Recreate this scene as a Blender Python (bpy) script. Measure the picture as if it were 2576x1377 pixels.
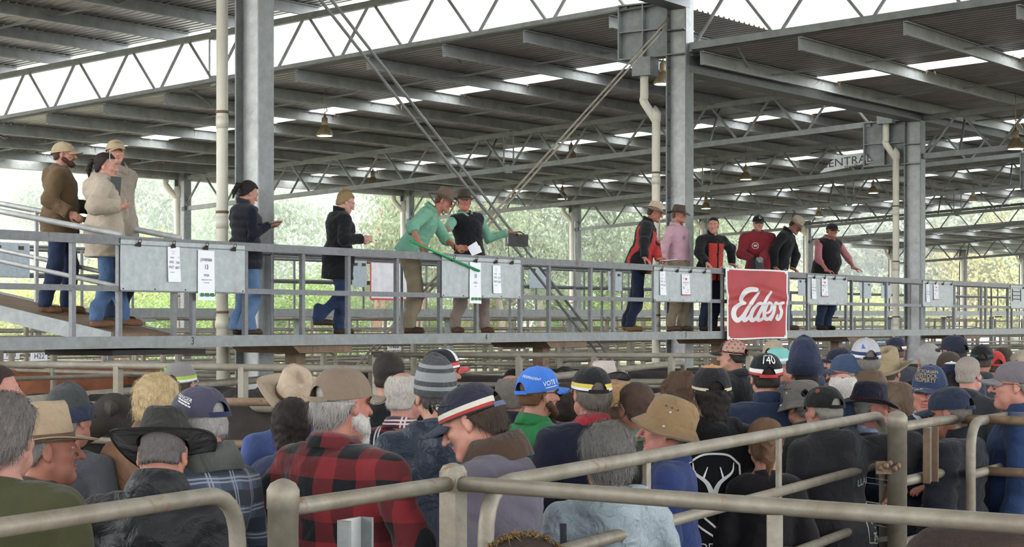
import bpy, math, random
import numpy as np
from mathutils import Vector, Matrix

# ---------------------------------------------------------------- scene, camera, light
SCN = bpy.context.scene
COL = SCN.collection
for _o in list(bpy.data.objects):
    bpy.data.objects.remove(_o)
random.seed(7)
RNG = np.random.default_rng(7)

MIST = 0.0055
W_PX, H_PX, F_PX, HOR = 2576, 1377, 4500.0, 812.0
CZ = 1.95                                   # camera height above the yard floor
cam = bpy.data.cameras.new('camera')
cam.sensor_width = 36.0
cam.lens = F_PX / W_PX * 36.0
cam.shift_y = (HOR - H_PX / 2) / W_PX
cam.clip_start, cam.clip_end = 0.1, 2000
camo = bpy.data.objects.new('camera', cam)
camo.location = (0, 0, CZ)
camo.rotation_euler = (math.pi / 2, 0, 0)
COL.objects.link(camo)
SCN.camera = camo

world = bpy.data.worlds.new('overcast_sky')
SCN.world = world
world.use_nodes = True
wn = world.node_tree.nodes
wn['Background'].inputs[0].default_value = (0.95, 0.975, 1.0, 1)
wn['Background'].inputs[1].default_value = 3.2
SCN.view_settings.view_transform = 'Standard'
SCN.view_settings.look = 'None'
SCN.view_settings.gamma = 1.0
SCN.view_settings.use_curve_mapping = False
SCN.view_settings.exposure = 1.2
SCN.cycles.max_bounces = 8
SCN.cycles.diffuse_bounces = 5
SCN.cycles.transparent_max_bounces = 12
SCN.cycles.volume_bounces = 1
SCN.cycles.caustics_reflective = False
SCN.cycles.caustics_refractive = False

# ---------------------------------------------------------------- frame of the shed: t along the walkway, b across it
_a = math.atan((4350 - 1288) / F_PX)
A2 = np.array([math.sin(_a), math.cos(_a)])
B2 = np.array([-A2[1], A2[0]])
_Y0 = F_PX / 283.3
RAIL0 = np.array([-1288 / F_PX * _Y0, _Y0])
C0 = RAIL0 + 1.28 * B2
AV, BV, ZV = Vector((A2[0], A2[1], 0)), Vector((B2[0], B2[1], 0)), Vector((0, 0, 1))
T0, SP, BFAR, BRAIL, DECK = 4.714, 10.05, 21.0, -1.28, -0.131


def P(t, b, h):
    """point of the shed: t along, b across, h above eye level"""
    q = C0 + A2 * t + B2 * b
    return Vector((q[0], q[1], h + CZ))


def at(x, y, Y):
    """point seen at pixel x, y at distance Y"""
    return Vector(((x - 1288) / F_PX * Y, Y, CZ - (y - HOR) / F_PX * Y))


def t_at(x, b):
    r = (x - 1288) / F_PX
    q = C0 + B2 * b
    return -(q[0] - r * q[1]) / (A2[0] - r * A2[1])


def b_at(x, t):
    r = (x - 1288) / F_PX
    q = C0 + A2 * t
    return -(q[0] - r * q[1]) / (B2[0] - r * B2[1])


def tb(p):
    d = np.array([p[0], p[1]]) - C0
    return float(d @ A2), float(d @ B2)


# ---------------------------------------------------------------- materials
def lin(c):
    if isinstance(c, str):
        c = c.lstrip('#')
        c = [int(c[i:i + 2], 16) / 255 for i in (0, 2, 4)]
    return tuple((x / 12.92 if x <= 0.04045 else ((x + 0.055) / 1.055) ** 2.4) for x in c)


_MATS = {}


def _base(name):
    m = bpy.data.materials.new(name)
    m.use_nodes = True
    nt = m.node_tree
    return m, nt, nt.nodes, nt.links, nt.nodes['Principled BSDF']


def _mix(nt, fac, a, b):
    n = nt.nodes.new('ShaderNodeMix')
    n.data_type = 'RGBA'
    for i, v in ((0, fac), (6, a), (7, b)):
        if hasattr(v, 'links') or isinstance(v, bpy.types.NodeSocket):
            nt.links.new(v, n.inputs[i])
        else:
            n.inputs[i].default_value = v if i == 0 else (*v, 1)
    return n.outputs[2]


def _noise(nt, scale, detail=4, rough=0.55, vec=None, dist=0.0):
    n = nt.nodes.new('ShaderNodeTexNoise')
    n.inputs['Scale'].default_value = scale
    n.inputs['Detail'].default_value = detail
    n.inputs['Roughness'].default_value = rough
    n.inputs['Distortion'].default_value = dist
    if vec is not None:
        nt.links.new(vec, n.inputs['Vector'])
    return n.outputs[0]


def _ramp(nt, val, a, b):
    n = nt.nodes.new('ShaderNodeMapRange')
    n.inputs[1].default_value, n.inputs[2].default_value = a, b
    nt.links.new(val, n.inputs[0])
    return n.outputs[0]


def _obj(nt, sx=1, sy=1, sz=1):
    t = nt.nodes.new('ShaderNodeTexCoord')
    m = nt.nodes.new('ShaderNodeMapping')
    m.inputs['Scale'].default_value = (sx, sy, sz)
    nt.links.new(t.outputs['Object'], m.inputs[0])
    return m.outputs[0]


def _math(nt, op, a, b=None):
    n = nt.nodes.new('ShaderNodeMath')
    n.operation = op
    for i, v in enumerate((a, b)):
        if v is None:
            continue
        if isinstance(v, bpy.types.NodeSocket):
            nt.links.new(v, n.inputs[i])
        else:
            n.inputs[i].default_value = v
    return n.outputs[0]


def _bump(nt, bs, h, strength, dist):
    n = nt.nodes.new('ShaderNodeBump')
    n.inputs['Strength'].default_value = strength
    n.inputs['Distance'].default_value = dist
    nt.links.new(h, n.inputs['Height'])
    nt.links.new(n.outputs[0], bs.inputs['Normal'])


def plain(c, rough=0.6, metal=0.0, var=0.12, scale=6.0, key=None):
    k = ('plain', c, rough, metal, var, scale)
    if k in _MATS:
        return _MATS[k]
    m, nt, N, L, bs = _base(key or 'surface')
    c1 = lin(c)
    v = _obj(nt)
    f = _noise(nt, scale, 5, 0.6, v)
    f = _ramp(nt, f, 0.3, 0.7)
    L.new(_mix(nt, f, tuple(x * (1 - var) for x in c1), tuple(min(1, x * (1 + var)) for x in c1)), bs.inputs['Base Color'])
    bs.inputs['Roughness'].default_value = rough
    bs.inputs['Metallic'].default_value = metal
    _MATS[k] = m
    return m


def steel(c='#9a9c9c', dirt='#6b6357', amount=0.35, rough=0.55, metal=0.35, scale=3.0, rust=None):
    k = ('steel', c, dirt, amount, rough, metal, scale, rust)
    if k in _MATS:
        return _MATS[k]
    m, nt, N, L, bs = _base('galvanised_steel')
    v = _obj(nt)
    c1, d1 = lin(c), lin(dirt)
    n1 = _ramp(nt, _noise(nt, scale * 5, 4, 0.65, v), 0.35, 0.7)
    base = _mix(nt, n1, tuple(x * 0.84 for x in c1), tuple(min(1, x * 1.12) for x in c1))
    n2 = _ramp(nt, _noise(nt, scale, 6, 0.7, v, 0.6), 0.62 - amount * 0.35, 0.82)
    base = _mix(nt, n2, base, d1) if amount else base
    if rust:
        n3 = _ramp(nt, _noise(nt, scale * 1.7, 7, 0.75, v, 1.0), 0.60, 0.68)
        base = _mix(nt, n3, base, lin(rust))
    L.new(base, bs.inputs['Base Color'])
    bs.inputs['Roughness'].default_value = rough
    bs.inputs['Metallic'].default_value = metal
    _bump(nt, bs, _noise(nt, scale * 14, 3, 0.6, v), 0.12, 0.01)
    _MATS[k] = m
    return m


def muted(c, q=.14, g=.82):
    y = .3 * c[0] + .55 * c[1] + .15 * c[2]
    return tuple((x * (1 - q) + y * q) * g for x in c)


def fabric(c, rough=0.9, var=0.16, weave=260, fold=12.0, sheen=0.1, key='cloth'):
    k = ('fabric', c, rough, var, weave, fold, sheen)
    if k in _MATS:
        return _MATS[k]
    m, nt, N, L, bs = _base(key)
    v = _obj(nt)
    c1 = muted(lin(c))
    n1 = _ramp(nt, _noise(nt, 5, 5, 0.6, v), 0.3, 0.7)
    L.new(_mix(nt, n1, tuple(x * (1 - var) for x in c1), tuple(min(1, x * (1 + var)) for x in c1)), bs.inputs['Base Color'])
    bs.inputs['Roughness'].default_value = rough
    bs.inputs['Sheen Weight'].default_value = sheen
    bs.inputs['Specular IOR Level'].default_value = 0.25
    h = _math(nt, 'ADD', _math(nt, 'MULTIPLY', _noise(nt, fold, 3, 0.5, v, 0.8), 1.0), _math(nt, 'MULTIPLY', _noise(nt, weave, 2, 0.5, v), 0.06))
    _bump(nt, bs, h, 0.8, 0.03)
    _MATS[k] = m
    return m


def plaid(base, dark, sx=0.09, mode='buffalo', line=None, key='plaid_cloth'):
    k = ('plaid', base, dark, sx, mode, line)
    if k in _MATS:
        return _MATS[k]
    m, nt, N, L, bs = _base(key)
    v = _obj(nt)
    # gentle warp so that the checks follow the folds
    wn_ = nt.nodes.new('ShaderNodeTexNoise')
    wn_.inputs['Scale'].default_value = 3.0
    L.new(v, wn_.inputs['Vector'])
    vm = nt.nodes.new('ShaderNodeVectorMath')
    vm.operation = 'MULTIPLY_ADD'
    L.new(wn_.outputs[1], vm.inputs[0])
    vm.inputs[1].default_value = (0.05, 0.05, 0.05)
    L.new(v, vm.inputs[2])
    sp = nt.nodes.new('ShaderNodeSeparateXYZ')
    L.new(vm.outputs[0], sp.inputs[0])

    def band(s, width, off=0.0):
        x = _math(nt, 'FRACT', _math(nt, 'ADD', _math(nt, 'DIVIDE', s, sx), off + 100.0))
        return _math(nt, 'LESS_THAN', x, width)
    b1, b2 = band(sp.outputs[0], 0.5), band(sp.outputs[2], 0.5)
    cb, cd = muted(lin(base)), lin(dark)
    mid = tuple(0.5 * x + 0.5 * y for x, y in zip(cb, cd))
    if mode == 'buffalo':
        s = _math(nt, 'ADD', b1, b2)
        c = _mix(nt, _math(nt, 'MINIMUM', s, 1.0), cb, mid)
        c = _mix(nt, _math(nt, 'MAXIMUM', _math(nt, 'SUBTRACT', s, 1.0), 0.0), c, cd)
    else:
        c = _mix(nt, b1, cb, mid)
        c = _mix(nt, b2, c, cd)
        lc = lin(line)
        for so in (sp.outputs[0], sp.outputs[2]):
            for off in (0.12, 0.24):
                c = _mix(nt, _math(nt, 'MULTIPLY', band(so, 0.06, off), 0.85), c, lc)
    L.new(c, bs.inputs['Base Color'])
    bs.inputs['Roughness'].default_value = 0.92
    bs.inputs['Sheen Weight'].default_value = 0.15
    bs.inputs['Specular IOR Level'].default_value = 0.2
    h = _math(nt, 'ADD', _noise(nt, 8, 3, 0.5, v, 0.8), _math(nt, 'MULTIPLY', _noise(nt, 240, 2, 0.5, v), 0.06))
    _bump(nt, bs, h, 0.5, 0.03)
    _MATS[k] = m
    return m


def skin(c='#c58f78'):
    k = ('skin', c)
    if k in _MATS:
        return _MATS[k]
    m, nt, N, L, bs = _base('skin')
    v = _obj(nt)
    c1 = muted(lin(c), .16, .86)
    red = (c1[0] * .96, c1[1] * 0.76, c1[2] * 0.72)
    n = _ramp(nt, _noise(nt, 22, 5, 0.6, v), 0.40, 0.78)
    L.new(_mix(nt, n, c1, red), bs.inputs['Base Color'])
    bs.inputs['Roughness'].default_value = 0.6
    bs.inputs['Specular IOR Level'].default_value = 0.3
    bs.inputs['Subsurface Weight'].default_value = 0.05
    bs.inputs['Subsurface Radius'].default_value = (0.02, 0.008, 0.004)
    _bump(nt, bs, _noise(nt, 140, 3, 0.6, v), 0.15, 0.004)
    _MATS[k] = m
    return m


def hairmat(c, light=1.5, streak=1.0):
    k = ('hair', c, light)
    if k in _MATS:
        return _MATS[k]
    m, nt, N, L, bs = _base('hair')
    v = _obj(nt, 60, 60, 14)
    c1 = lin(c)
    n = _ramp(nt, _noise(nt, 3.0, 4, 0.7, v, 1.2), 0.3, 0.72)
    L.new(_mix(nt, n, tuple(x * 0.6 for x in c1), tuple(min(1, x * (.5 + .5 * light)) for x in c1)), bs.inputs['Base Color'])
    bs.inputs['Roughness'].default_value = 0.55
    bs.inputs['Specular IOR Level'].default_value = 0.3
    _bump(nt, bs, _noise(nt, 3.0, 4, 0.7, v, 1.2), 0.7, 0.01)
    _MATS[k] = m
    return m


# ---------------------------------------------------------------- mesh building
def raw_mesh(name, verts, polys, mats=(), midx=None, smooth=False):
    """verts Nx3, polys = list of index tuples or an Mx4 array"""
    me = bpy.data.meshes.new(name)
    V = np.asarray(verts, dtype=np.float32)
    me.vertices.add(len(V))
    me.vertices.foreach_set('co', V.ravel())
    if isinstance(polys, np.ndarray):
        n, k = polys.shape
        loops = polys.ravel().astype(np.int32)
        starts = np.arange(n, dtype=np.int32) * k
    else:
        n = len(polys)
        ln = np.fromiter((len(p) for p in polys), dtype=np.int32, count=n)
        starts = np.concatenate(([0], np.cumsum(ln)[:-1])).astype(np.int32) if n else np.zeros(0, np.int32)
        loops = np.fromiter((i for p in polys for i in p), dtype=np.int32)
    me.loops.add(len(loops))
    me.loops.foreach_set('vertex_index', loops)
    me.polygons.add(n)
    me.polygons.foreach_set('loop_start', starts)
    for m in mats:
        me.materials.append(m)
    if midx is not None:
        me.polygons.foreach_set('material_index', np.asarray(midx, dtype=np.int32))
    me.polygons.foreach_set('use_smooth', np.full(n, bool(smooth)))
    me.update(calc_edges=True)
    me.validate()
    return me


def link(name, me, parent=None, loc=None, rotz=None):
    o = bpy.data.objects.new(name, me)
    COL.objects.link(o)
    if parent is not None:
        o.parent = parent
    if loc is not None:
        o.location = loc
    if rotz is not None:
        o.rotation_euler = (0, 0, rotz)
    return o


def tag(o, label=None, cat=None, group=None, kind=None):
    for k, v in (('label', label), ('category', cat), ('group', group), ('kind', kind)):
        if v:
            o[k] = v
    return o


def thing(name, label, cat, loc=(0, 0, 0), rotz=0, group=None, kind=None):
    o = bpy.data.objects.new(name, None)
    o.empty_display_size = 0.2
    COL.objects.link(o)
    o.location = loc
    o.rotation_euler = (0, 0, rotz)
    return tag(o, label, cat, group, kind)


def frame_of(d):
    d = Vector(d).normalized()
    up = Vector((0, 0, 1)) if abs(d.z) < 0.9 else Vector((0, 1, 0))
    s = d.cross(up).normalized()
    return s, s.cross(d).normalized(), d


class MB:
    """collects shapes and links them as ONE mesh object"""

    def __init__(self, org=(0, 0, 0)):
        self.v, self.f, self.m = [], [], []
        self.org = Vector(org)

    def add(self, vs, fs, mi=0):
        n = len(self.v)
        self.v += [tuple(Vector(p) - self.org) for p in vs]
        self.f += [tuple(i + n for i in q) for q in fs]
        self.m += [mi] * len(fs)
        return self

    def box(self, c, ax, ay, az, mi=0):
        """box about c with half-axis vectors"""
        c, ax, ay, az = Vector(c), Vector(ax), Vector(ay), Vector(az)
        vs = [c + ax * i + ay * j + az * k for k in (-1, 1) for j in (-1, 1) for i in (-1, 1)]
        return self.add(vs, [(0, 2, 3, 1), (4, 5, 7, 6), (0, 1, 5, 4), (2, 6, 7, 3), (0, 4, 6, 2), (1, 3, 7, 5)], mi)

    def bar(self, p, q, w, h, up=(0, 0, 1), mi=0):
        """rectangular bar from p to q, w across and h along up"""
        p, q = Vector(p), Vector(q)
        d = (q - p)
        L = d.length
        d.normalize()
        s = d.cross(Vector(up))
        if s.length < 1e-4:
            s = d.cross(Vector((1, 0, 0)))
        s.normalize()
        u = s.cross(d).normalized()
        return self.box((p + q) / 2, d * L / 2, s * w / 2, u * h / 2, mi)

    def tube(self, pts, r, n=10, mi=0, cap=True):
        pts = [Vector(p) for p in pts]
        rs = r if isinstance(r, (list, tuple)) else [r] * len(pts)
        vs, fs = [], []
        s0 = None
        for i, p in enumerate(pts):
            d = (pts[min(i + 1, len(pts) - 1)] - pts[max(i - 1, 0)])
            if d.length < 1e-9:
                d = Vector((0, 0, 1))
            d.normalize()
            if s0 is None:
                s0, u, _ = frame_of(d)
            else:
                s0 = (s0 - d * s0.dot(d)).normalized()
                u = s0.cross(d)
            for k in range(n):
                a = 2 * math.pi * k / n
                vs.append(p + (s0 * math.cos(a) + u * math.sin(a)) * rs[i])
        for i in range(len(pts) - 1):
            for k in range(n):
                a, b = i * n + k, i * n + (k + 1) % n
                fs.append((a, b, b + n, a + n))
        if cap:
            fs.append(tuple(range(n - 1, -1, -1)))
            fs.append(tuple((len(pts) - 1) * n + k for k in range(n)))
        return self.add(vs, fs, mi)

    def lathe(self, c, prof, n=20, mi=0, axis=(0, 0, 1)):
        """profile of (radius, height) about axis through c"""
        d = Vector(axis).normalized()
        s, u, _ = frame_of(d)
        c = Vector(c)
        vs, fs = [], []
        for r, h in prof:
            for k in range(n):
                a = 2 * math.pi * k / n
                vs.append(c + d * h + (s * math.cos(a) + u * math.sin(a)) * r)
        for i in range(len(prof) - 1):
            for k in range(n):
                a, b = i * n + k, i * n + (k + 1) % n
                fs.append((a, b, b + n, a + n))
        fs.append(tuple(range(n - 1, -1, -1)))
        fs.append(tuple((len(prof) - 1) * n + k for k in range(n)))
        return self.add(vs, fs, mi)

    def prism(self, outline, d, mi=0):
        """closed outline of points, extruded by vector d"""
        n = len(outline)
        d = Vector(d)
        vs = [Vector(p) for p in outline] + [Vector(p) + d for p in outline]
        fs = [tuple(range(n - 1, -1, -1)), tuple(range(n, 2 * n))] + [(i, (i + 1) % n, (i + 1) % n + n, i + n) for i in range(n)]
        return self.add(vs, fs, mi)

    def mesh(self, name, mats, smooth=False):
        return raw_mesh(name, self.v, self.f, mats if isinstance(mats, (list, tuple)) else [mats], self.m, smooth)

    def build(self, name, mats, parent=None, smooth=False, loc=None):
        return link(name, self.mesh(name, mats, smooth), parent, loc)


def bend(p0, corner, p1, r, n=6):
    """points of a bent tube p0 -> corner -> p1 with a rounded corner"""
    p0, c, p1 = Vector(p0), Vector(corner), Vector(p1)
    a, b = (p0 - c).normalized(), (p1 - c).normalized()
    out = [p0]
    for i in range(n + 1):
        s = i / n
        q = (c + a * r) * (1 - s) ** 2 + c * 2 * s * (1 - s) + (c + b * r) * s * s
        out.append(q)
    out.append(p1)
    return out


def smoothline(pts, n=6):
    """Catmull-Rom through points (any dimension)"""
    p = [np.asarray(q, float) for q in pts]
    p = [2 * p[0] - p[1]] + p + [2 * p[-1] - p[-2]]
    out = []
    for i in range(1, len(p) - 2):
        for k in range(n):
            s = k / n
            out.append(0.5 * ((2 * p[i]) + (-p[i - 1] + p[i + 1]) * s + (2 * p[i - 1] - 5 * p[i] + 4 * p[i + 1] - p[i + 2]) * s * s + (-p[i - 1] + 3 * p[i] - 3 * p[i + 1] + p[i + 2]) * s ** 3))
    out.append(p[-2])
    return out


_FONT = {}


def text_mesh(s, size, align='CENTER'):
    """vertices (n,2) and triangles/polys of a line of lettering, from the built-in font"""
    k = (s, size, align)
    if k not in _FONT:
        c = bpy.data.curves.new('lettering', 'FONT')
        c.body = s
        c.size = size
        c.align_x = align
        c.align_y = 'CENTER'
        c.resolution_u = 3
        o = bpy.data.objects.new('lettering', c)
        COL.objects.link(o)
        dg = bpy.context.evaluated_depsgraph_get()
        me = bpy.data.meshes.new_from_object(o.evaluated_get(dg))
        vs = np.array([v.co[:] for v in me.vertices]).reshape(-1, 3)
        fs = [tuple(p.vertices) for p in me.polygons]
        bpy.data.objects.remove(o)
        bpy.data.curves.remove(c)
        bpy.data.meshes.remove(me)
        _FONT[k] = (vs, fs)
    return _FONT[k]


def lettering(s, size, org, ux, uy, mat, parent, name='lettering', stretch=1.0, align='CENTER', base=(0, 0, 0)):
    vs, fs = text_mesh(s, size, align)
    org, ux, uy = Vector(org) - Vector(base), Vector(ux), Vector(uy)
    V = [org + ux * (v[0] * stretch) + uy * v[1] for v in vs]
    return link(name, raw_mesh(name, [tuple(v) for v in V], fs, [mat]), parent)


M_GALV = steel('#7b7f7f', '#66625a', 0.25, 0.5, 0.4, 2.0)
M_GALV_PALE = steel('#b0b2b0', '#7d7a72', 0.25, 0.5, 0.35, 1.6)
M_RAIL = steel('#6c6e70', '#57544e', 0.3, 0.5, 0.4, 3.0, '#5d4434')
M_PIPE = steel('#8f897b', '#6a5d4a', 0.6, 0.55, 0.25, 3.5, '#7d5a3c')
M_PIPE_FAR = steel('#8d877a', '#6e604d', 0.5, 0.6, 0.25, 1.6)
M_RUSTY = steel('#85705a', '#5e4632', 0.8, 0.7, 0.2, 4.0, '#4f3826')
M_PURLIN = steel('#a3a6a6', '#85837f', 0.2, 0.55, 0.3, 0.8)
M_ROOF = steel('#a3a29e', '#8a857e', 0.25, 0.36, 0.75, 0.5)
M_TRUSS = steel('#8b8d8c', '#6f6c66', 0.3, 0.55, 0.35, 1.2)
M_PVC = plain('#cdc8b8', 0.45, 0, 0.10, 2.0)
M_BLACK = plain('#17181a', 0.5)
M_RUBBER = plain('#2a2622', 0.85)
M_PAPER = plain('#eef0f6', 0.85, 0, 0.02)
M_INK = plain('#2a2a30', 0.9)
M_CLIP = steel('#4d453b', '#33291f', 0.6, 0.6, 0.5, 20)
# ---------------------------------------------------------------- roof, trusses, columns
TK = [T0 + SP * k for k in range(-2, 9)]            # truss / column lines along the walkway (index 2 is the first column)


def tk(k):
    return T0 + SP * k


def lift(t):
    return 0.015 * max(-20.0, (t - tk(1)))


def R_far(t, b):
    base = 5.16 - 0.0535 * b + lift(t)
    if t < tk(1):
        return 6.35 - 0.0535 * b
    if t > tk(6):
        return base - 0.95
    return base


def R_near(t, b):
    if t < tk(1):
        return 5.50 - 0.05 * b
    return 4.33 - 0.046 * b + lift(t)


RIB = [(0.0, 0.0), (0.03, 0.03), (0.055, 0.03), (0.085, 0.0)]   # one rib of the sheeting, pitch 0.19


def rib_sheet(t0, t1, b0, b1, R, tm):
    xs = []
    t = t0
    while t < t1 - 1e-4:
        for dx, dz in RIB:
            if t + dx < t1:
                xs.append((t + dx, dz))
        t += 0.19
    xs.append((t1, 0.0))
    vs, fs = [], []
    nb = 3
    for j in range(nb):
        b = b0 + (b1 - b0) * j / (nb - 1)
        for t, dz in xs:
            vs.append(P(t, b, R(tm, b) + dz + 0.015 * (t - tm)))
    n = len(xs)
    for j in range(nb - 1):
        for i in range(n - 1):
            fs.append((j * n + i, j * n + i + 1, (j + 1) * n + i + 1, (j + 1) * n + i))
    return vs, fs


M_SKY = bpy.data.materials.new('translucent_sheet')
M_SKY.use_nodes = True
_n = M_SKY.node_tree
_n.nodes.remove(_n.nodes['Principled BSDF'])
_tr, _tl, _mx = _n.nodes.new('ShaderNodeBsdfTransparent'), _n.nodes.new('ShaderNodeBsdfTranslucent'), _n.nodes.new('ShaderNodeMixShader')
_tr.inputs[0].default_value = (0.95, 0.97, 0.97, 1)
_tl.inputs[0].default_value = (0.92, 0.92, 0.88, 1)
_mx.inputs[0].default_value = 0.45
_n.links.new(_tr.outputs[0], _mx.inputs[1])
_n.links.new(_tl.outputs[0], _mx.inputs[2])
_n.links.new(_mx.outputs[0], _n.nodes['Material Output'].inputs[0])

# purlins share one mesh: a lipped channel one bay long
PD = 0.215


def purlin_mesh(length):
    m = MB()
    prof = [(0, 0), (0.065, 0), (0.065, -0.018), (0.004, -0.018), (0.004, -PD + 0.018), (0.065, -PD + 0.018), (0.065, -PD), (0, -PD)]
    prof = [(0, 0), (0.07, 0), (0.07, -0.02), (0.006, -0.006), (0.006, -PD + 0.006), (0.07, -PD + 0.02), (0.07, -PD), (0, -PD)]
    out = [-BV * x + ZV * (z) for x, z in prof]
    m.prism(out, AV * length + ZV * 0.015 * length)
    return m.mesh('purlin', [M_PURLIN])


PUR = purlin_mesh(SP)
PUR_LONG = purlin_mesh(SP + 0.7)
_rod = MB()
_rod.bar((0, 0, 0), tuple(BV * 1.71 - ZV * 0.09), 0.03, 0.03)
ROD = _rod.mesh('bridging_rod', [M_PURLIN])
PB = 1.71
SKY_OFF = 4.75
M_NEST = hairmat('#7a5c36', 1.5)


def roof_bay(k, b0, b1, R, far=True):
    ta, tb_ = tk(k), tk(k + 1)
    tm = (ta + tb_) / 2
    over = 0.7 if (k == 0 and far) else 0.0
    r = tag(link('roof', raw_mesh('roof', *rib_sheet(ta - (0.12 if k == 1 and far else 0), ta + SKY_OFF - 0.42, b0, b1, R, tm), mats=[M_ROOF])), kind='structure')
    s2 = raw_mesh('roof_sheet', *rib_sheet(ta + SKY_OFF + 0.42, tb_ + over, b0, b1, R, tm), mats=[M_ROOF])
    link('roof_sheet', s2, r)
    sk = raw_mesh('skylight', *rib_sheet(ta + SKY_OFF - 0.42, ta + SKY_OFF + 0.42, b0, b1, R, tm), mats=[M_SKY])
    link('skylight', sk, r)
    if (far and 1 <= k <= 3) or (not far and k in (1, 2)):
        sb, q = MB(P(ta + SKY_OFF, b0, R(tm, b0))), 0
        bb = 1.33 if far else -0.37
        while b0 < bb < b1:
            for _ in range(26):
                tq = ta + SKY_OFF + random.choice((-.40, .40)) + random.gauss(0, .05)
                p = P(tq, bb + random.uniform(-.25, .12), R(tm, bb) + 0.015 * (tq - tm) - random.uniform(0, .05))
                e = p + Vector((random.gauss(0, .10), random.gauss(0, .10), -abs(random.gauss(0, .07))))
                w = Vector((.006, .004, 0))
                sb.add([p - w, p + w, e + w * .5, e - w * .5], [(0, 1, 2, 3)])
            bb += PB if far else -PB
        so = link('nest_straw', sb.mesh('nest_straw', [M_NEST]), r, sb.org)
        so['kind'] = 'stuff'
    b = 1.33 if far else -0.37
    sg = 1 if far else -1
    i = 0
    while (b < b1 - 0.1) if far else (b > b0 + 0.1):
        h = R(tm, b) - 0.005 - 0.015 * (tm - ta)
        link('purlin', PUR_LONG if over else PUR, r, P(ta, b, h))
        if i:
            bb = b - PB if far else b
            for q in (2.6, 7.2):
                link('bridging_rod', ROD, r, P(ta + q, bb, R(tm, bb) - 0.12 + 0.015 * (ta + q - tm)))
        b += sg * PB
        i += 1
    return r


for k in range(-1, 10):
    roof_bay(k, 0.15, BFAR + 0.5, R_far, True)
for k in range(-2, 7):
    roof_bay(k, -24.0, -0.1, R_near, False)
# unseen shed roof added behind and beside the camera to darken the crowd
for k in range(-4, 7):
    for b0, b1 in ((-24.0, -0.1), (-34.0, -24.2)):
        if k >= -2 and b0 > -30:
            continue
        ta = tk(k)
        tag(link('roof', raw_mesh('roof', [P(ta, b0, R_near(ta + 5, b0)), P(ta + SP, b0, R_near(ta + 5, b0)), P(ta + SP, b1, R_near(ta + 5, b1)), P(ta, b1, R_near(ta + 5, b1))], [(0, 1, 2, 3)], [M_ROOF])), kind='structure')


def truss(k, b0, b1, top, bot, label=None, node=1.55, sign=False):
    """open web truss: two chords, zigzag webs, end posts"""
    t = tk(k)
    r = tag(link('roof_truss', MB().bar(P(t, b0, bot(b0)), P(t, b1, bot(b1)), 0.10, 0.115).mesh('bottom_chord', [M_TRUSS])), kind='structure')
    MB().bar(P(t, b0, top(b0)), P(t, b1, top(b1)), 0.10, 0.115).build('top_chord', M_TRUSS, r)
    n = max(2, int(round((b1 - b0) / node)))
    w = (b1 - b0) / n
    for i in range(n):
        ba, bm, bb = b0 + w * i, b0 + w * (i + .5), b0 + w * (i + 1)
        for q, s in ((ba, bm), (bb, bm)):
            d = 0.05 if s > q else -0.05
            MB().tube([P(t, q + d, bot(q)), P(t, s - d, top(s))], 0.030, 8).build('web', M_TRUSS, r)
        if i % 4 == 2:
            MB().tube([P(t, bm, bot(bm)), P(t + 0.9, bm + 0.2, R_far(t + 0.2, bm) - 0.2 if b0 > 0 else R_near(t + .2, bm) - 0.2)], 0.028, 6).build('fly_brace', M_TRUSS, r)
    bc = b0 + w * (n // 2)
    for d in (-0.14, 0.14):
        MB().bar(P(t, bc + d, bot(bc)), P(t, bc + d, top(bc)), 0.03, 0.03, BV).build('splice_post', M_TRUSS, r)
    for f in (top, bot):
        MB().box(P(t, bc, f(bc)), BV * 0.07, AV * 0.055, ZV * 0.10).build('splice_plate', M_TRUSS, r)
    return r


truss(1, 0.95, BFAR, lambda b: 6.11 - 0.0535 * b, lambda b: 5.215 - 0.0536 * b)
truss(1, -23, -0.2, lambda b: 5.28 - 0.046 * b, lambda b: 4.42 - 0.046 * b)
for k in (2, 3, 4, 5):
    tr = truss(k, 0.95, BFAR, lambda b, k=k: 5.16 - 0.0535 * b + lift(tk(k)) - 0.25, lambda b, k=k: 5.16 - 0.0535 * b + lift(tk(k)) - 0.25 - 0.83)
    truss(k, -23, -0.2, lambda b, k=k: 4.33 - 0.046 * b + lift(tk(k)) - 0.25, lambda b, k=k: 4.33 - 0.046 * b + lift(tk(k)) - 1.05)
truss(6, 0.95, BFAR, lambda b: 5.16 - 0.0535 * b + lift(tk(6)) - 0.25, lambda b: 5.16 - 0.0535 * b + lift(tk(6)) - 1.08)
truss(7, 0.95, BFAR, lambda b: 4.0 - 0.0535 * b + lift(tk(7)), lambda b: 3.2 - 0.0535 * b + lift(tk(7)))

# box gutter along the column line
for k in range(-1, 6):
    g0, g1 = tk(k), tk(k + 1)
    z0, z1 = (4.02 + lift(g0), 4.02 + lift(g1)) if k > 0 else (5.05, 5.05)
    m = MB()
    m.bar(P(g0, -0.02, z0 + .13), P(g1, -0.02, z1 + .13), 0.34, 0.26)
    gt = tag(link('beam', m.mesh('beam', [M_RAIL])), kind='structure')
    m = MB()
    m.bar(P(g0, -0.02, z0 + .275), P(g1, -0.02, z1 + .275), 0.44, 0.03)
    m.build('flange', M_RAIL, gt)


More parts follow.
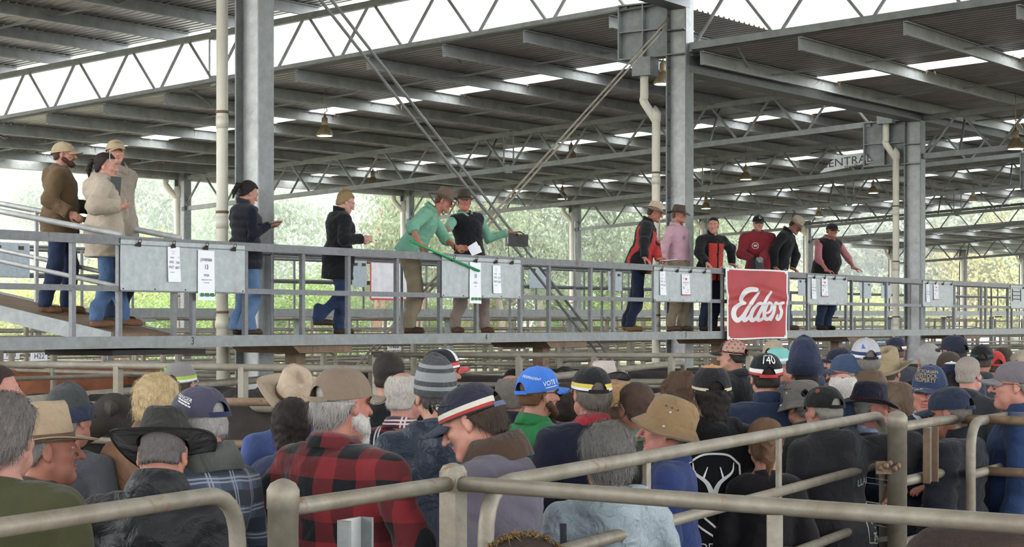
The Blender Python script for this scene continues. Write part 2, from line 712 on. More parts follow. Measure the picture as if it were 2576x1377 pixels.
def column(k, b, top, size=0.35, bracket=True, base=0.0, tt=None):
    """H section column, web across the walkway line"""
    t = tk(k) if tt is None else tt
    h0 = base - CZ
    s, wa = size / 2, size * 0.36
    L = (top - h0) / 2
    c = P(t, b, h0 + L)
    r = tag(link('column', MB().box(c, BV * s, AV * 0.008, ZV * L).mesh('web', [M_GALV_PALE])), kind='structure')
    for sg in (-1, 1):
        MB().box(c + BV * sg * s, BV * 0.010, AV * wa, ZV * L).build('flange', M_GALV, r)
    MB().box(P(t, b, h0 + 0.015), AV * 0.22, BV * 0.26, ZV * 0.015).build('base_plate', M_GALV, r)
    if bracket:
        zt, zb = 5.16 + lift(t) - 1.11, 5.16 + lift(t) - 2.02
        if k == 1:
            zt, zb = 5.19, 4.31
        pl = MB().box(P(t, b + s + 0.45, (zt + zb) / 2), BV * 0.45, AV * 0.01, ZV * (zt - zb) / 2).build('haunch_web', M_GALV, r)
        for z in (zt, zb):
            MB().box(P(t, b + s + 0.45, z), BV * 0.45, AV * 0.13, ZV * 0.012).build('haunch_flange', M_GALV, r)
        MB().box(P(t, b + s + 0.90, (zt + zb) / 2), BV * 0.012, AV * 0.13, ZV * (zt - zb) / 2).build('haunch_end', M_GALV, r)
        MB().box(P(t, b + s + 0.45, (zt + zb) / 2), BV * 0.010, AV * 0.12, ZV * (zt - zb) / 2).build('stiffener', M_GALV, r)
        MB().box(P(t, b + s + 0.45, (zt + zb) / 2), BV * 0.44, AV * 0.12, ZV * 0.008).build('stiffener', M_GALV, r)
        for z in (zt, zb, (zt + zb) / 2 - .05):
            MB().box(P(t, b, z), BV * s, AV * (s + .004), ZV * 0.008).build('stiffener', M_GALV, r)
        for i in range(18):
            z = h0 + 0.6 + i * 0.42
            if z < top:
                MB().box(P(t - wa * 0.6, b + s - 0.018, z), AV * 0.012, BV * 0.008, ZV * 0.012).build('bolt', M_CLIP, r)
    return r


for k in (0, 1, 2, 3, 4, 5):
    column(k, 0, 5.6 + lift(tk(k)) if k else 6.4, 0.35, k > 0)
for k in range(2, 11):
    column(k, BFAR, R_far(tk(k) - 0.1, BFAR) - 0.1, 0.36, False, 0.0)
for k in (1, 2):
    column(k, -23.5, 5.2, 0.35, False)
column(-1, 0, 6.4, 0.35, False)

# eave gutter on the far side
for k in range(0, 10):
    z = R_far(tk(k) + 5, BFAR) - 0.16
    MB().bar(P(tk(k), BFAR + 0.25, z + lift(tk(k)) - lift(tk(k) + 5)), P(tk(k + 1), BFAR + 0.25, z + lift(tk(k + 1)) - lift(tk(k) + 5)), 0.22, 0.24).build('roof_gutter', M_GALV_PALE, None)['kind'] = 'structure'


def downpipe(path, r, label, joints=()):
    t = thing('downpipe', label, 'downpipe', path[0])
    m = MB(path[0])
    pts = smoothline(path, 5) if len(path) > 2 else path
    m.tube([Vector(p) for p in pts], r, 16)
    m.build('pipe', M_PVC, t, True)
    for p in joints:
        MB(path[0]).tube([Vector(p) - ZV * 0.07, Vector(p) + ZV * 0.07], r * 1.07, 16).build('joint_collar', M_PVC, t, True)
        MB(path[0]).tube([Vector(p) - ZV * 0.015 + ZV * .12, Vector(p) + ZV * 0.135], r * 1.12, 16).build('pipe_clip', M_RUSTY, t, True)
    return t


for k, lab in ((0, 'cream plastic downpipe up the left side of the nearest steel column'),
               (1, 'cream plastic downpipe with offset bend beside the middle steel column'),
               (2, 'cream plastic downpipe beside the third column, right of the hanging red banner')):
    t = tk(k)
    b = 0.34
    x0 = P(t - 0.17, b, -CZ)
    zt = 4.02 + lift(t)
    if k == 0:
        path = [x0, P(t - 0.17, b, zt + 1.2)]
    else:
        path = [x0, P(t - .17, b, zt - 1.0), P(t - 0.17, b, zt - 0.78), P(t - 0.17, b + 0.22, zt - 0.45), P(t - 0.17, b + 0.22, zt - .35), P(t - 0.17, b + 0.22, zt)]
    d = downpipe(path, 0.068, lab, [P(t - 0.17, b, z) for z in (-1.2, 0.0, 1.15, 2.3)])
    if k:
        MB(path[0]).box(P(t - 0.17, b + 0.2, zt + 0.12), AV * 0.14, BV * 0.17, ZV * 0.15).build('rain_head', M_GALV, d)
PIPE_AT = {2: 'left end of the row', 3: 'behind the two men in green shirts', 4: 'left of the man in black and red', 5: 'behind the dark haired man', 6: 'behind the man in the black vest',
           7: 'left of the third column', 8: 'right of the third column', 9: 'near the right picture edge'}
for k in range(2, 10):
    t = tk(k) - 0.22
    z = R_far(tk(k) - .1, BFAR) - 0.3
    downpipe([P(t, BFAR, -CZ), P(t, BFAR, z - 0.55), P(t, BFAR, z - .5), P(t - 0.22, BFAR + 0.2, z - 0.15), P(t - .22, BFAR + .2, z)], 0.085, 'white far eave downpipe with bent top, ' + PIPE_AT[k], [P(t, BFAR, 0.6)])

# tension rods crossing the first column bay (pairs)
for (ka, za, kb, zb, lab) in ((0, 4.6, 1, -1.9, 'pair of steel bracing rods running from high left down to right'), (0, -1.8, 1, 4.75, 'pair of steel bracing rods running from high right down to left')):
    t = thing('bracing_rods', lab, 'bracing', P(tk(ka) + .25, 0.0, za))
    for d in (0.0, 0.13):
        MB(t.location).tube([P(tk(ka) + .25 + d * .5, 0.10, za + d), P(tk(kb) - .25 + d * .5, 0.10, zb + d)], 0.016 if za < 0 else .02, 6).build('rod', M_PIPE if za < 0 else M_TRUSS, t)

# ---------------------------------------------------------------- ground and floor
_g = MB()
_g.box((0, 120, -0.06), (400, 0, 0), (0, 300, 0), (0, 0, 0.05))
m, nt, N, L, bs = _base('wet_grass')
v = _obj(nt)
L.new(_mix(nt, _ramp(nt, _noise(nt, 0.25, 6, 0.65, v), 0.35, 0.65), lin('#737a55'), lin('#96967a')), bs.inputs['Base Color'])
bs.inputs['Roughness'].default_value = 0.95
tag(_g.build('ground', m), kind='structure')
_g = MB()
_fl = [P(-70, -50, -CZ), P(110, -50, -CZ), P(110, 24, -CZ), P(-70, 24, -CZ)]
_g.prism([p - ZV * 0.02 for p in _fl], ZV * 0.02)
m, nt, N, L, bs = _base('yard_floor')
v = _obj(nt)
L.new(_mix(nt, _ramp(nt, _noise(nt, 1.2, 7, 0.7, v), 0.35, 0.65), lin('#6a6259'), lin('#878079')), bs.inputs['Base Color'])
bs.inputs['Roughness'].default_value = 0.9
_bump(nt, bs, _noise(nt, 18, 5, 0.6, v), 0.5, 0.03)
tag(_g.build('floor', m), kind='structure')


# ---------------------------------------------------------------- high bay lamps
M_LAMP = bpy.data.materials.new('lamp_glow')
M_LAMP.use_nodes = True
_e = M_LAMP.node_tree.nodes['Principled BSDF']
_e.inputs['Emission Color'].default_value = (1, 0.95, 0.85, 1)
_e.inputs['Emission Strength'].default_value = 6.0
M_BELL = steel('#8d8062', '#5b4b34', 0.5, 0.5, 0.4, 8)
LAMPS = [(817, 342, 1, 'dusty bell lamp hanging under the roof, just right of the nearest column'), (1668, 212, 1, 'bell lamp half hidden behind the middle column top'),
         (938, 466, 2, 'bell lamp hanging above the woman with the hair bun'), (1437, 402, 2, 'bell lamp hidden behind the truss webs, middle of the roof'), (1876, 452, 2, 'bell lamp hanging above the man in the red jersey, left of the steel sign'),
         (1415, 501, 3, 'bell lamp low under the far roof, left of the cream hat man'), (1776, 525, 3, 'bell lamp low above the dark haired man on the walkway'), (2197, 486, 3, 'bell lamp below the steel company sign, left of the third column'),
         (2060, 546, 4, 'small far bell lamp above the man in the black vest'), (2448, 508, 4, 'small far bell lamp right of the third column'), (2555, 375, 1, 'bell lamp at the right edge under the dark near roof')]
bell = None
for x, y, k, lab in LAMPS:
    near = x == 2555
    R = R_near if near else R_far
    best = None
    for i in range(60):
        t = tk(k) + 2.0 + i * 0.13
        b = b_at(x, t)
        Yd = P(t, b, 0).y
        h = (HOR - y) * Yd / F_PX
        e = abs(h - (R(t, b) - 0.95))
        if (b > 0.3 if not near else b < 0) and (best is None or e < best[0]):
            best = (e, t, b, h)
    if best is None:
        continue
    _, t, b, h = best
    o = thing('high_bay_light', lab, 'lamp', P(t, b, h), group=None)
    if bell is None:
        m = MB()
        m.lathe((0, 0, 0), [(0.17, 0.0), (0.175, 0.015), (0.155, 0.06), (0.10, 0.15), (0.065, 0.20)], 24)
        bell = m.mesh('bell', [M_BELL], True)
        m = MB()
        for i in range(24):
            a = 2 * math.pi * i / 24
            m.bar((0.173 * math.cos(a), 0.173 * math.sin(a), 0.02), (0.072 * math.cos(a), 0.072 * math.sin(a), 0.205), 0.008, 0.008)
        fins = m.mesh('cooling_fins', [M_BELL])
        m = MB()
        m.lathe((0, 0, 0), [(0.06, 0.19), (0.065, 0.25), (0.06, 0.36), (0.03, 0.38), (0.02, 0.42)], 14)
        m.tube([(0, 0, 0.42), (0.0, 0, 0.47), (0.05, 0, 0.50), (0.04, 0, 0.56), (-0.02, 0, 0.57)], 0.012, 8)
        neck = m.mesh('driver_housing', [M_BELL], True)
        m = MB()
        m.lathe((0, 0, 0), [(0.15, -0.004), (0.15, 0.006)], 24)
        diff = m.mesh('diffuser', [M_LAMP])
    link('bell', bell, o)
    link('cooling_fins', fins, o)
    link('driver_housing', neck, o)
    link('diffuser', diff, o)
    gap = R(t, b) - h + 0.03
    MB().tube([(0, 0, 0.5), (0, 0, max(0.55, gap))], 0.008, 6).build('suspension_chain', M_BELL, o)

# steel maker's sign hung on the third truss, upright plate
sg_t = tk(2) - 0.06
sg_pts = [(2062, 436), (2198, 408), (2170, 384), (2104, 393)]
_pts = []
for x, y in sg_pts:
    b = b_at(x, sg_t)
    _pts.append(P(sg_t, b, (HOR - y) * P(sg_t, b, 0).y / F_PX))
o = thing('steel_sign', 'trapezoid grey steel makers sign with dark cut letters on the roof truss', 'sign', _pts[0])
mb = MB(o.location)
mb.prism(_pts, AV * 0.02)
mb.build('plate', M_GALV_PALE, o)


def on_truss(x, y):
    b = b_at(x, sg_t)
    return P(sg_t, b, (HOR - y) * P(sg_t, b, 0).y / F_PX) - AV * 0.004


_u = (on_truss(2180, 404) - on_truss(2080, 418))
_u.normalize()
lettering('CENTRAL', 0.24, on_truss(2128, 407), _u, ZV, plain('#3a3632', 0.8), o, base=o.location, stretch=1.15)
lettering('steelbuild', 0.13, on_truss(2152, 417), _u, ZV, plain('#3a3632', 0.8), o, base=o.location)
# ---------------------------------------------------------------- front walkway: deck, beam, posts, rails
def wp(x, b=BRAIL):
    return t_at(x, b)


HR = DECK + 0.96                                     # top of the hand rail
tA, tB = wp(-420), wp(2760)
wo = P(tA, BRAIL, DECK)
walk = thing('walkway', 'raised grey steel auction walkway with handrail, people standing along it', 'walkway', wo)
MB(wo).bar(P(tA, BRAIL, DECK - .058), P(tB, BRAIL, DECK - .058), 0.05, 0.115).build('edge_beam', M_GALV, walk)
MB(wo).bar(P(tA, BRAIL + 1.0, DECK - .07), P(tB, BRAIL + 1.0, DECK - .07), 0.05, 0.115).build('edge_beam', M_GALV, walk)
m = MB(wo)
n = int((tB - tA) / 0.6)
m.bar(P(tA, BRAIL + 0.5, DECK - .03), P(tB, BRAIL + 0.5, DECK - .03), 0.98, 0.02)
m.build('deck', M_RUSTY, walk)
m = MB(wo)
m.bar(P(tA, BRAIL, HR - .045), P(tB, BRAIL, HR - .045), 0.05, 0.085)
m.bar(P(tA, BRAIL - .03, HR - .083), P(tB, BRAIL - .03, HR - .083), 0.025, 0.012)
m.build('top_rail', M_RAIL, walk)
MB(wo).bar(P(tA, BRAIL, DECK + .455), P(tB, BRAIL, DECK + .455), 0.045, 0.055).build('middle_rail', M_RAIL, walk)
POSTS = [-330, -130, 182, 299, 442, 490, 616, 760, 875, 997, 1106, 1203, 1308, 1380, 1485, 1542, 1645, 1786, 1817, 1908, 1982, 2031, 2128, 2142, 2229, 2316, 2400, 2468, 2479, 2535, 2545, 2640]
for x in POSTS:
    t = wp(x)
    under = x in (442, 490, 1203)
    MB(wo).box(P(t, BRAIL + (0.0 if not under else .03), (DECK + HR) / 2 - .04), AV * 0.025, BV * 0.022, ZV * (HR - DECK) / 2 - ZV * .04).build('post', M_RAIL, walk)
# rear rail of the walkway right of the ramp (two thin tubes)
for z in (0.47, 0.92):
    MB(wo).tube([P(wp(470), BRAIL + 1.02, DECK + z), P(tB, BRAIL + 1.02, DECK + z)], 0.017, 8).build('rear_rail', M_RAIL, walk)
t = wp(470)
while t < tB:
    MB(wo).tube([P(t, BRAIL + 1.02, DECK - .05), P(t, BRAIL + 1.02, DECK + .92)], 0.019, 8).build('rear_post', M_RAIL, walk)
    t += 2.4
# drip trays and T supports under the deck
for i, (x0, x1, tray) in enumerate(((288, 522, 1), (765, 878, 0), (1380, 1488, 0), (1835, 1912, 0), (2120, 2212, 0), (2418, 2485, 0))):
    t0, t1 = wp(x0), wp(x1)
    c = (t0 + t1) / 2
    if tray:
        MB(wo).bar(P(t0, BRAIL + .5, DECK - .16), P(t1, BRAIL + .5, DECK - .16), 0.95, 0.05).build('grating', M_RUBBER, walk)
    else:
        MB(wo).prism([P(c - .5, BRAIL + .06, DECK - .12), P(c + .5, BRAIL + .06, DECK - .12), P(c + .5, BRAIL + .06, DECK - .2), P(c - .38, BRAIL + .06, DECK - .2)], BV * 0.9).build('support_plate', M_RUSTY, walk)
        MB(wo).box(P(c + .05, BRAIL + .5, (DECK - .18 - CZ) / 2), AV * .08, BV * .08, ZV * (CZ + DECK - .18) / 2).build('support_post', M_RUSTY, walk)
MK = plain('#38383a', 0.9)
for s, x in (('3', 480), ('4', 1219), ('5', 1722)):
    t = wp(x)
    lettering(s, 0.11, P(t, BRAIL - .027, DECK - .055), AV, ZV, MK, walk, base=wo, stretch=0.9)

# ---------------------------------------------------------------- ramp leading from the walkway to the far walkway
BFW = 8.75                                          # far walkway line
tr0, tr1 = wp(303), wp(443) + .05
DF = 0.25                                           # far deck height
ro = P(tr0, BRAIL + 1.0, DECK)
ramp = thing('ramp', 'sloping steel ramp with tube handrails, two people standing on it', 'ramp', ro)
b0, b1 = BRAIL + 0.02, BRAIL + 4.2


def rh(b):
    return DECK + 0.165 * (b - BRAIL)


for t in (tr0, tr1):
    MB(ro).bar(P(t, BRAIL + .12, rh(BRAIL + .12) - .055), P(t, b1, rh(b1) - .055), 0.03, 0.15).build('stringer', M_GALV, ramp)
    MB(ro).bar(P(t, b1, rh(b1) - .055), P(t, BFW, rh(b1) - .055), 0.03, 0.15).build('landing_beam', M_GALV_PALE, ramp)
m = MB(ro)
m.bar(P((tr0 + tr1) / 2, BRAIL + .12, rh(BRAIL + .12) - .01), P((tr0 + tr1) / 2, b1, rh(b1) - .01), tr1 - tr0 - .03, 0.025)
m.bar(P((tr0 + tr1) / 2, b1, rh(b1) - .01), P((tr0 + tr1) / 2, BFW, rh(b1) - .01), tr1 - tr0 - .03, 0.025)
m.build('deck', M_RUSTY, ramp)
for t in (tr0, tr1):
    for z, r in ((0.97, .03), (.47, .024)):
        MB(ro).tube([P(t, BRAIL + .0, rh(BRAIL) + z), P(t, b1, rh(b1) + z), P(t, BFW, rh(b1) + z)], r, 10).build('handrail', M_GALV_PALE, ramp, True)
    for b in (BRAIL + 2.1, BRAIL + 4.2, BRAIL + 7.0):
        MB(ro).tube([P(t, b, rh(min(b, b1)) - .1), P(t, b, rh(min(b, b1)) + .97)], 0.026, 8).build('rail_post', M_GALV_PALE, ramp)
for b in (BRAIL + 4.5,):
    for t in (tr0, tr1):
        MB(ro).box(P(t, b, (rh(min(b, b1)) - CZ) / 2 - .06), AV * .05, BV * .05, ZV * ((rh(min(b, b1)) + CZ) / 2 - .06)).build('support_post', M_GALV, ramp)

# ---------------------------------------------------------------- far walkway, parallel to the front one
fo = P(tk(-1), BFW, DF)
fwalk = thing('walkway', 'second distant grey walkway with thin tube rails behind the front one', 'walkway', fo)
f0, f1 = tk(-1), tk(6)


def fz(t):
    return DF + 0.004 * (t - 14)


def fbar(b, z, w, h, name, mat):
    MB(fo).bar(P(f0, b, fz(f0) + z), P(f1, b, fz(f1) + z), w, h).build(name, mat, fwalk)


fbar(BFW, -.07, .05, .16, 'edge_beam', M_GALV)
fbar(BFW + 1.1, -.07, .05, .16, 'edge_beam', M_GALV)
fbar(BFW + .55, -.02, 1.05, .02, 'deck', M_GALV)
for bb in (BFW, BFW + 1.1):
    for z in (.55, 1.0):
        MB(fo).tube([P(f0, bb, fz(f0) + z), P(f1, bb, fz(f1) + z)], 0.026, 8).build('rail', M_RAIL, fwalk)
    t = f0
    while t < f1:
        MB(fo).tube([P(t, bb, fz(t) - .12), P(t, bb, fz(t) + 1.0)], 0.026, 8).build('post', M_RAIL, fwalk)
        t += 2.2
t = f0 + 1.5
while t < f1:
    MB(fo).bar(P(t - .55, BFW + .1, fz(t) - .2), P(t + .55, BFW + .1, fz(t) - .2), .3, .05).build('support_plate', M_GALV, fwalk)
    MB(fo).box(P(t, BFW + .55, (fz(t) - .2 - CZ) / 2), AV * .07, BV * .07, ZV * (fz(t) - .2 + CZ) / 2).build('support_post', M_GALV, fwalk)
    t += 5.0
M_BOARD = steel('#a9b1b2', '#8c8b84', 0.12, 0.5, 0.05, 2.2)
M_BOARDF = steel('#9aa5ab', '#88898a', 0.15, 0.5, 0.2, 3)
M_RED = plain('#c8202c', 0.5)
for x0, x1, h0, h1, wht, lab in ((-30, 72, .5, 1.05, 0, 'plain grey board on the far walkway, left edge of the picture'), (884, 920, .45, .98, 0, 'narrow grey board on the far walkway beside the red edged poster'), (1330, 1378, .5, 1.0, 0, 'grey board with two clips on the far walkway behind the bracing rods'),
                                 (1528, 1562, .48, .95, 0, 'blank grey board on the far walkway left of the black and red jacket'), (2006, 2030, .45, .95, 0, 'far blank board seen between the two men at right'), (2162, 2190, .4, .92, 0, 'far blank board right of the fourth clip board'), (2215, 2240, .42, .95, 0, 'far blank board left of the third column')):
    t0, t1 = t_at(x0, BFW - .03), t_at(x1, BFW - .03)
    c = (t0 + t1) / 2
    o = thing('sale_board', lab, 'board', P(c, BFW - .04, fz(c) + h0))
    MB(o.location).box(P(c, BFW - .05, fz(c) + (h0 + h1) / 2), AV * (t1 - t0) / 2, BV * .006, ZV * (h1 - h0) / 2).build('panel', M_BOARDF, o)
    for q in (-.28, .28):
        MB(o.location).box(P(c + q * (t1 - t0), BFW - .062, fz(c) + h1 - .08), AV * .05, BV * .01, ZV * .03).build('bulldog_clip', M_CLIP, o)
t0, t1 = t_at(933, BFW - .1), t_at(1033, BFW - .1)
c = (t0 + t1) / 2
o = thing('poster', 'white backed poster with a red edge hung on the far walkway', 'poster', P(c, BFW - .1, fz(c) + .2))
MB(o.location).box(P(c, BFW - .08, fz(c) + .57), AV * (t1 - t0) / 2, BV * .004, ZV * .38).build('backing', M_RED, o)
MB(o.location).box(P(c, BFW - .087, fz(c) + .585), AV * ((t1 - t0) / 2 - .03), BV * .004, ZV * .36).build('sheet', plain('#d9d9de', .8), o)


# ---------------------------------------------------------------- sale boards on the front rail, with clips and papers
_clip = MB()
_clip.prism([(-.034, 0, -.012), (.034, 0, -.012), (.026, -.008, .012), (.008, -.02, .03), (-.008, -.02, .03), (-.026, -.008, .012)], (0, -.014, 0))
_clip.tube([(-.018, -.022, .018), (-.020, -.03, .04), (-.012, -.034, .058), (0, -.036, .062), (.012, -.034, .058), (.020, -.03, .04), (.018, -.022, .018)], .0035, 6)
CLIP = _clip.mesh('bulldog_clip', [M_CLIP])
BROT = math.atan2(A2[1], A2[0])


def board(x0, x1, lab, clips, nrow=5):
    t0, t1 = wp(x0, BRAIL - .04), wp(x1, BRAIL - .04)
    z0, z1 = DECK + .435, HR - .03
    c = (t0 + t1) / 2
    o = thing('sale_board', lab, 'board', P(c, BRAIL - .035, z0), BROT)
    w, h = (t1 - t0) / 2, (z1 - z0)
    m = MB()
    m.box((0, 0, h / 2), (w, 0, 0), (0, .004, 0), (0, 0, h / 2))
    m.build('panel', M_BOARD, o)
    m = MB()
    m.bar((-w, .004, 0), (w, .004, 0), .02, .014)
    m.bar((-w, .004, h), (w, .004, h), .02, .014)
    m.build('edge_angle', M_RAIL, o)
    for i in range(nrow):
        MB().box((-w + .03 + (2 * w - .06) * i / (nrow - 1), -.006, .02), (.007, 0, 0), (0, .004, 0), (0, 0, .007)).build('bolt', M_CLIP, o)
    for i, cx in enumerate(clips):
        k = link('bulldog_clip', CLIP, o, (w * (2 * cx - 1), -.006, h - .055))
        k.rotation_euler = (0, 0.12 * math.sin(i * 2.1 + x0), 0)
    return o, w, h


M_GREEN_TAG = plain('#3f7d4e', 0.8)


def sheet(bd, fx, top, wd, ht, lines, lab, blocks=(), tilt=0.0, cat='paper', strip=None):
    """paper clipped to a board: lines = (text, size, x, y from top, align)"""
    o, w, h = bd
    x = w * (2 * fx - 1)
    base = o.matrix_basis @ Vector((x, -.012, top))
    s = thing('sale_sheet', lab, cat, base, BROT)
    nx, nz = 4, 8
    vs, fs = [], []
    for j in range(nz + 1):
        for i in range(nx + 1):
            u, v = (i / nx - .5) * wd, -ht * j / nz
            vs.append((u + tilt * v, -.004 - .012 * (j / nz) ** 2 * (1 + .4 * math.sin(3 * u / wd)), v + tilt * -u))
    for j in range(nz):
        for i in range(nx):
            a = j * (nx + 1) + i
            fs.append((a, a + nx + 1, a + nx + 2, a + 1))
    link('page', raw_mesh('page', vs, fs, [M_PAPER], None, True), s)

    def off(y):
        return -.0065 - .014 * (-y / ht) ** 2 * 1.35
    for (txt, size, lx, ly, al) in lines:
        lettering(txt, size * .8, (lx * wd + tilt * ly, off(ly), ly), (1, 0, 0), (0, 0, 1), M_INK, s, align=al, stretch=.86)
    for (lx, ly, bw, bh) in blocks:
        MB().box((lx * wd, off(ly), ly), (bw / 2, 0, 0), (0, .0006, 0), (0, 0, bh / 2)).build('green_box', M_GREEN_TAG, s)
        if bw > .03:
            MB().tube([(lx * wd + bw * .62, off(ly) - .001, ly), (lx * wd + bw * .72, off(ly) - .001, ly - bh * .3), (lx * wd + bw * .95, off(ly) - .001, ly + bh * .45)], .003, 5).build('tick', M_INK, s)
    if strip:
        MB().box((0, off(-ht) , -ht + strip / 2), (wd / 2, 0, 0), (0, .0006, 0), (0, 0, strip / 2)).build('red_strip', M_RED, s)
    return s


def weights(bd, fx, top, avg, wgt, head, lab):
    return sheet(bd, fx, top, .165, .345, [('Head', .032, -.02, -.105, 'RIGHT'), (head, .032, .44, -.105, 'RIGHT'), ('AVG', .044, -.02, -.15, 'RIGHT'), (avg, .044, .44, -.155, 'RIGHT'), ('WGT', .044, -.02, -.20, 'RIGHT'), (wgt, .044, .44, -.205, 'RIGHT'),
                                           ('00.00 02.06', .018, -.02, -.25, 'RIGHT'), ('PEN  13  01', .014, -.05, -.045, 'CENTER'), ('SALE  02', .014, -.05, -.065, 'CENTER')], lab, tilt=-.01)


def pen_card(bd, fx, top, name, num, lab, sub=(), tilt=0.015):
    ls = [(name, .052, 0, -.095, 'CENTER'), (num, .085, 0, -.168, 'CENTER'), ('STEER', .042, 0, -.25, 'CENTER')]
    for i, q in enumerate(sub):
        ls.append((q, .021, 0, -.295 - .03 * i, 'CENTER'))
    return sheet(bd, fx, top, .235, .50, ls, lab, [(-.32, -.445, .048, .036), (.0, -.445, .048, .036), (.3, -.445, .048, .036)], tilt)


def station_card(bd, fx, top, lab):
    s = sheet(bd, fx, top, .24, .31, [('WERAI STATION', .034, 0, -.125, 'CENTER'), ('PEN DRAFT', .02, 0, -.155, 'CENTER'), ('16', .07, -.3, -.20, 'CENTER'), ('STEERS', .026, .2, -.235, 'CENTER'), ('TO BE TRANSPORTED', .016, 0, -.27, 'CENTER'),
                                      ('2 3', .05, -.28, -.065, 'CENTER'), ('ATTN', .024, -.2, -.02, 'CENTER'), ('REG', .024, .25, -.02, 'CENTER')], lab, strip=.014)
    MB().box((.01, -.009, -.07), (.024, 0, 0), (0, .0006, 0), (0, 0, .016)).build('red_logo', M_RED, s)
    return s


bd = board(304, 616, 'first pale board on the rail, with the JOWENBA 13 card', (.125, .395, .66, .895))
weights(bd, .40, bd[2] - .055, '524', '6815', '13', 'narrow weight slip on the first board reading AVG 524')
pen_card(bd, .665, bd[2] - .075, 'JOWENBA', '13', 'tall white card reading JOWENBA 13 STEER', ('RIDDELLVUE & HARRIS', 'ANGUS BLD'))
bd = board(1112, 1310, 'second pale board on the rail, below the green stick', (.125, .40, .66, .87))
pen_card(bd, .40, bd[2] - .065, 'P DUNN', '10', 'tall white card reading P DUNN 10 STEER', ('MYRE',), 0.03)
weights(bd, .67, bd[2] - .09, '519', '5185', '10', 'narrow weight slip on the second board reading AVG 519')
bd = board(1646, 1788, 'third grey board on the rail, below the pink shirted man', (.11, .38, .62, .87))
weights(bd, .13, bd[2] - .06, '511', '8179', '16', 'weight slip on the third board, next to the WERAI STATION card')
station_card(bd, .53, bd[2] - .09, 'white WERAI STATION card with red bottom edge, on the third board')
bd = board(2032, 2131, 'fourth board on the rail, right of the red banner', (.14, .40, .65, .92))
weights(bd, .13, bd[2] - .06, '482', '4871', '15', 'weight slip on the fourth board, right of the red banner')
station_card(bd, .40, bd[2] - .05, 'white station card with red bottom edge, fourth board')
bd = board(2322, 2398, 'fifth board on the rail, just right of the third column', (.12, .38, .63, .92))
weights(bd, .13, bd[2] - .06, '506', '5060', '12', 'weight slip on the fifth board, right of the third column')
station_card(bd, .40, bd[2] - .05, 'white station card, fifth board, right of the third column')
bd = board(2543, 2640, 'last board on the rail, cut by the right picture edge', (.3, .6, .9))
_h = MB()
for q in (-.35, -.15):
    _h.tube([(q * bd[1] * 2 + .1 - bd[1] * .3, -.01, .15), (q * bd[1] * 2 + .1 - bd[1] * .3, -.01, .42)], .008, 6)
for z in (.2, .28, .36):
    _h.tube([(-.35 * bd[1] * 2 + .1 - bd[1] * .3, -.012, z), (-.15 * bd[1] * 2 + .1 - bd[1] * .3, -.012, z)], .008, 6)
_h.build('hand_drawn_ladder', MK, bd[0])

# ---------------------------------------------------------------- red banner hung over the rail
t0, t1 = wp(1825, BRAIL - .06), wp(1981, BRAIL - .06)
bw, bh = (t1 - t0), 1.10
bo = P(t0, BRAIL - .06, HR + .01)
ban = thing('banner', 'red hanging banner with white script lettering and white border', 'banner', bo, BROT)


def ban_y(u, v):
    s = -0.018 * math.sin(3.1 * u + 2.2 * v) * v - 0.012 * math.sin(7 * u - 5 * v) - 0.02 * math.exp(-((v - .28 - .25 * abs(u - .5)) / .06) ** 2) - .008 * math.exp(-((v - .5) / .02) ** 2)
    return s - 0.05 * math.sin(math.pi * min(1, v * 1.2)) * .4


def ban_p(u, v, d=0.0):
    return (u * bw, ban_y(u, v) - d, -v * bh - .006 * math.sin(math.pi * u * 2))


nx, nz = 40, 44
vs = [ban_p(i / nx, j / nz) for j in range(nz + 1) for i in range(nx + 1)]
fs, mi = [], []
for j in range(nz):
    for i in range(nx):
        a = j * (nx + 1) + i
        fs.append((a, a + nx + 1, a + nx + 2, a + 1))
        e = i < 1 or i > nx - 2 or j < 1 or j > nz - 2 or ((i < 2 or i > nx - 3) and (j < 2 or j > nz - 3))
        mi.append(1 if e else 0)
M_BAN = plain('#a81622', 0.55, 0, 0.16, 3.0)
M_BANW = plain('#d9d8da', 0.4, 0, 0.04)
link('sheet', raw_mesh('sheet', vs, fs, [M_BAN, M_BANW], mi, True), ban)
STROKES = [
    ([(578, 505), (520, 500), (455, 515), (400, 560), (365, 630), (375, 690), (420, 715)], [72, 78, 80, 76, 68, 58, 50]),
    ([(420, 715), (345, 740), (280, 800), (255, 880), (275, 950), (325, 985), (385, 940), (445, 850), (500, 740), (560, 650), (628, 545)], [46, 62, 76, 82, 84, 76, 62, 52, 52, 54, 42]),
    ([(628, 545), (555, 660), (490, 770), (430, 900), (425, 975), (465, 975), (520, 910)], [42, 54, 60, 64, 62, 60, 52]),
    ([(685, 730), (640, 725), (585, 775), (545, 850), (530, 930), (555, 985), (610, 960), (660, 880), (705, 790)], [52, 52, 58, 64, 66, 66, 58, 46, 44]),
    ([(830, 540), (775, 630), (715, 740), (665, 850), (640, 930), (655, 985), (705, 975), (745, 920)], [40, 52, 56, 60, 60, 58, 52, 46]),
    ([(760, 880), (815, 860), (850, 800), (845, 735), (805, 715), (765, 760), (735, 850), (745, 940), (790, 975), (845, 940), (890, 860)], [30, 44, 48, 48, 46, 54, 60, 60, 60, 54, 44]),
    ([(850, 985), (875, 920), (900, 830), (910, 745), (925, 715)], [44, 54, 58, 56, 42]),
    ([(890, 750), (930, 712), (980, 735), (1020, 720), (1068, 705)], [36, 44, 46, 48, 38]),
    ([(1010, 730), (1010, 790), (1035, 850), (1015, 930), (980, 978), (945, 960), (965, 905)], [52, 56, 58, 58, 54, 42, 30])]
vs, fs = [], []


def bpt(x, y):
    return ban_p((x - 152) / 992, (y - 182) / 1105, .004)


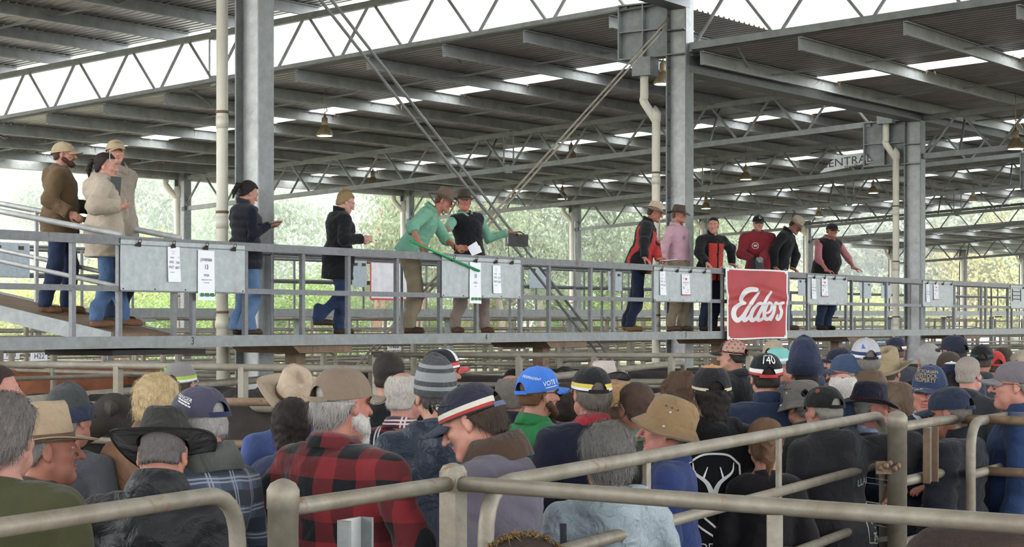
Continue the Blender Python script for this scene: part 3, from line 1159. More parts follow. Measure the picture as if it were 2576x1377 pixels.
for pts, wds in STROKES:
    q = smoothline([(x, y, w) for (x, y), w in zip(pts, wds)], 6)
    for i in range(len(q)):
        x, y, w = q[i]
        n0 = len(vs)
        vs.append(bpt(x, y))
        for k in range(14):
            a = 2 * math.pi * k / 14
            vs.append(bpt(x + w / 2 * math.cos(a), y + w / 2 * math.sin(a)))
        fs += [(n0, n0 + 1 + (k + 1) % 14, n0 + 1 + k) for k in range(14)]
        if i:
            x0, y0, w0 = q[i - 1]
            d = np.array([x - x0, y - y0])
            d = d / (np.linalg.norm(d) + 1e-9)
            nrm = np.array([-d[1], d[0]])
            n0 = len(vs)
            vs += [bpt(x0 + nrm[0] * w0 / 2, y0 + nrm[1] * w0 / 2), bpt(x0 - nrm[0] * w0 / 2, y0 - nrm[1] * w0 / 2), bpt(x - nrm[0] * w / 2, y - nrm[1] * w / 2), bpt(x + nrm[0] * w / 2, y + nrm[1] * w / 2)]
            fs.append((n0, n0 + 1, n0 + 2, n0 + 3))
link('script_lettering', raw_mesh('script_lettering', vs, fs, [M_BANW]), ban)
for u in (0.005, 0.995):
    MB().tube([ban_p(u, .0), (u * bw, .03, .03), (u * bw, .09, .0)], .006, 6).build('tie_string', M_BANW, ban)


# ---------------------------------------------------------------- cattle yard fences and gates
def fence(p0, p1, zs, r=.03, posts=3, top_extra=.06, lab='', post_r=.045, mat=None, cap=True, group=None, square=False):
    """pipe fence from p0 to p1 (x, y on the floor), rails at heights zs"""
    mat = mat or M_PIPE_FAR
    p0, p1 = Vector((p0[0], p0[1], 0)), Vector((p1[0], p1[1], 0))
    o = thing('pen_fence', lab, 'fence', p0, 0, group)
    for z in zs:
        MB(p0).tube([p0 + ZV * z, p1 + ZV * z], r, 10).build('rail', mat, o, True)
    for i in range(posts):
        q = p0.lerp(p1, i / max(1, posts - 1))
        zt = max(zs) + top_extra
        if square:
            MB(p0).box(q + ZV * zt / 2, AV * post_r, BV * post_r, ZV * zt / 2).build('post', mat, o)
        else:
            MB(p0).lathe(q, [(post_r, 0), (post_r, zt - .02), (post_r * 1.05, zt - .02), (post_r * 1.05, zt), (post_r * .6, zt + .02), (.01, zt + .03)], 12).build('post', mat, o, False)
    return o


def gate(p0, p1, zs, r=.032, lab='', mat=None, bend_at=(0, 1), bars=2, group=None, rad=.16):
    mat = mat or M_PIPE
    p0, p1 = Vector((p0[0], p0[1], 0)), Vector((p1[0], p1[1], 0))
    o = thing('pen_gate', lab, 'gate', p0, 0, group)
    zt, zb = max(zs), .12
    d = (p1 - p0).normalized()
    pts = [p0 + ZV * zt]
    if 0 in bend_at:
        pts = bend(p0 + ZV * zb, p0 + ZV * zt, p0 + d * .5 + ZV * zt, rad)
    if 1 in bend_at:
        pts = pts + bend(p1 - d * .5 + ZV * zt, p1 + ZV * zt, p1 + ZV * zb, rad)[0:]
    else:
        pts.append(p1 + ZV * zt)
    MB(p0).tube(pts, r, 12).build('frame_tube', mat, o, True)
    for z in zs:
        if z < zt:
            MB(p0).tube([p0 + ZV * z, p1 + ZV * z], r * .92, 12).build('rail', mat, o, True)
    for i in range(bars):
        q = p0.lerp(p1, (i + 1) / (bars + 1))
        MB(p0).box(q + ZV * (zt + zb) / 2, d * .022, d.cross(ZV) * .008, ZV * (zt - zb) / 2).build('upright', mat, o)
    return o


ZR = [1.45, 1.186, .887, .60]


def gp(x, y, h=.5):
    """floor point under a rail seen at pixel x, y with the rail h below eye level"""
    Yd = h * F_PX / (y - HOR)
    return ((x - 1288) / F_PX * Yd, Yd)


# foreground
gA = gate(gp(-160, 1352), gp(598, 1238), ZR, .0255, 'bent tube gate across the lower left corner', bend_at=(1,), bars=0, rad=.16)
p_a, p_b = gp(712, 1280), gp(1140, 1216)
o = fence(p_a, p_b, ZR, .024, 0, lab='short pipe rail with a 4 marked channel, between two capped posts, bottom centre', mat=M_PIPE)
base = Vector((p_a[0], p_a[1], 0))
MB(base).lathe(base, [(.042, 0), (.042, 1.45), (.0445, 1.45), (.0445, 1.50), (.034, 1.518), (.015, 1.528), (.004, 1.531)], 24).build('post', M_PIPE, o, True)
q = Vector((p_b[0], p_b[1], 0))
MB(base).box(q + ZV * .74, AV * .031, BV * .031, ZV * .74).build('post', M_PIPE, o)
MB(base).lathe(q + ZV * 1.485, [(.042, -.04), (.0435, .0), (.032, .02), (.008, .028)], 10).build('post_cap', M_PIPE, o)
d = (q - base).normalized()
c = base.lerp(q, .30) + ZV * 1.03
n = d.cross(ZV).normalized()
MB(base).box(c + n * .035, d * .055, n * .004, ZV * .37).build('slide_channel', M_GALV_PALE, o)
for s in (-1, 1):
    MB(base).box(c + n * .055 + d * s * .055, d * .005, n * .02, ZV * .37).build('channel_lip', M_GALV, o)
lettering('4', .10, c + n * .041 + ZV * .24, d, ZV, MK, o, base=base, stretch=.6)
lf = fence(p_b, gp(2660, 1326), ZR[:1], .0245, 0, lab='long nearest top rail crossing low from the centre post to the right edge', mat=M_PIPE)
base = lf.location.copy()
e = Vector((*gp(1949, 1278), 0))
MB(base).box(e + ZV * .72, (.021, -.002, 0), (0, .006, 0), ZV * .71).build('upright', M_PIPE, lf)
g4a, g4b = gp(1222, 1222), gp(2223, 1044)
gB = gate(g4a, g4b, ZR, .0255, 'long bent tube gate sloping up to the right, through the crowd', bars=0, rad=.17)
base = gB.location.copy()
for x in (1627, 1959):
    f = (x - 1222) / 1000
    # place along the gate by true position
    v0, v1 = Vector((*g4a, 0)), Vector((*g4b, 0))
    lo, hi = 0., 1.
    for _ in range(40):
        mid = (lo + hi) / 2
        q = v0.lerp(v1, mid)
        if 1288 + F_PX * q.x / q.y < x:
            lo = mid
        else:
            hi = mid
    q = v0.lerp(v1, lo)
    d = (v1 - v0).normalized()
    MB(base).box(q + ZV * .76, d * .022, d.cross(ZV) * .008, ZV * .67).build('upright', M_PIPE, gB)
p_c, p_d = gp(2257, 1076), gp(2407, 1054)
o = fence(p_c, p_d, ZR, .0255, 0, lab='rusty short rail between the hinge post and the square post at right', mat=M_PIPE)
base = Vector((p_c[0], p_c[1], 0))
MB(base).lathe(base, [(.046, 0), (.046, 1.45), (.049, 1.45), (.049, 1.50), (.036, 1.518), (.015, 1.528), (.004, 1.531)], 24).build('post', M_PIPE, o, True)
q = Vector((p_d[0], p_d[1], 0))
MB(base).box(q + ZV * .745, AV * .033, BV * .033, ZV * .745).build('post', M_PIPE, o)
MB(base).lathe(q + ZV * 1.49, [(.044, -.04), (.046, .0), (.034, .02), (.008, .028)], 10).build('post_cap', M_PIPE, o)
d = (q - base).normalized()
n = d.cross(ZV).normalized()
c = base.lerp(q, .36) + ZV * 1.30
MB(base).box(c + n * .04, d * .06, n * .004, ZV * .135).build('slide_channel', M_GALV, o)
for s in (-1, 1):
    MB(base).box(c + n * .055 + d * s * .06, d * .005, n * .018, ZV * .135).build('channel_lip', M_RUSTY, o)
for i in range(5):
    MB(base).lathe(base + Vector((-.085 + .02 * i, -.05 - .012 * (i % 2), 1.26 + .012 * (i % 3))), [(.008, -.012), (.016, 0), (.008, .012)], 8, axis=(1, 0, .3)).build('chain_link', M_RUSTY, o)
MB(base).box(base + Vector((-.055, -.02, 1.26)), (.05, 0, 0), (0, .012, 0), (0, 0, .03)).build('hinge', M_RUSTY, o)
o = fence(p_d, gp(2700, 1064), ZR, .024, 0, lab='rusty rail running off the right edge from the square post', mat=M_RUSTY)
o = gate(gp(2442, 1063), gp(2740, 1013), ZR, .0255, 'second bent tube gate behind the square post at the right edge', bend_at=(0,), bars=0, rad=.16)

# behind the crowd
fence((-5.6, 16.2), (-1.05, 14.0), [1.585, 1.25, .95, .65, .36], .03, 5, .0, 'long horizontal pipe fence behind the left of the crowd', square=True, post_r=.03)
fence((-1.6, 20.4), (2.6, 19.6), [1.585, 1.25, .95, .65, .36], .03, 6, .0, 'long horizontal pipe fence behind the middle of the crowd', square=True, post_r=.03)
gate(gp(-120, 1026, .635), gp(785, 944, .635), [1.315, .98, .65, .34], .040, 'big pale pipe gate behind the grey beanie and cream hat, left', mat=M_PIPE_FAR, bend_at=(1,), bars=1)
gate(gp(1380, 950, .5), gp(1720, 913, .5), [1.45, 1.1, .75, .4], .035, 'pale bent tube gate behind the man in the black and orange cap', mat=M_PIPE_FAR, bend_at=(1,), bars=1)
fence(gp(520, 1012, .62), gp(1000, 1011, .62), [1.33, 1.0, .68], .034, 2, .0, 'rusty low rail behind the purple cap man', mat=M_RUSTY)
fence(gp(1560, 961, .62), gp(1800, 962, .62), [1.33, 1.0, .68], .034, 2, .1, 'tan low rail behind the balding man, with a capped post', mat=M_PIPE, post_r=.06)
fence(gp(640, 1084, .95), gp(1000, 1074, .95), [1.0, .68], .036, 2, .0, 'low pale rail behind the blue shirt of the cream hat man', mat=M_PIPE_FAR)
# ---------------------------------------------------------------- solid figures: smooth-union shapes turned into one skin
def _smin(a, b, k):
    h = np.maximum(k - np.abs(a - b), 0.0) / k
    return np.minimum(a, b) - h * h * k * 0.25


class Solid:
    """list of rounded cones and ellipsoids blended into one continuous surface"""

    def __init__(self, k=0.03):
        self.p, self.k = [], k

    def cone(self, a, b, ra, rb, k=None, sub=False):
        self.p.append(('c', np.array(a, float), np.array(b, float), ra, rb, k or self.k, sub))
        return self

    def ell(self, c, r, R=None, k=None, sub=False):
        self.p.append(('e', np.array(c, float), np.array(r, float), R, None, k or self.k, sub))
        return self

    def grow(self, d):
        s = Solid(self.k)
        for q in self.p:
            if q[0] == 'c':
                s.p.append(('c', q[1], q[2], q[3] + d, q[4] + d, q[5], q[6]))
            else:
                s.p.append(('e', q[1], q[2] + d, q[3], None, q[5], q[6]))
        return s

    def move(self, M3, off):
        for i, q in enumerate(self.p):
            if q[0] == 'c':
                self.p[i] = ('c', M3 @ q[1] + off, M3 @ q[2] + off, *q[3:])
            else:
                R = np.eye(3) if q[3] is None else q[3]
                self.p[i] = ('e', M3 @ q[1] + off, q[2], M3 @ R, None, q[5], q[6])
        return self

    def mesh(self, res, post=None, pad=0.03):
        lo, hi = np.full(3, 1e9), np.full(3, -1e9)
        for q in self.p:
            if q[6]:
                continue
            if q[0] == 'c':
                r = max(q[3], q[4])
                lo = np.minimum(lo, np.minimum(q[1], q[2]) - r)
                hi = np.maximum(hi, np.maximum(q[1], q[2]) + r)
            else:
                r = q[2] if q[3] is None else np.full(3, q[2].max())
                lo = np.minimum(lo, q[1] - r)
                hi = np.maximum(hi, q[1] + r)
        lo, hi = lo - pad, hi + pad
        n = np.ceil((hi - lo) / res).astype(int) + 1
        ax = [(lo[i] + res * np.arange(n[i])).astype(np.float32) for i in range(3)]
        D = np.full(n, 0.3, np.float32)
        for q in self.p:
            k = q[5]
            m = k + 2.5 * res
            if q[0] == 'c':
                r = max(q[3], q[4])
                b0, b1 = np.minimum(q[1], q[2]) - r - m, np.maximum(q[1], q[2]) + r + m
            else:
                r = q[2] if q[3] is None else np.full(3, q[2].max())
                b0, b1 = q[1] - r - m, q[1] + r + m
            i0 = np.clip(np.floor((b0 - lo) / res).astype(int), 0, n)
            i1 = np.clip(np.ceil((b1 - lo) / res).astype(int) + 1, 0, n)
            if np.any(i1 <= i0):
                continue
            sl = tuple(slice(i0[i], i1[i]) for i in range(3))
            X = ax[0][sl[0]][:, None, None]
            Y = ax[1][sl[1]][None, :, None]
            Z = ax[2][sl[2]][None, None, :]
            if q[0] == 'c':
                a, b = q[1], q[2]
                d = b - a
                L2 = max(1e-12, d @ d)
                t = np.clip(((X - a[0]) * d[0] + (Y - a[1]) * d[1] + (Z - a[2]) * d[2]) / L2, 0, 1)
                dd = np.sqrt((X - a[0] - t * d[0]) ** 2 + (Y - a[1] - t * d[1]) ** 2 + (Z - a[2] - t * d[2]) ** 2) - (q[3] + (q[4] - q[3]) * t)
            else:
                c, r, R = q[1], q[2], q[3]
                x, y, z = X - c[0], Y - c[1], Z - c[2]
                if R is not None:
                    x, y, z = (R[0, 0] * x + R[1, 0] * y + R[2, 0] * z, R[0, 1] * x + R[1, 1] * y + R[2, 1] * z, R[0, 2] * x + R[1, 2] * y + R[2, 2] * z)
                k0 = np.sqrt((x / r[0]) ** 2 + (y / r[1]) ** 2 + (z / r[2]) ** 2)
                k1 = np.sqrt((x / r[0] ** 2) ** 2 + (y / r[1] ** 2) ** 2 + (z / r[2] ** 2) ** 2) + 1e-6
                dd = k0 * (k0 - 1.0) / k1
            D[sl] = -_smin(-D[sl], dd, k) if q[6] else _smin(D[sl], dd, k)
        if post is not None:
            D = post(D, ax[0][:, None, None], ax[1][None, :, None], ax[2][None, None, :]).astype(np.float32)
        return surfnet(D, lo, res)


_COR = np.array([[0, 0, 0], [1, 0, 0], [0, 1, 0], [1, 1, 0], [0, 0, 1], [1, 0, 1], [0, 1, 1], [1, 1, 1]])
_EDG = [(0, 1), (2, 3), (4, 5), (6, 7), (0, 2), (1, 3), (4, 6), (5, 7), (0, 4), (1, 5), (2, 6), (3, 7)]


def surfnet(D, lo, res):
    s = D < 0
    n = np.array(D.shape) - 1
    cnt = np.zeros(n, np.int8)
    for c in _COR:
        cnt += s[c[0]:c[0] + n[0], c[1]:c[1] + n[1], c[2]:c[2] + n[2]]
    I = np.argwhere((cnt > 0) & (cnt < 8))
    if len(I) == 0:
        return np.zeros((0, 3)), np.zeros((0, 4), np.int32)
    ids = np.full(n, -1, np.int32)
    ids[I[:, 0], I[:, 1], I[:, 2]] = np.arange(len(I))
    dv = np.stack([D[I[:, 0] + c[0], I[:, 1] + c[1], I[:, 2] + c[2]] for c in _COR], 1)
    acc, num = np.zeros((len(I), 3)), np.zeros(len(I))
    for a, b in _EDG:
        da, db = dv[:, a], dv[:, b]
        x = (da < 0) != (db < 0)
        t = np.where(x, da / np.where(x, da - db, 1), 0)
        acc += np.where(x[:, None], _COR[a] + (_COR[b] - _COR[a]) * t[:, None], 0)
        num += x
    V = lo + (I + acc / num[:, None]) * res
    Q = []
    for axis in range(3):
        u, v = (axis + 1) % 3, (axis + 2) % 3
        sh = [slice(None)] * 3
        s0, s1 = list(sh), list(sh)
        s0[axis], s1[axis] = slice(0, -1), slice(1, None)
        A, Bb = s[tuple(s0)], s[tuple(s1)]
        E = np.argwhere(A != Bb)
        ok = (E[:, u] > 0) & (E[:, v] > 0) & (E[:, u] < n[u]) & (E[:, v] < n[v])
        E = E[ok]
        if not len(E):
            continue
        fl = A[E[:, 0], E[:, 1], E[:, 2]]

        def cell(du, dv_):
            e = E.copy()
            e[:, u] += du
            e[:, v] += dv_
            return ids[e[:, 0], e[:, 1], e[:, 2]]
        q = np.stack([cell(-1, -1), cell(0, -1), cell(0, 0), cell(-1, 0)], 1)
        q[~fl] = q[~fl][:, ::-1]
        Q.append(q)
    Q = np.concatenate(Q)
    return V, Q[(Q >= 0).all(1)].astype(np.int32)


def rotx(a):
    c, s = math.cos(a), math.sin(a)
    return np.array([[1, 0, 0], [0, c, -s], [0, s, c]])


def roty(a):
    c, s = math.cos(a), math.sin(a)
    return np.array([[c, 0, s], [0, 1, 0], [-s, 0, c]])


def rotz(a):
    c, s = math.cos(a), math.sin(a)
    return np.array([[c, -s, 0], [s, c, 0], [0, 0, 1]])


D2R = math.pi / 180


def wave(X, Y, Z, f=26.0, seed=0.0):
    return np.sin(f * X + 3 * np.sin(0.6 * f * Z + seed)) * np.sin(0.8 * f * Z + 2 * np.sin(0.7 * f * Y + seed) + seed) + 0.6 * np.sin(1.7 * f * Z + 1.1 * f * Y + 2 * np.sin(f * X + seed))


# ---- heads: centred between the ears, face towards -Y; built once and reused
def head_solid(kind):
    s = Solid(0.022)
    f = 0.93 if kind == 'woman' else 1.0
    s.ell((0, .014, .045), (.076 * f, .097, .082))
    s.ell((0, -.028, -.02), (.063 * f, .068, .092 * f))
    for q in (-1, 1):
        s.cone((q * .048 * f, -.005, -.052), (q * .012, -.076, -.094 * f), .026 * f, .022)
        s.ell((q * .043 * f, -.062, -.016), (.024, .022, .02))
    s.ell((0, -.083, -.098 * f), (.022, .017, .016))
    if kind == 'old':
        s.ell((0, -.045, -.108), (.045, .04, .026))
        for q in (-1, 1):
            s.ell((q * .042, -.05, -.07), (.026, .026, .03))
    s.cone((-.036, -.081, .034), (.036, -.081, .034), .012, .012, .016)
    nl = .119 if kind == 'woman' else (.128 if kind == 'old' else .124)
    s.cone((0, -.090, .022), (0, -nl, -.026), .009, .0125, .012)
    for q in (-1, 1):
        s.ell((q * .012, -.103, -.029), (.0085, .011, .008), k=.008)
        s.ell((q * .031, -.104, .014), (.0165, .016, .0095), k=.012, sub=True)
    for q in (-1, 1):
        s.cone((q * .022, -.0925, .0205), (q * .041, -.0885, .0205), .0055, .0055, .005)
        s.cone((q * .022, -.0925, .0055), (q * .041, -.0885, .0065), .0045, .0045, .005)
    s.ell((0, -.0975, -.056), (.023, .010, .006), k=.006)
    s.ell((0, -.0955, -.067), (.020, .010, .007), k=.006)
    s.cone((-.021, -.101, -.0615), (.021, -.101, -.0615), .0024, .0024, .004, True)
    for q in (-1, 1):
        R = rotz(q * .38) @ roty(0)
        s.ell((q * .079 * f, .014, .002), (.009, .020, .033), R, .010)
        s.ell((q * .079 * f, .006, -.026), (.008, .010, .012), R, .010)
        s.ell((q * .090 * f, .008, .003), (.006, .010, .018), R, .006, True)
    s.cone((0, .022, -.05), (0, .04, -.21), .055 * f, .058 * f, .03)
    return s


HEADS = {k: head_solid(k).mesh(.0058) for k in ('man', 'woman', 'old')}
HEADS_FAR = {k: head_solid(k).mesh(.0095) for k in ('man', 'woman', 'old')}


# ---- hair pieces, in head coordinates
def hair(style, seed=0.0, res=.008):
    s = Solid(.02)
    th = {'short': .010, 'crop': .007, 'full': .020, 'curly': .034, 'ring': .011, 'tail': .012, 'bun': .008, 'bob': .022, 'long': .020, 'thick': .022}[style]
    s.ell((0, .016, .046), (.078 + th, .098 + th, .083 + th))
    if style in ('bob', 'long'):
        s.cone((0, .05, 0), (0, .085, -.13 if style == 'bob' else -.20), .088, .062 if style == 'bob' else .05, .04)
    elif style in ('full', 'thick', 'curly'):
        s.ell((0, .06, -.02), (.075 + th * .6, .055 + th * .5, .07))
    else:
        s.ell((0, .055, -.02), (.070 + th * .4, .050 + th * .5, .065))
    amp = {'curly': .012, 'full': .006, 'bob': .006, 'long': .007, 'thick': .006}.get(style, .0025)

    def post(D, X, Y, Z):
        D = D + amp * wave(X, Y, Z, 55 if style == 'curly' else 80, seed) * .6
        # hairline: keep above the brow, behind the temples, above the nape
        line = np.where(Y < -.02, .076 + (-.02 - Y) * .15, np.where(Y < .02, .076 - (Y + .02) * 1.85, 0.002 - (Y - .02) * 1.35))
        low = {'bob': -.14, 'long': -.24, 'full': -.085, 'thick': -.10, 'curly': -.075, 'short': -.052, 'crop': -.046, 'ring': -.055}.get(style, -.066)
        line = np.maximum(line, low)
        D = np.maximum(D, (line - Z) * .8)
        side = np.where(Y < .03, np.where(Z < .03, np.abs(X) * 0 + (.028 - Y) * .6 - .012 * 0, -1.0), -1.0)   # leave the face and ears clear
        D = np.maximum(D, np.where((Y < .010) & (Z < .010), .01, -1.0))
        D = np.maximum(D, side * 0 - 1)
        if style == 'ring':
            top = np.sqrt((X / .062) ** 2 + ((Y - .0) / .088) ** 2)
            D = np.maximum(D, np.where(Z > .06, (1.0 - top) * .05, -1))
            D = np.maximum(D, np.where((Y < -.02), .02, -1))
        return D
    V, Q = s.mesh(res, post)
    if style in ('tail', 'bun', 'long'):
        e = Solid(.02)
        if style == 'tail':
            e.cone((0, .11, .05), (0, .15, .03), .022, .026).cone((0, .15, .03), (0, .165, -.05), .027, .024).cone((0, .165, -.05), (0, .155, -.13), .022, .006)
        elif style == 'bun':
            e.ell((0, .055, .142), (.040, .034, .030)).ell((.018, .07, .15), (.024, .022, .02)).cone((0, .04, .10), (0, .055, .135), .034, .03)
        if style != 'long':
            V2, Q2 = e.mesh(res, lambda D, X, Y, Z: D + .004 * wave(X, Y, Z, 90, seed))
            Q = np.concatenate([Q, Q2 + len(V)])
            V = np.concatenate([V, V2])
    return V, Q


_HAIR = {}


def hair_of(style, far=False):
    k = (style, far)
    if k not in _HAIR:
        _HAIR[k] = hair(style, len(style) * .7, .011 if far else .007)
    return _HAIR[k]


def beard_solid(long_):
    s = Solid(.02)
    for q in (-1, 1):
        s.cone((q * .050, -.010, -.050), (q * .014, -.078, -.094), *((.0335, .030) if long_ else (.0315, .0290)))
    s.ell((0, -.085, -.099), (.034, .027, .028) if long_ else (.030, .0235, .022))
    if long_:
        s.ell((0, -.088, -.130), (.036, .030, .045))
        for q in (-1, 1):
            s.ell((q * .043, -.054, -.070), (.032, .033, .036))
    s.cone((-.022, -.100, -.046), (.022, -.100, -.046), .007, .007, .01)
    s.ell((0, -.105, -.0615), (.019, .02, .008), k=.008, sub=True)
    return s


def strands(V, Q, n, ln, wd, sag, rng, spread=.35):
    """fine ribbons growing out of a hair shell, returned as vertices and quads"""
    f = Q[rng.integers(0, len(Q), n)]
    w = rng.dirichlet((1, 1, 1, 1), n)
    p = np.einsum('ij,ijk->ik', w, V[f])
    nr = np.cross(V[f[:, 2]] - V[f[:, 0]], V[f[:, 3]] - V[f[:, 1]])
    nr /= np.linalg.norm(nr, axis=1, keepdims=True) + 1e-9
    down = np.array([0, .25, -1.0]) + rng.normal(0, spread, (n, 3))
    tan = down - nr * np.sum(down * nr, 1, keepdims=True)
    tan /= np.linalg.norm(tan, axis=1, keepdims=True) + 1e-9
    L = ln * rng.uniform(.5, 1.2, (n, 1))
    sd = np.cross(tan, nr) * wd
    p0 = p - nr * .002
    p1 = p + tan * L * .5 + nr * L * .22
    p2 = p + tan * L + nr * L * .12 + np.array([0, 0, -1]) * L * sag
    vs = np.concatenate([p0 - sd, p0 + sd, p1 - sd * .8, p1 + sd * .8, p2 - sd * .2, p2 + sd * .2])
    i = np.arange(n)
    q = np.concatenate([np.stack([i, i + n, i + 3 * n, i + 2 * n], 1), np.stack([i + 2 * n, i + 3 * n, i + 5 * n, i + 4 * n], 1)]).astype(np.int32)
    return vs, q


# ---- hats, in head coordinates: lists of (part name, vertices, polys, material slot per poly, slots)
def grid_faces(nu, nv, wrap=True):
    fs = []
    for j in range(nv - 1):
        for i in range(nu if wrap else nu - 1):
            a, b = j * nu + i, j * nu + (i + 1) % nu
            fs.append((a, b, b + nu, a + nu))
    return fs


def cap_pos(az, v, d=0.0, tall=1.0):
    """cap dome: az 0 = front (-Y), v 0 rim .. 1 top"""
    ph = v * math.pi / 2
    rz = .098 * tall
    x = (.0865 + d) * math.sin(az) * math.cos(ph) ** .75
    fr = .5 + .5 * math.cos(az)
    y = .012 - (.1085 + d) * math.cos(az) * math.cos(ph) ** (.62 if math.cos(az) > 0 and tall > 1.02 else .78)
    z0 = .030 + .012 * math.cos(az)
    return (x, y, z0 + (rz + d - (z0 - .03)) * math.sin(ph) ** 1.08)


def cap_parts(c):
    nu, nv = (96, 27) if c.get('strap', True) else (64, 21)
    mats = [c['col'], c.get('front', c['col']), c.get('s1', c['col']), c.get('s2', c['col'])]
    vs, fs, mi = [], [], []
    tall = c.get('tall', 1.0)
    for j in range(nv):
        for i in range(nu):
            seam = .0012 if i % (nu // 6) == 0 else 0
            az, v = 2 * math.pi * i / nu, j / (nv - 1) * .985
            if c.get('strap', True) and v > .055:
                bk = az - math.pi
                e = (bk / .44) ** 2 + (v / .30) ** 2
                if .74 < e < 1.32:
                    az, v = math.pi + bk / math.sqrt(e), v / math.sqrt(e)
            vs.append(cap_pos(az, v, -seam, tall))
    for j in range(nv - 1):
        for i in range(nu):
            az = (i + .5) / nu * 2 * math.pi
            back = abs(az - math.pi)
            vv = (j + .5) / (nv - 1)
            if c.get('strap', True) and .05 < vv < .30 and back < .44 * math.sqrt(1 - (vv / .30) ** 2):
                continue
            a, b = j * nu + i, j * nu + (i + 1) % nu
            fs.append((a, b, b + nu, a + nu))
            m = 0
            if 'front' in c and min(az, 2 * math.pi - az) < math.pi / 3.05 and vv >= c.get('frow', 0) / 11:
                m = 1
            if 'topc' in c and vv > .74:
                m = 1
            if 's1' in c and .13 < vv < .24:
                m = 2
            if 's2' in c and .03 < vv < .12:
                m = 3
            if vv < .06 and back < .45 and 'sc' in c:
                m = 3
            mi.append(m)
    out = [('crown', vs, fs, mi, mats)]
    # inner shell gives thickness
    n0 = len(vs)
    bz = math.pi
    # bill
    vs, fs = [], []
    bl = c.get('bl', .075)
    for side in (0, 1):
        for j in range(7):
            for i in range(15):
                u = (i / 14 - .5) * 2
                az = u * .98
                p = cap_pos(az, 0)
                out_ = j / 6 * bl * math.sqrt(max(0, 1 - (u * .96) ** 2))
                dn = -.018 * u * u - .10 * out_ - c.get('curl', .9) * out_ * abs(u) ** 1.5 * .22
                vs.append((p[0] * (1 - .10 * j / 6), p[1] - out_, p[2] + dn + .004 - side * .004))
    nn = 7 * 15
    for side in (0, 1):
        for j in range(6):
            for i in range(14):
                a = side * nn + j * 15 + i
                q = (a, a + 1, a + 16, a + 15)
                fs.append(q if side == 0 else q[::-1])
    for i in range(14):
        a = 6 * 15 + i
        fs.append((a + 1, a, a + nn, a + nn + 1))
    out.append(('bill', vs, fs, None, [c.get('bill', c['col'])]))
    m = MB()
    m.lathe(cap_pos(0, 1, 0, tall), [(.008, -.002), (.008, .002), (.004, .005)], 8)
    out.append(('top_button', m.v, m.f, None, [c.get('front', c['col'])]))
    if c.get('strap', True):
        m = MB()
        pts = [cap_pos(math.pi + a * .09, .03, .001) for a in range(-6, 7)]
        for a, b in zip(pts[:-1], pts[1:]):
            m.bar(a, b, .003, .016)
        out.append(('strap', m.v, m.f, None, [c.get('sc', c['col'])]))
    return out


def cap_text(txt, size, az, v, tilt, mat, tall=1.0, stretch=1.0):
    """lettering wrapped onto the cap dome"""
    vs, fs = text_mesh(txt, size)
    R = .098
    V = []
    for p in vs:
        x, y = p[0] * stretch, p[1]
        x, y = x * math.cos(tilt) - y * math.sin(tilt), x * math.sin(tilt) + y * math.cos(tilt)
        vv = v + y / (R * 1.45)
        V.append(cap_pos(az + x / (R * max(.3, math.cos(v * 1.3))), vv, .004, tall))
    return ('lettering', V, fs, None, [mat])


def cap_bars(rows, mat, tall=1.0):
    """small embroidered lines too fine to read: rows of (az from, az to, height)"""
    m = MB()
    for a0, a1, v0, v1 in rows:
        n = 12
        for i in range(n):
            f, g = i / n, (i + .45 + .4 * (i * 7 % 3) / 2) / n
            m.bar(cap_pos(a0 + (a1 - a0) * f, v0 + (v1 - v0) * f, .003, tall), cap_pos(a0 + (a1 - a0) * g, v0 + (v1 - v0) * g, .003, tall), .0015, .005)
    return ('embroidery', m.v, m.f, None, [mat])


def bill_text(txt, size, mat, bl=.08, tall=1.0, x0=0.0):
    vs, fs = text_mesh(txt, size)
    V = []
    for p in vs:
        x, o = p[0] + x0, bl * .55 - p[1]
        az = x / .0865
        q = cap_pos(az, 0)
        u = az / .98
        V.append((q[0] * .95, q[1] - o, q[2] - .018 * u * u - .10 * o - .9 * o * abs(u) ** 1.5 * .22 + .0065))
    return ('lettering', V, fs, None, [mat])


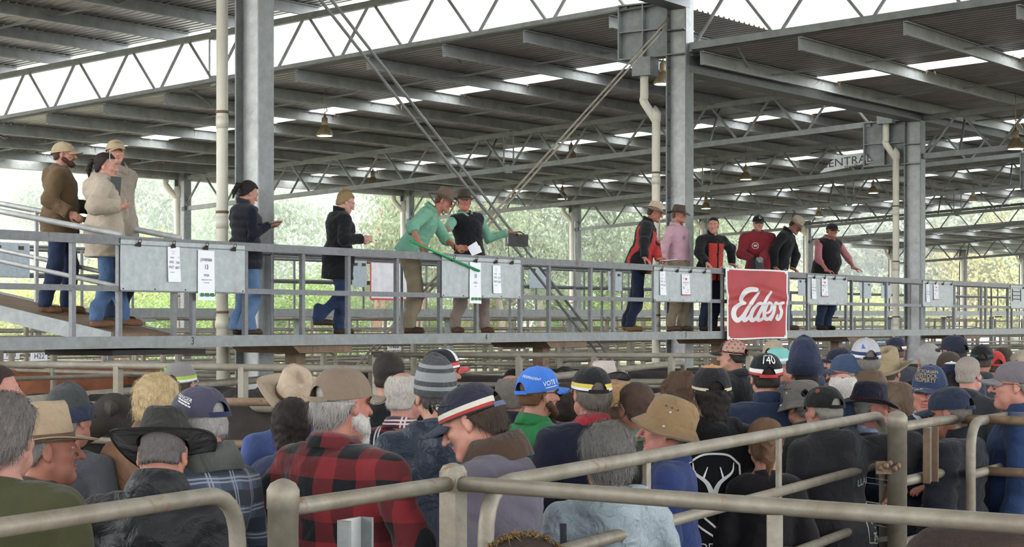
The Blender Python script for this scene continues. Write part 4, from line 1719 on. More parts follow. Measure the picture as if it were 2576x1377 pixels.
def hat_parts(c):
    """broad brimmed felt hat with pinched crown"""
    nu = 44
    ch, bw = c.get('h', .115), c.get('brim', .072)
    ex, ey, tp = .084, .104, c.get('taper', .80)
    curl, dip = c.get('curl', .035), c.get('dip', .02)
    z0 = .038
    prof = []
    vs, fs, mi = [], [], []
    rows = 0
    for j in range(9):                      # crown wall
        s = j / 8
        for i in range(nu):
            a = 2 * math.pi * i / nu
            r = 1 + (tp - 1) * s ** 1.3
            if j == 8:
                r *= .93
            x, y = ex * math.sin(a) * r, .012 - ey * math.cos(a) * r
            pinch = max(0, math.cos(a)) ** 2
            x *= 1 - .28 * s * pinch
            vs.append((x, y, z0 + ch * s - .012 * s * abs(math.cos(a)) ** 4 * (1 if math.cos(a) < 0 else -.3)))
        rows += 1
    for j in range(1, 6):                   # top with crease
        s = j / 5
        for i in range(nu):
            a = 2 * math.pi * i / nu
            r = tp * .93 * (1 - s)
            x, y = ex * math.sin(a) * r, .012 - ey * math.cos(a) * r
            pinch = max(0, math.cos(a)) ** 2
            x *= 1 - .28 * pinch * (1 - s)
            cr = c.get('crease', .030)
            q = math.exp(-(x / .028) ** 2) * s ** .5
            vs.append((x, y, z0 + ch + .008 * min(1, 2 * s) - cr * q - .012 * abs(math.cos(a)) ** 4 * (1 - s) * (1 if math.cos(a) < 0 else -.3)))
        rows += 1
    fs = grid_faces(nu, rows)
    band = [1 if (i // nu) < 2 else 0 for i in range(len(fs))]
    out = [('crown', vs, fs, [0] * len(fs), [c['col']])]
    m = MB()
    pts = []
    for side, rr in ((0, 1.02), (1, 1.035)):
        pass
    bv, bf = [], []
    for j in range(2):
        for i in range(nu):
            a = 2 * math.pi * i / nu
            r = 1.025 - .01 * j
            bv.append((ex * math.sin(a) * r, .012 - ey * math.cos(a) * r, z0 + .003 + j * c.get('bandh', .020)))
    out.append(('hat_band', bv, grid_faces(nu, 2), None, [c.get('band', c['col'])]))
    vs, fs = [], []
    for side in (0, 1):
        for j in range(7):
            s = j / 6
            for i in range(nu):
                a = 2 * math.pi * i / nu
                sx, cy = math.sin(a), math.cos(a)
                k = bw * s
                x, y = (ex + k * 1.0) * sx, .012 - (ey + k * 1.08) * cy
                z = z0 + curl * abs(sx) ** 3 * s ** 1.6 - dip * cy * cy * s ** 1.4 + .002
                vs.append((x, y, z - side * .005))
    n = 7 * nu
    g = grid_faces(nu, 7)
    fs = [q[::-1] for q in g] + [tuple(i + n for i in q) for q in g]
    for i in range(nu):
        a, b = 6 * nu + i, 6 * nu + (i + 1) % nu
        fs.append((a, b, b + n, a + n))
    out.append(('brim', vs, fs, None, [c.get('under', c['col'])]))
    return out


def bucket_parts(c):
    nu = 40
    vs = []
    rows = [(.0, 1.02), (.3, 1.0), (.6, .97), (.85, .90), (1.0, .80), (1.12, .62), (1.18, .35), (1.2, .02)]
    for s, r in rows:
        for i in range(nu):
            a = 2 * math.pi * i / nu
            w = 1 + .02 * math.sin(5 * a + 8 * s)
            vs.append((.090 * math.sin(a) * r * w, .012 - .110 * math.cos(a) * r * w, .028 + .095 * s))
    out = [('crown', vs, grid_faces(nu, len(rows)), None, [c['col']])]
    vs = []
    bw = c.get('brim', .062)
    for side in (0, 1):
        for j in range(6):
            s = j / 5
            for i in range(nu):
                a = 2 * math.pi * i / nu
                k = bw * s
                st = .0012 if j % 2 else 0
                vs.append(((.092 + k * .74) * math.sin(a), .012 - (.112 + k * .74) * math.cos(a), .032 - k * .74 + .008 * s * math.sin(3 * a + 1) - side * .004 + st))
    n = 6 * nu
    g = grid_faces(nu, 6)
    fs = [q[::-1] for q in g] + [tuple(i + n for i in q) for q in g]
    for i in range(nu):
        a, b = 5 * nu + i, 5 * nu + (i + 1) % nu
        fs.append((a, b, b + n, a + n))
    out.append(('brim', vs, fs, None, [c['col']]))
    m = MB()
    for az in (1.2, 1.45, 1.7, -1.2, -1.45, -1.7):
        p = Vector((.0885 * math.sin(az), .012 - .1085 * math.cos(az), .095))
        m.lathe(p, [(.004, -.001), (.004, .003), (.001, .0035)], 8, axis=(math.sin(az), -math.cos(az), .1))
    out.append(('eyelets', m.v, m.f, None, [M_CLIP]))
    m = MB()
    for az in (1.45, -1.45):
        p = Vector((.13 * math.sin(az), .012 - .15 * math.cos(az), .012))
        m.lathe(p, [(.006, -.001), (.006, .004), (.001, .005)], 10, axis=(math.sin(az), -math.cos(az), .9))
        p = Vector((.0885 * math.sin(az), .012 - .1085 * math.cos(az), .075))
        m.lathe(p, [(.006, -.001), (.006, .004), (.001, .005)], 10, axis=(math.sin(az), -math.cos(az), .1))
    out.append(('press_stud', m.v, m.f, None, [M_GALV_PALE]))
    return out


def beanie_parts(c):
    nu, nv = 64, 14
    vs, mi = [], []
    hh = c.get('h', .128)
    for j in range(nv):
        s = j / (nv - 1)
        for i in range(nu):
            a = 2 * math.pi * i / nu
            ph = max(0, s - .15) / .85 * math.pi / 2
            rib = 1 + .012 * (1 if i % 2 else -1) * (1 - s)
            r = math.cos(ph) ** .8 * rib
            sl = c.get('slouch', 0) * s * s
            vs.append((.088 * math.sin(a) * r, .014 - .108 * math.cos(a) * r + sl, .012 + hh * (s if s < .2 else .2 + .8 * math.sin((s - .2) / .8 * math.pi / 2)) + .01 * math.cos(a)))
    fs = grid_faces(nu, nv)
    st = c.get('stripes', ())
    mi = [1 if (q // nu) in st else 0 for q in range(len(fs))]
    out = [('crown', vs, fs, mi, [c['col'], c.get('scol', c['col'])])]
    if c.get('cuff', True):
        vs = []
        for side in (0, 1):
            for j in range(4):
                for i in range(nu):
                    a = 2 * math.pi * i / nu
                    rib = 1 + .012 * (1 if i % 2 else -1)
                    k = .007 + (.004 if j in (1, 2) else 0) - side * .006
                    vs.append(((.088 + k) * math.sin(a) * rib, .014 - (.108 + k) * math.cos(a) * rib, -.002 + .062 * j / 3 + .01 * math.cos(a)))
        n = 4 * nu
        g = grid_faces(nu, 4)
        fs = g + [tuple(i + n for i in q[::-1]) for q in g]
        for j in (0, 3):
            for i in range(nu):
                a, b = j * nu + i, j * nu + (i + 1) % nu
                fs.append((a, b, b + n, a + n) if j else (b, a, a + n, b + n))
        out.append(('cuff', vs, fs, None, [c.get('cuffc', c['col'])]))
    return out


def glasses_parts(dark=False):
    m = MB()
    for q in (-1, 1):
        pts = [(q * .033 + .023 * math.cos(a), -.1115 - .004 * abs(math.cos(a)), .010 + .017 * math.sin(a)) for a in np.linspace(0, 2 * math.pi, 17)]
        m.tube(pts, .0018, 6, cap=False)
        m.tube([(q * .056, -.108, .014), (q * .083, -.04, .014), (q * .085, .015, .012), (q * .084, .03, -.004)], .002, 6)
    m.tube([(-.010, -.116, .013), (.010, -.116, .013)], .0016, 6)
    return m


def finger_hand(curl, spread=.10, thumb=.5):
    """right hand: wrist at the origin, fingers towards -Z, palm facing -Y, thumb towards +X(inner)"""
    s = Solid(.010)
    s.cone((0, 0, .03), (0, 0, -.02), .026, .026)
    s.ell((0, 0, -.05), (.040, .016, .048))
    for i, (x, L, r) in enumerate(((.029, .072, .0092), (.010, .080, .0096), (-.010, .074, .0092), (-.028, .058, .0082))):
        p = np.array([x, 0, -.086])
        a = 0.0
        d = np.array([x * spread * 6, 0, -1.0])
        d /= np.linalg.norm(d)
        for seg in range(3):
            a += curl * (.75 if seg else .6)
            v = np.array([d[0], -math.sin(a), -math.cos(a)]) * L * (.45, .32, .25)[seg]
            s.cone(p, p + v, r * (1 - .08 * seg), r * (.93 - .08 * seg), .006)
            p = p + v
    b = np.array([.030, -.004, -.025])
    m1 = b + np.array([.026, -.012 - .012 * thumb, -.030])
    m2 = m1 + np.array([.006 - .014 * thumb, -.012 - .012 * thumb, -.030])
    e = m2 + np.array([-.002 - .014 * thumb, -.008 - .008 * thumb, -.022])
    s.cone(b, m1, .015, .0115, .01).cone(m1, m2, .0112, .0098, .005).cone(m2, e, .0098, .0075, .005)
    return s


HANDS = {k: finger_hand(c, sp, th).mesh(.0052) for k, c, sp, th in (('relaxed', .32, .10, .4), ('grip', 1.05, .03, 1.0), ('rest', .55, .08, .5), ('open', .12, .16, .2))}


def hand_at(kind, wrist, direction, palm, right):
    V, Q = HANDS[kind]
    V = V.copy()
    if not right:
        V[:, 0] *= -1
        Q = Q[:, ::-1]
    z = -np.array(direction, float)
    z /= np.linalg.norm(z)
    y = -np.array(palm, float)
    y -= z * (y @ z)
    y /= np.linalg.norm(y) + 1e-9
    x = np.cross(y, z)
    R = np.stack([x, y, z], 1)
    return V @ R.T + np.array(wrist, float), Q


def ik(S, W, l1, l2, pole):
    S, W, pole = np.array(S, float), np.array(W, float), np.array(pole, float)
    d = W - S
    L = np.linalg.norm(d)
    u = d / (L + 1e-9)
    if L > (l1 + l2) * .995:
        L = (l1 + l2) * .995
        W = S + u * L
    a = (l1 * l1 - l2 * l2 + L * L) / (2 * L)
    h = math.sqrt(max(0, l1 * l1 - a * a))
    n = pole - u * (pole @ u)
    n /= np.linalg.norm(n) + 1e-9
    return S + u * a + n * h, W


def join(parts):
    """merge (V, Q, slot) lists of quads"""
    V, Q, M, n = [], [], [], 0
    for v, q, m in parts:
        if len(q) == 0:
            continue
        V.append(v)
        Q.append(q + n)
        M.append(np.full(len(q), m, np.int32) if np.isscalar(m) else m)
        n += len(v)
    return np.concatenate(V), np.concatenate(Q).astype(np.int32), np.concatenate(M)


EYE_W, EYE_D, LIPM = plain('#b9b1a8', .4, 0, .02), plain('#2c211b', .3), plain('#a8645a', .5)
M_LENS = plain('#1b1c20', .15)


def person(label, loc, yaw, H=1.75, group=None, far=False, res=None, head=None, face='man', sk='#c08a72', hstyle='short', hcol='#3a2a20', hat=None, beard=None, glasses=0,
           lean=0.0, side=0.0, twist=0.0, hyaw=0.0, hpitch=0.0, hroll=0.0, stout=0.0, arms=('down', 'down'), hands=('relaxed', 'relaxed'), top=None, legs=None, feet=None, pelvis=(0, 0),
           extra=None, nstr=None, zdrop=0.0, slim=1.0, feetz=(0, 0)):
    """one standing figure; local frame: feet at the origin, facing -Y, right hand towards -X.
    top = dict(col, kind, hem, collar, ...), legs = dict(col, boot)"""
    top = top or {}
    legs = legs or {}
    if nstr is None:
        nstr = 0 if far else (350 if hstyle in ('short', 'crop') else 500)
    k = H / 1.75
    res = res or (.024 if far else .016)
    # joints before lean (torso frame about the hips)
    hip = np.array([pelvis[0], pelvis[1], .93 * k - zdrop])
    T = rotz(twist * D2R) @ roty(side * D2R) @ rotx(lean * D2R)

    def tor(p):
        return T @ (np.array(p, float) * k - np.array([0, 0, .93 * k])) + hip
    w = (.178 if face != 'woman' else .155) * slim + stout * .02
    body = Solid(.05)
    trunk = Solid(.06)
    trunk.cone(tor((0, .0, .93)), tor((0, .0, 1.02)), .135 * k + stout * .03, .128 * k + stout * .04)
    for q in (-1, 1):
        trunk.ell(tor((q * .055, 0, .95)), (.115 * k, .112 * k + stout * .02, .10 * k), T)
    trunk.ell(tor((0, -.008 - stout * .03, 1.12)), (.142 * k * slim + stout * .045, .104 * k + stout * .05, .15 * k), T)
    trunk.ell(tor((0, .005, 1.28)), (.168 * k * slim + stout * .02, .118 * k + stout * .02, .155 * k), T)
    trunk.ell(tor((0, .03, 1.36)), (.150 * k, .085 * k, .085 * k), T)
    if face == 'woman':
        for q in (-1, 1):
            trunk.ell(tor((q * .07, -.085, 1.27)), (.065 * k, .055 * k, .06 * k), T)
    if stout > .5:
        trunk.ell(tor((0, -.06, 1.08)), (.15 * k, .10 * k + stout * .03, .13 * k), T)
    for q in (-1, 1):
        trunk.cone(tor((q * .045, .028, 1.425)), tor((q * (w - .02), .014, 1.385)), .050 * k, .054 * k, .05)
    neckb = tor((0, .028, 1.42))
    neckt = tor((0, .008, 1.515))
    # arms
    arm_s, limb = Solid(.03), []
    l1, l2 = .285 * k, .255 * k
    hand_parts = []
    for idx, q in ((0, -1), (1, 1)):                  # 0 = right arm (-X), 1 = left arm (+X)
        S = tor((q * (w + .012), .012, 1.385))
        sp = arms[idx]
        pole = (q * .55, .9, -.3)
        if isinstance(sp, dict):
            Wp = np.array(sp['w'], float)
            pole = sp.get('pole', pole)
        elif sp == 'down':
            Wp = S + np.array([q * .085, -.07, -.52]) * k
        elif sp == 'back':
            Wp = S + np.array([q * .06, .05, -.52]) * k
        elif sp == 'bent':
            Wp = tor((q * .10, -.30, 1.10))
        elif sp == 'cross':
            Wp = tor((-q * .06, -.20, 1.20))
        elif sp == 'pocket':
            Wp = tor((q * .19, -.10, .93))
            pole = (q * 1.0, .8, 0)
        elif sp == 'up':
            Wp = tor((q * .12, -.33, 1.28))
        elif sp == 'phone':
            Wp = tor((q * .05, -.33, 1.20))
        E_, Wp = ik(S, Wp, l1, l2, pole)
        limb.append((S, E_, Wp))
        rr = (1.0 if face != 'woman' else .86)
        arm_s.cone(S, E_, .052 * k * rr, .042 * k * rr).cone(E_, Wp, .041 * k * rr, .027 * k * rr)
        d = Wp - E_
        d = d / (np.linalg.norm(d) + 1e-9)
        palm = np.array([-q * .9, -.15, 0]) if abs(d[2]) > .6 else np.array([0, 0, -1.0])
        hd = d
        if isinstance(sp, dict):
            palm = np.array(sp.get('palm', palm), float)
            hd = np.array(sp.get('dir', d), float)
        V, Q = hand_at(hands[idx], Wp, hd, palm, q < 0)
        hand_parts.append((V, Q, 0))
    # legs
    leg_s = Solid(.045)
    foot = feet or ((-.10, 0), (.10, 0))
    ankles = []
    for idx, q in ((0, -1), (1, 1)):
        hp = hip + rotz(twist * .3 * D2R) @ np.array([q * .088 * k, 0, -.02])
        fx, fy = foot[idx]
        an = np.array([fx, fy + .03, .085 * k + feetz[idx]])
        kn, an = ik(hp, an, .425 * k, .415 * k, (q * .12, -1, .1))
        ankles.append((kn, an))
        leg_s.cone(hp, kn, .088 * k, .058 * k).cone(kn, an, .058 * k, .042 * k)
        leg_s.ell(kn + np.array([0, .012, -.12 * k]), (.058 * k, .062 * k, .12 * k))
    # ---- body skin: one mesh (torso, limbs, neck, head, hands, feet)
    for s in (trunk, arm_s, leg_s):
        body.p += s.p
    hc = neckt + T @ np.array([0, -.016, .098])
    HR_ = rotz(hyaw * D2R) @ rotx(hpitch * D2R) @ roty(hroll * D2R)
    Hd = (rotz(twist * .5 * D2R) @ rotx(lean * .25 * D2R)) @ HR_
    piv = np.array([0, .03, -.10])

    def hpos(v):
        return (np.asarray(v, float) - piv) @ Hd.T + piv + hc
    body.cone(neckb, hpos((0, .025, -.11)), .060 * k, .055, .04)
    for kn, an in ankles:
        body.cone(an, an + np.array([0, -.11, -.06]), .034, .018, .02)
    parts = [(*body.mesh(res * 1.35, None), 0)]
    hv, hq = (HEADS_FAR if far else HEADS)[face]
    hm = np.zeros(len(hq), np.int32)
    hcn = hv[hq].mean(1)
    hm[(np.abs(hcn[:, 0]) < .023) & (hcn[:, 1] < -.088) & (hcn[:, 2] > -.074) & (hcn[:, 2] < -.052)] = 3
    if hstyle in ('short', 'crop', 'ring', 'thick', 'full') and beard == 'stubble':
        hm[(hcn[:, 1] < .0) & (hcn[:, 2] < -.045)] = 4
    if hstyle and (hat or hstyle not in ('ring', 'crop')):
        hm[(hcn[:, 2] > .004) & (hcn[:, 1] > .02)] = 5
    parts.append((hpos(hv), hq, hm))
    for q in (-1, 1):
        e = MB()
        e.lathe((q * .031, -.0862 + (.005 if far else 0), .0135), [(.002, -.0095), (.0065, -.007), (.0088, 0), (.0065, .007), (.002, .0095)], 10, axis=(0, 1, 0))
        ev = np.array(e.v)
        eq = np.array([f for f in e.f if len(f) == 4], np.int32)
        parts.append((hpos(ev), eq, 1))
        e = MB()
        e.lathe((q * .031, -.0945 + (.004 if far else 0), .0135), [(.0005, -.0022), (.0050, -.0010), (.0056, .0016)], 10, axis=(0, 1, 0))
        parts.append((hpos(np.array(e.v)), np.array([f for f in e.f if len(f) == 4], np.int32), 2))
    parts += hand_parts
    V, Q, M = join(parts)
    skm = skin(sk)
    bm = raw_mesh('person', V, Q, [skm, EYE_W, EYE_D, LIPM, skin('#8a6657'), hairmat(hcol, top.get('hlight', 1.5))], M, True)
    root = link('person', bm, None, loc, yaw * D2R)
    tag(root, label, 'person', group)
    # ---- trousers
    tr = leg_s.grow(.014 * legs.get('loose', 1.0))
    tr.cone(hip + np.array([0, 0, -.03]), tor((0, 0, 1.0)), .145 * k + stout * .03, .135 * k + stout * .035)
    for q in (-1, 1):
        tr.ell(tor((q * .055, 0, .95)), (.125 * k, .120 * k + stout * .02, .10 * k), T)
    flare = legs.get('flare', 0)
    for kn, an in ankles:
        tr.cone(an + np.array([0, .0, .12]), an + np.array([0, 0, .0]), .056 + flare * .01, .060 + flare * .03)
    zc = min(an[2] for kn, an in ankles) - .03
    wt = tor((0, 0, min(1.0, top.get('hem', .86) + .06)))[2]

    def tpost(D, X, Y, Z):
        D = D + .004 * wave(X, Y, Z, 22, loc[0])
        return np.maximum(D, np.maximum(zc - Z, Z - wt - .01))
    tv, tq = tr.mesh(res * 1.25, tpost)
    tm = legs.get('mat') or fabric(legs.get('col', '#2b3346'), .92, .2)
    link('trousers', raw_mesh('trousers', tv, tq, [tm], None, True), root)
    bt = fabric(legs.get('boot', '#4a3526'), .7, .25, 120, 14, 0)
    for i, (kn, an) in enumerate(ankles):
        s = Solid(.02)
        s.cone(an + np.array([0, .0, .09]), an + np.array([0, .005, -.03]), .050, .046)
        s.cone(an + np.array([0, .015, -.045]), an + np.array([0, -.15, -.052]), .043, .036)
        z0 = an[2] - .085 * k
        s.cone(an + np.array([0, .03, -.075]), an + np.array([0, -.16, -.075]), .032, .033)
        bv, bq = s.mesh(.014 if not far else .022, lambda D, X, Y, Z: np.maximum(D, z0 - Z))
        link('boot', raw_mesh('boot', bv, bq, [bt], None, True), root)
    # ---- upper garments
    kind = top.get('kind', 'jacket')
    th = top.get('thick', .020 if kind in ('jacket', 'puffer', 'coat') else .013)
    hem = top.get('hem', .86)
    col = top.get('col', '#333840')
    fm = top.get('mat') or fabric(col, top.get('rough', .9), top.get('var', .16), fold=top.get('fold', 9.0))
    mats = [fm] + list(top.get('mats', []))
    g = trunk.grow(th)
    if hem < .84:
        for (kn, an), q in zip(ankles, (-1, 1)):
            hp = hip + np.array([q * .07 * k, 0, -.02])
            g.cone(hp, hp + (kn - hp) * min(1, (.93 - hem) / .40), .105 * k + th, .105 * k + th, .08)
        g.cone(tor((0, 0, .95)), tor((0, 0, hem)), .14 * k + th, .15 * k + th, .06)
    else:
        g.cone(tor((0, 0, 1.0)), tor((0, 0, hem - .02)), .128 * k + th + stout * .03, .134 * k + th + stout * .035, .05)
    sl = top.get('sleeves', 'full')
    cuts = []
    for (S, E_, Wp), q in zip(limb, (-1, 1)):
        a = .052 * k * (1.0 if face != 'woman' else .88)
        if sl != 'none':
            g.cone(S, E_, a + th * 1.0, .043 * k + th, .022)
            end = Wp if sl == 'full' else E_ + (Wp - E_) * .35
            g.cone(E_, end, .046 * k + th, (.031 if sl == 'full' else .043) * k + th * .9, .03)
            d = (end - E_) / (np.linalg.norm(end - E_) + 1e-9)
            cuts.append((end, d, E_))
    if top.get('hood'):
        hd = top['hood']
        for q in (-1, 1):
            g.cone(tor((q * .10, .06, 1.47)), tor((0, .135, 1.40)), .040 * hd, .055 * hd, .04)
            g.cone(tor((q * .10, .06, 1.47)), tor((q * .07, -.05, 1.42)), .038 * hd, .028, .03)
        g.cone(tor((0, .12, 1.42)), tor((0, .14, 1.33)), .07 * hd, .045 * hd, .05)
    amp = top.get('wrinkle', .0034)
    upz = T @ np.array([0, 0, 1.0])
    hemp = tor((0, 0, hem))
    ncut = tor((0, .02, 1.478 if not top.get('hood') else 1.53))
    seed = loc[0] * 3 + loc[1]
    puff = kind == 'puffer'

    def jpost(D, X, Y, Z):
        D = D + amp * wave(X, Y, Z * .8, 16, seed) + amp * .7 * wave(X, Y, Z * 1.3, 33, seed + 2)
        zt = (X - hip[0]) * upz[0] + (Y - hip[1]) * upz[1] + (Z - hip[2]) * upz[2]
        if puff:
            D = D - .014 * np.abs(np.sin(zt * math.pi / .085)) + .008
        hz = (hemp - hip) @ upz
        D = np.maximum(D, hz - zt)
        nz = (ncut - hip) @ upz
        D = np.maximum(D, zt - nz)
        for end, d, E_ in cuts:
            pl = (X - end[0]) * d[0] + (Y - end[1]) * d[1] + (Z - end[2]) * d[2]
            near = (X - end[0]) ** 2 + (Y - end[1]) ** 2 + (Z - end[2]) ** 2 < .12 ** 2
            D = np.where(near, np.maximum(D, pl), D)
        return D
    gv, gq = g.mesh(res, jpost)
    gm = None
    if 'paint' in top:
        c = gv[gq].mean(1)
        loc_c = (c - hip) @ T + np.array([0, 0, .93 * k])
        gm = top['paint'](loc_c / k, c)
    garment = link(top.get('name', {'shirt': 'shirt', 'jacket': 'jacket', 'puffer': 'puffer_jacket', 'coat': 'coat', 'vest': 'vest', 'jersey': 'jersey'}.get(kind, 'jacket')), raw_mesh('garment', gv, gq, mats, gm, True), root)
    if 'under' in top:                                  # a shirt below a vest: only its sleeves show
        rolled = top.get('usl', 'full') == 'rolled'
        for (S, E_, Wp), q in zip(limb, (-1, 1)):
            u = Solid(.03)
            u.cone(S, E_, .052 * k + .012, .044 * k + .012)
            end = Wp if not rolled else E_ + (Wp - E_) * .4
            u.cone(E_, end, .044 * k + .012, .036 * k + .010)
            d = (end - E_) / np.linalg.norm(end - E_)

            def upost(D, X, Y, Z):
                D = D + .004 * wave(X, Y, Z, 24, seed)
                pl = (X - end[0]) * d[0] + (Y - end[1]) * d[1] + (Z - end[2]) * d[2]
                near = (X - end[0]) ** 2 + (Y - end[1]) ** 2 + (Z - end[2]) ** 2 < .1 ** 2
                return np.where(near, np.maximum(D, pl), D)
            uv, uq = u.mesh(res, upost)
            link('shirt_sleeve', raw_mesh('shirt_sleeve', uv, uq, [top['under']], None, True), root)
    # collar: a turned ring about the neck
    cs = top.get('collar', 'fold')
    if cs:
        cm = top.get('ccol') or fm
        vs, fs = [], []
        nu = 28
        rows = {'stand': [(.074, -.035), (.072, .015), (.075, .055), (.068, .052)], 'fold': [(.074, -.02), (.070, .028), (.076, .038), (.092, .012), (.102, -.018), (.095, -.02)],
                'crew': [(.078, -.03), (.072, .012), (.066, .010)], 'big': [(.085, -.03), (.078, .055), (.090, .065), (.115, .02), (.128, -.03), (.118, -.035)]}[cs]
        for r, z in rows:
            for i in range(nu):
                a = 2 * math.pi * i / nu
                op = max(0, math.cos(a)) ** 6           # open at the throat (front, -Y)
                rr = r * k * (1 + .15 * op)
                p = np.array([rr * 1.05 * math.sin(a), -rr * math.cos(a) * 1.02, z - .055 * op + (.02 if math.cos(a) < 0 else 0) * -math.cos(a)])
                vs.append(tor(np.array([0, .026, 1.468])) + T @ p)
        fs = grid_faces(nu, len(rows))
        link('collar', raw_mesh('collar', [tuple(v) for v in vs], fs, [cm], None, True), root)
    # ---- hair, beard, brows
    if hstyle:
        v, q = hair_of(hstyle, far)
        if hat:
            cq = v[q].mean(1)
            q = q[cq[:, 2] < np.where(cq[:, 1] > 0, .012, .026)]
        hmx = hairmat(hcol, top.get('hlight', 1.5))
        pr = [(v, q, 0)]
        for s_ in (-1, 1):
            b = MB()
            b.tube([(s_ * .014, -.0955, .032), (s_ * .030, -.0945, .037), (s_ * .046, -.082, .033)], [.003, .0042, .002], 6)
            pr.append((np.array(b.v), np.array([f for f in b.f if len(f) == 4], np.int32), 0))
        if nstr:
            qs = q[v[q].mean(1)[:, 2] < .018] if hat else q
            sv, sq = strands(v, qs, int(nstr * (1.0 if hat else 1.5)), .036 if hstyle in ('curly', 'full', 'thick', 'long', 'bob') else .020, .0008, .25, np.random.default_rng(int(abs(loc[0]) * 100)))
            pr.append((sv, sq, 0))
        v, q, m_ = join(pr)
        link('hair', raw_mesh('hair', hpos(v), q, [hmx], None, True), root)
    if beard and beard != 'stubble':
        s = beard_solid(beard == 'long')
        v, q = s.mesh(.008 if not far else .011, lambda D, X, Y, Z: D + .003 * wave(X, Y, Z, 95, 1))
        v2, q2, _ = join([(v, q, 0), (*strands(v, q, 260, .02, .001, .4, RNG), 0)])
        link('beard', raw_mesh('beard', hpos(v2), q2, [hairmat(top.get('beardc', hcol))], None, True), root)
    # ---- hat as a child with its own sub-parts
    if hat:
        hk = hat['k']
        ps = {'cap': cap_parts, 'hat': hat_parts, 'bucket': bucket_parts, 'beanie': beanie_parts}[hk](hat)
        ps += hat.get('add', [])
        tl, dz = hat.get('tilt', 0) * D2R, hat.get('dz', 0)
        HT = rotx(tl) @ rotz(hat.get('spin', 0) * D2R)
        first = None
        for nm, v, f, mi, ms in ps:
            v = np.asarray(v, float) * hat.get('sc_', 1.125 if hk == 'cap' else 1.09)
            v = v @ HT.T + np.array([0, 0, dz - (.012 if hk == 'cap' else 0)])
            me = raw_mesh(nm, hpos(v), f, ms, mi, nm not in ('lettering', 'strap'))
            if first is None:
                first = link({'cap': 'cap', 'hat': 'hat', 'bucket': 'bucket_hat', 'beanie': 'beanie'}[hk], me, root)
            else:
                link(nm, me, first)
    if glasses:
        m = glasses_parts()
        v = np.array(m.v)
        if glasses == 2:                                # pushed up on the head or cap
            v = v @ rotx(-.35).T + np.array([0, .0, .055])
        g_ = link('glasses', raw_mesh('glasses', hpos(v), m.f, [M_BLACK], None, True), root)
        if glasses in (2, 3):
            m = MB()
            for q in (-1, 1):
                m.lathe((q * .033, -.114, .010), [(.002, -.001), (.022, 0), (.002, .002)], 12, axis=(0, 1, 0))
            v = np.array(m.v)
            if glasses == 2:
                v = v @ rotx(-.35).T + np.array([0, .0, .055])
            link('lens', raw_mesh('lens', hpos(v), m.f, [M_LENS]), g_)
    root['_x'] = 0
    del root['_x']
    info = dict(garment=garment, gv=gv, gq=gq, root=root, tor=tor, hpos=hpos, T=T, limb=limb, loc=Vector(loc), yaw=yaw, k=k)
    if extra:
        extra(info)
    return info


def to_world(info, p):
    a = info['yaw'] * D2R
    return Vector((p[0] * math.cos(a) - p[1] * math.sin(a), p[0] * math.sin(a) + p[1] * math.cos(a), p[2])) + info['loc']


def to_local(loc, yaw, p):
    a = -yaw * D2R
    d = Vector(p) - Vector(loc)
    return np.array([d.x * math.cos(a) - d.y * math.sin(a), d.x * math.sin(a) + d.y * math.cos(a), d.z])


from mathutils.bvhtree import BVHTree


def surf(info, back=True):
    bvh = BVHTree.FromPolygons([tuple(v) for v in info['gv']], [tuple(int(i) for i in q) for q in info['gq']])
    sg = 1 if back else -1

    def f(x, z, lift_=.004):
        h = bvh.ray_cast(Vector((x, sg * 1.5, z)), Vector((0, -sg, 0)))
        if h[0] is None:
            return Vector((x, sg * .15, z))
        return h[0] + Vector((0, sg * lift_, 0))
    return f


def print_text(info, txt, size, x, z, mat, back=True, arc=0.0, rot=0.0, stretch=1.0, name='printed_lettering'):
    f = surf(info, back)
    vs, fs = text_mesh(txt, size)
    V = []
    for p in vs:
        a, b = p[0] * stretch, p[1] - arc * p[0] ** 2
        a, b = a * math.cos(rot) - b * math.sin(rot), a * math.sin(rot) + b * math.cos(rot)
        V.append(tuple(f(x - a if back else x + a, z + b)) if back else tuple(f(x + a, z + b)))
    link(name, raw_mesh(name, V, fs, [mat]), info['root'])


def print_lines(info, lines, x, z, sc, mat, back=True, name='printed_emblem'):
    """strokes = lists of (u, v, width) drawn on the cloth"""
    f = surf(info, back)
    sx = -1 if back else 1
    vs, fs = [], []
    for ln in lines:
        q = smoothline(ln, 5) if len(ln) > 2 else [np.array(p, float) for p in ln]
        for i, (u, v, w) in enumerate(q):
            a = q[min(i + 1, len(q) - 1)][:2] - q[max(i - 1, 0)][:2]
            a = a / (np.linalg.norm(a) + 1e-9)
            nx_, ny_ = -a[1] * w / 2, a[0] * w / 2
            n0 = len(vs)
            vs += [tuple(f(x + sx * (u + nx_) * sc, z + (v + ny_) * sc)), tuple(f(x + sx * (u - nx_) * sc, z + (v - ny_) * sc))]
            if i:
                fs.append((n0 - 2, n0 - 1, n0 + 1, n0))
    link(name, raw_mesh(name, vs, fs, [mat]), info['root'])


HAT_UP = {'cap': .012, 'hat': .046, 'bucket': .030, 'beanie': .024, None: .010}


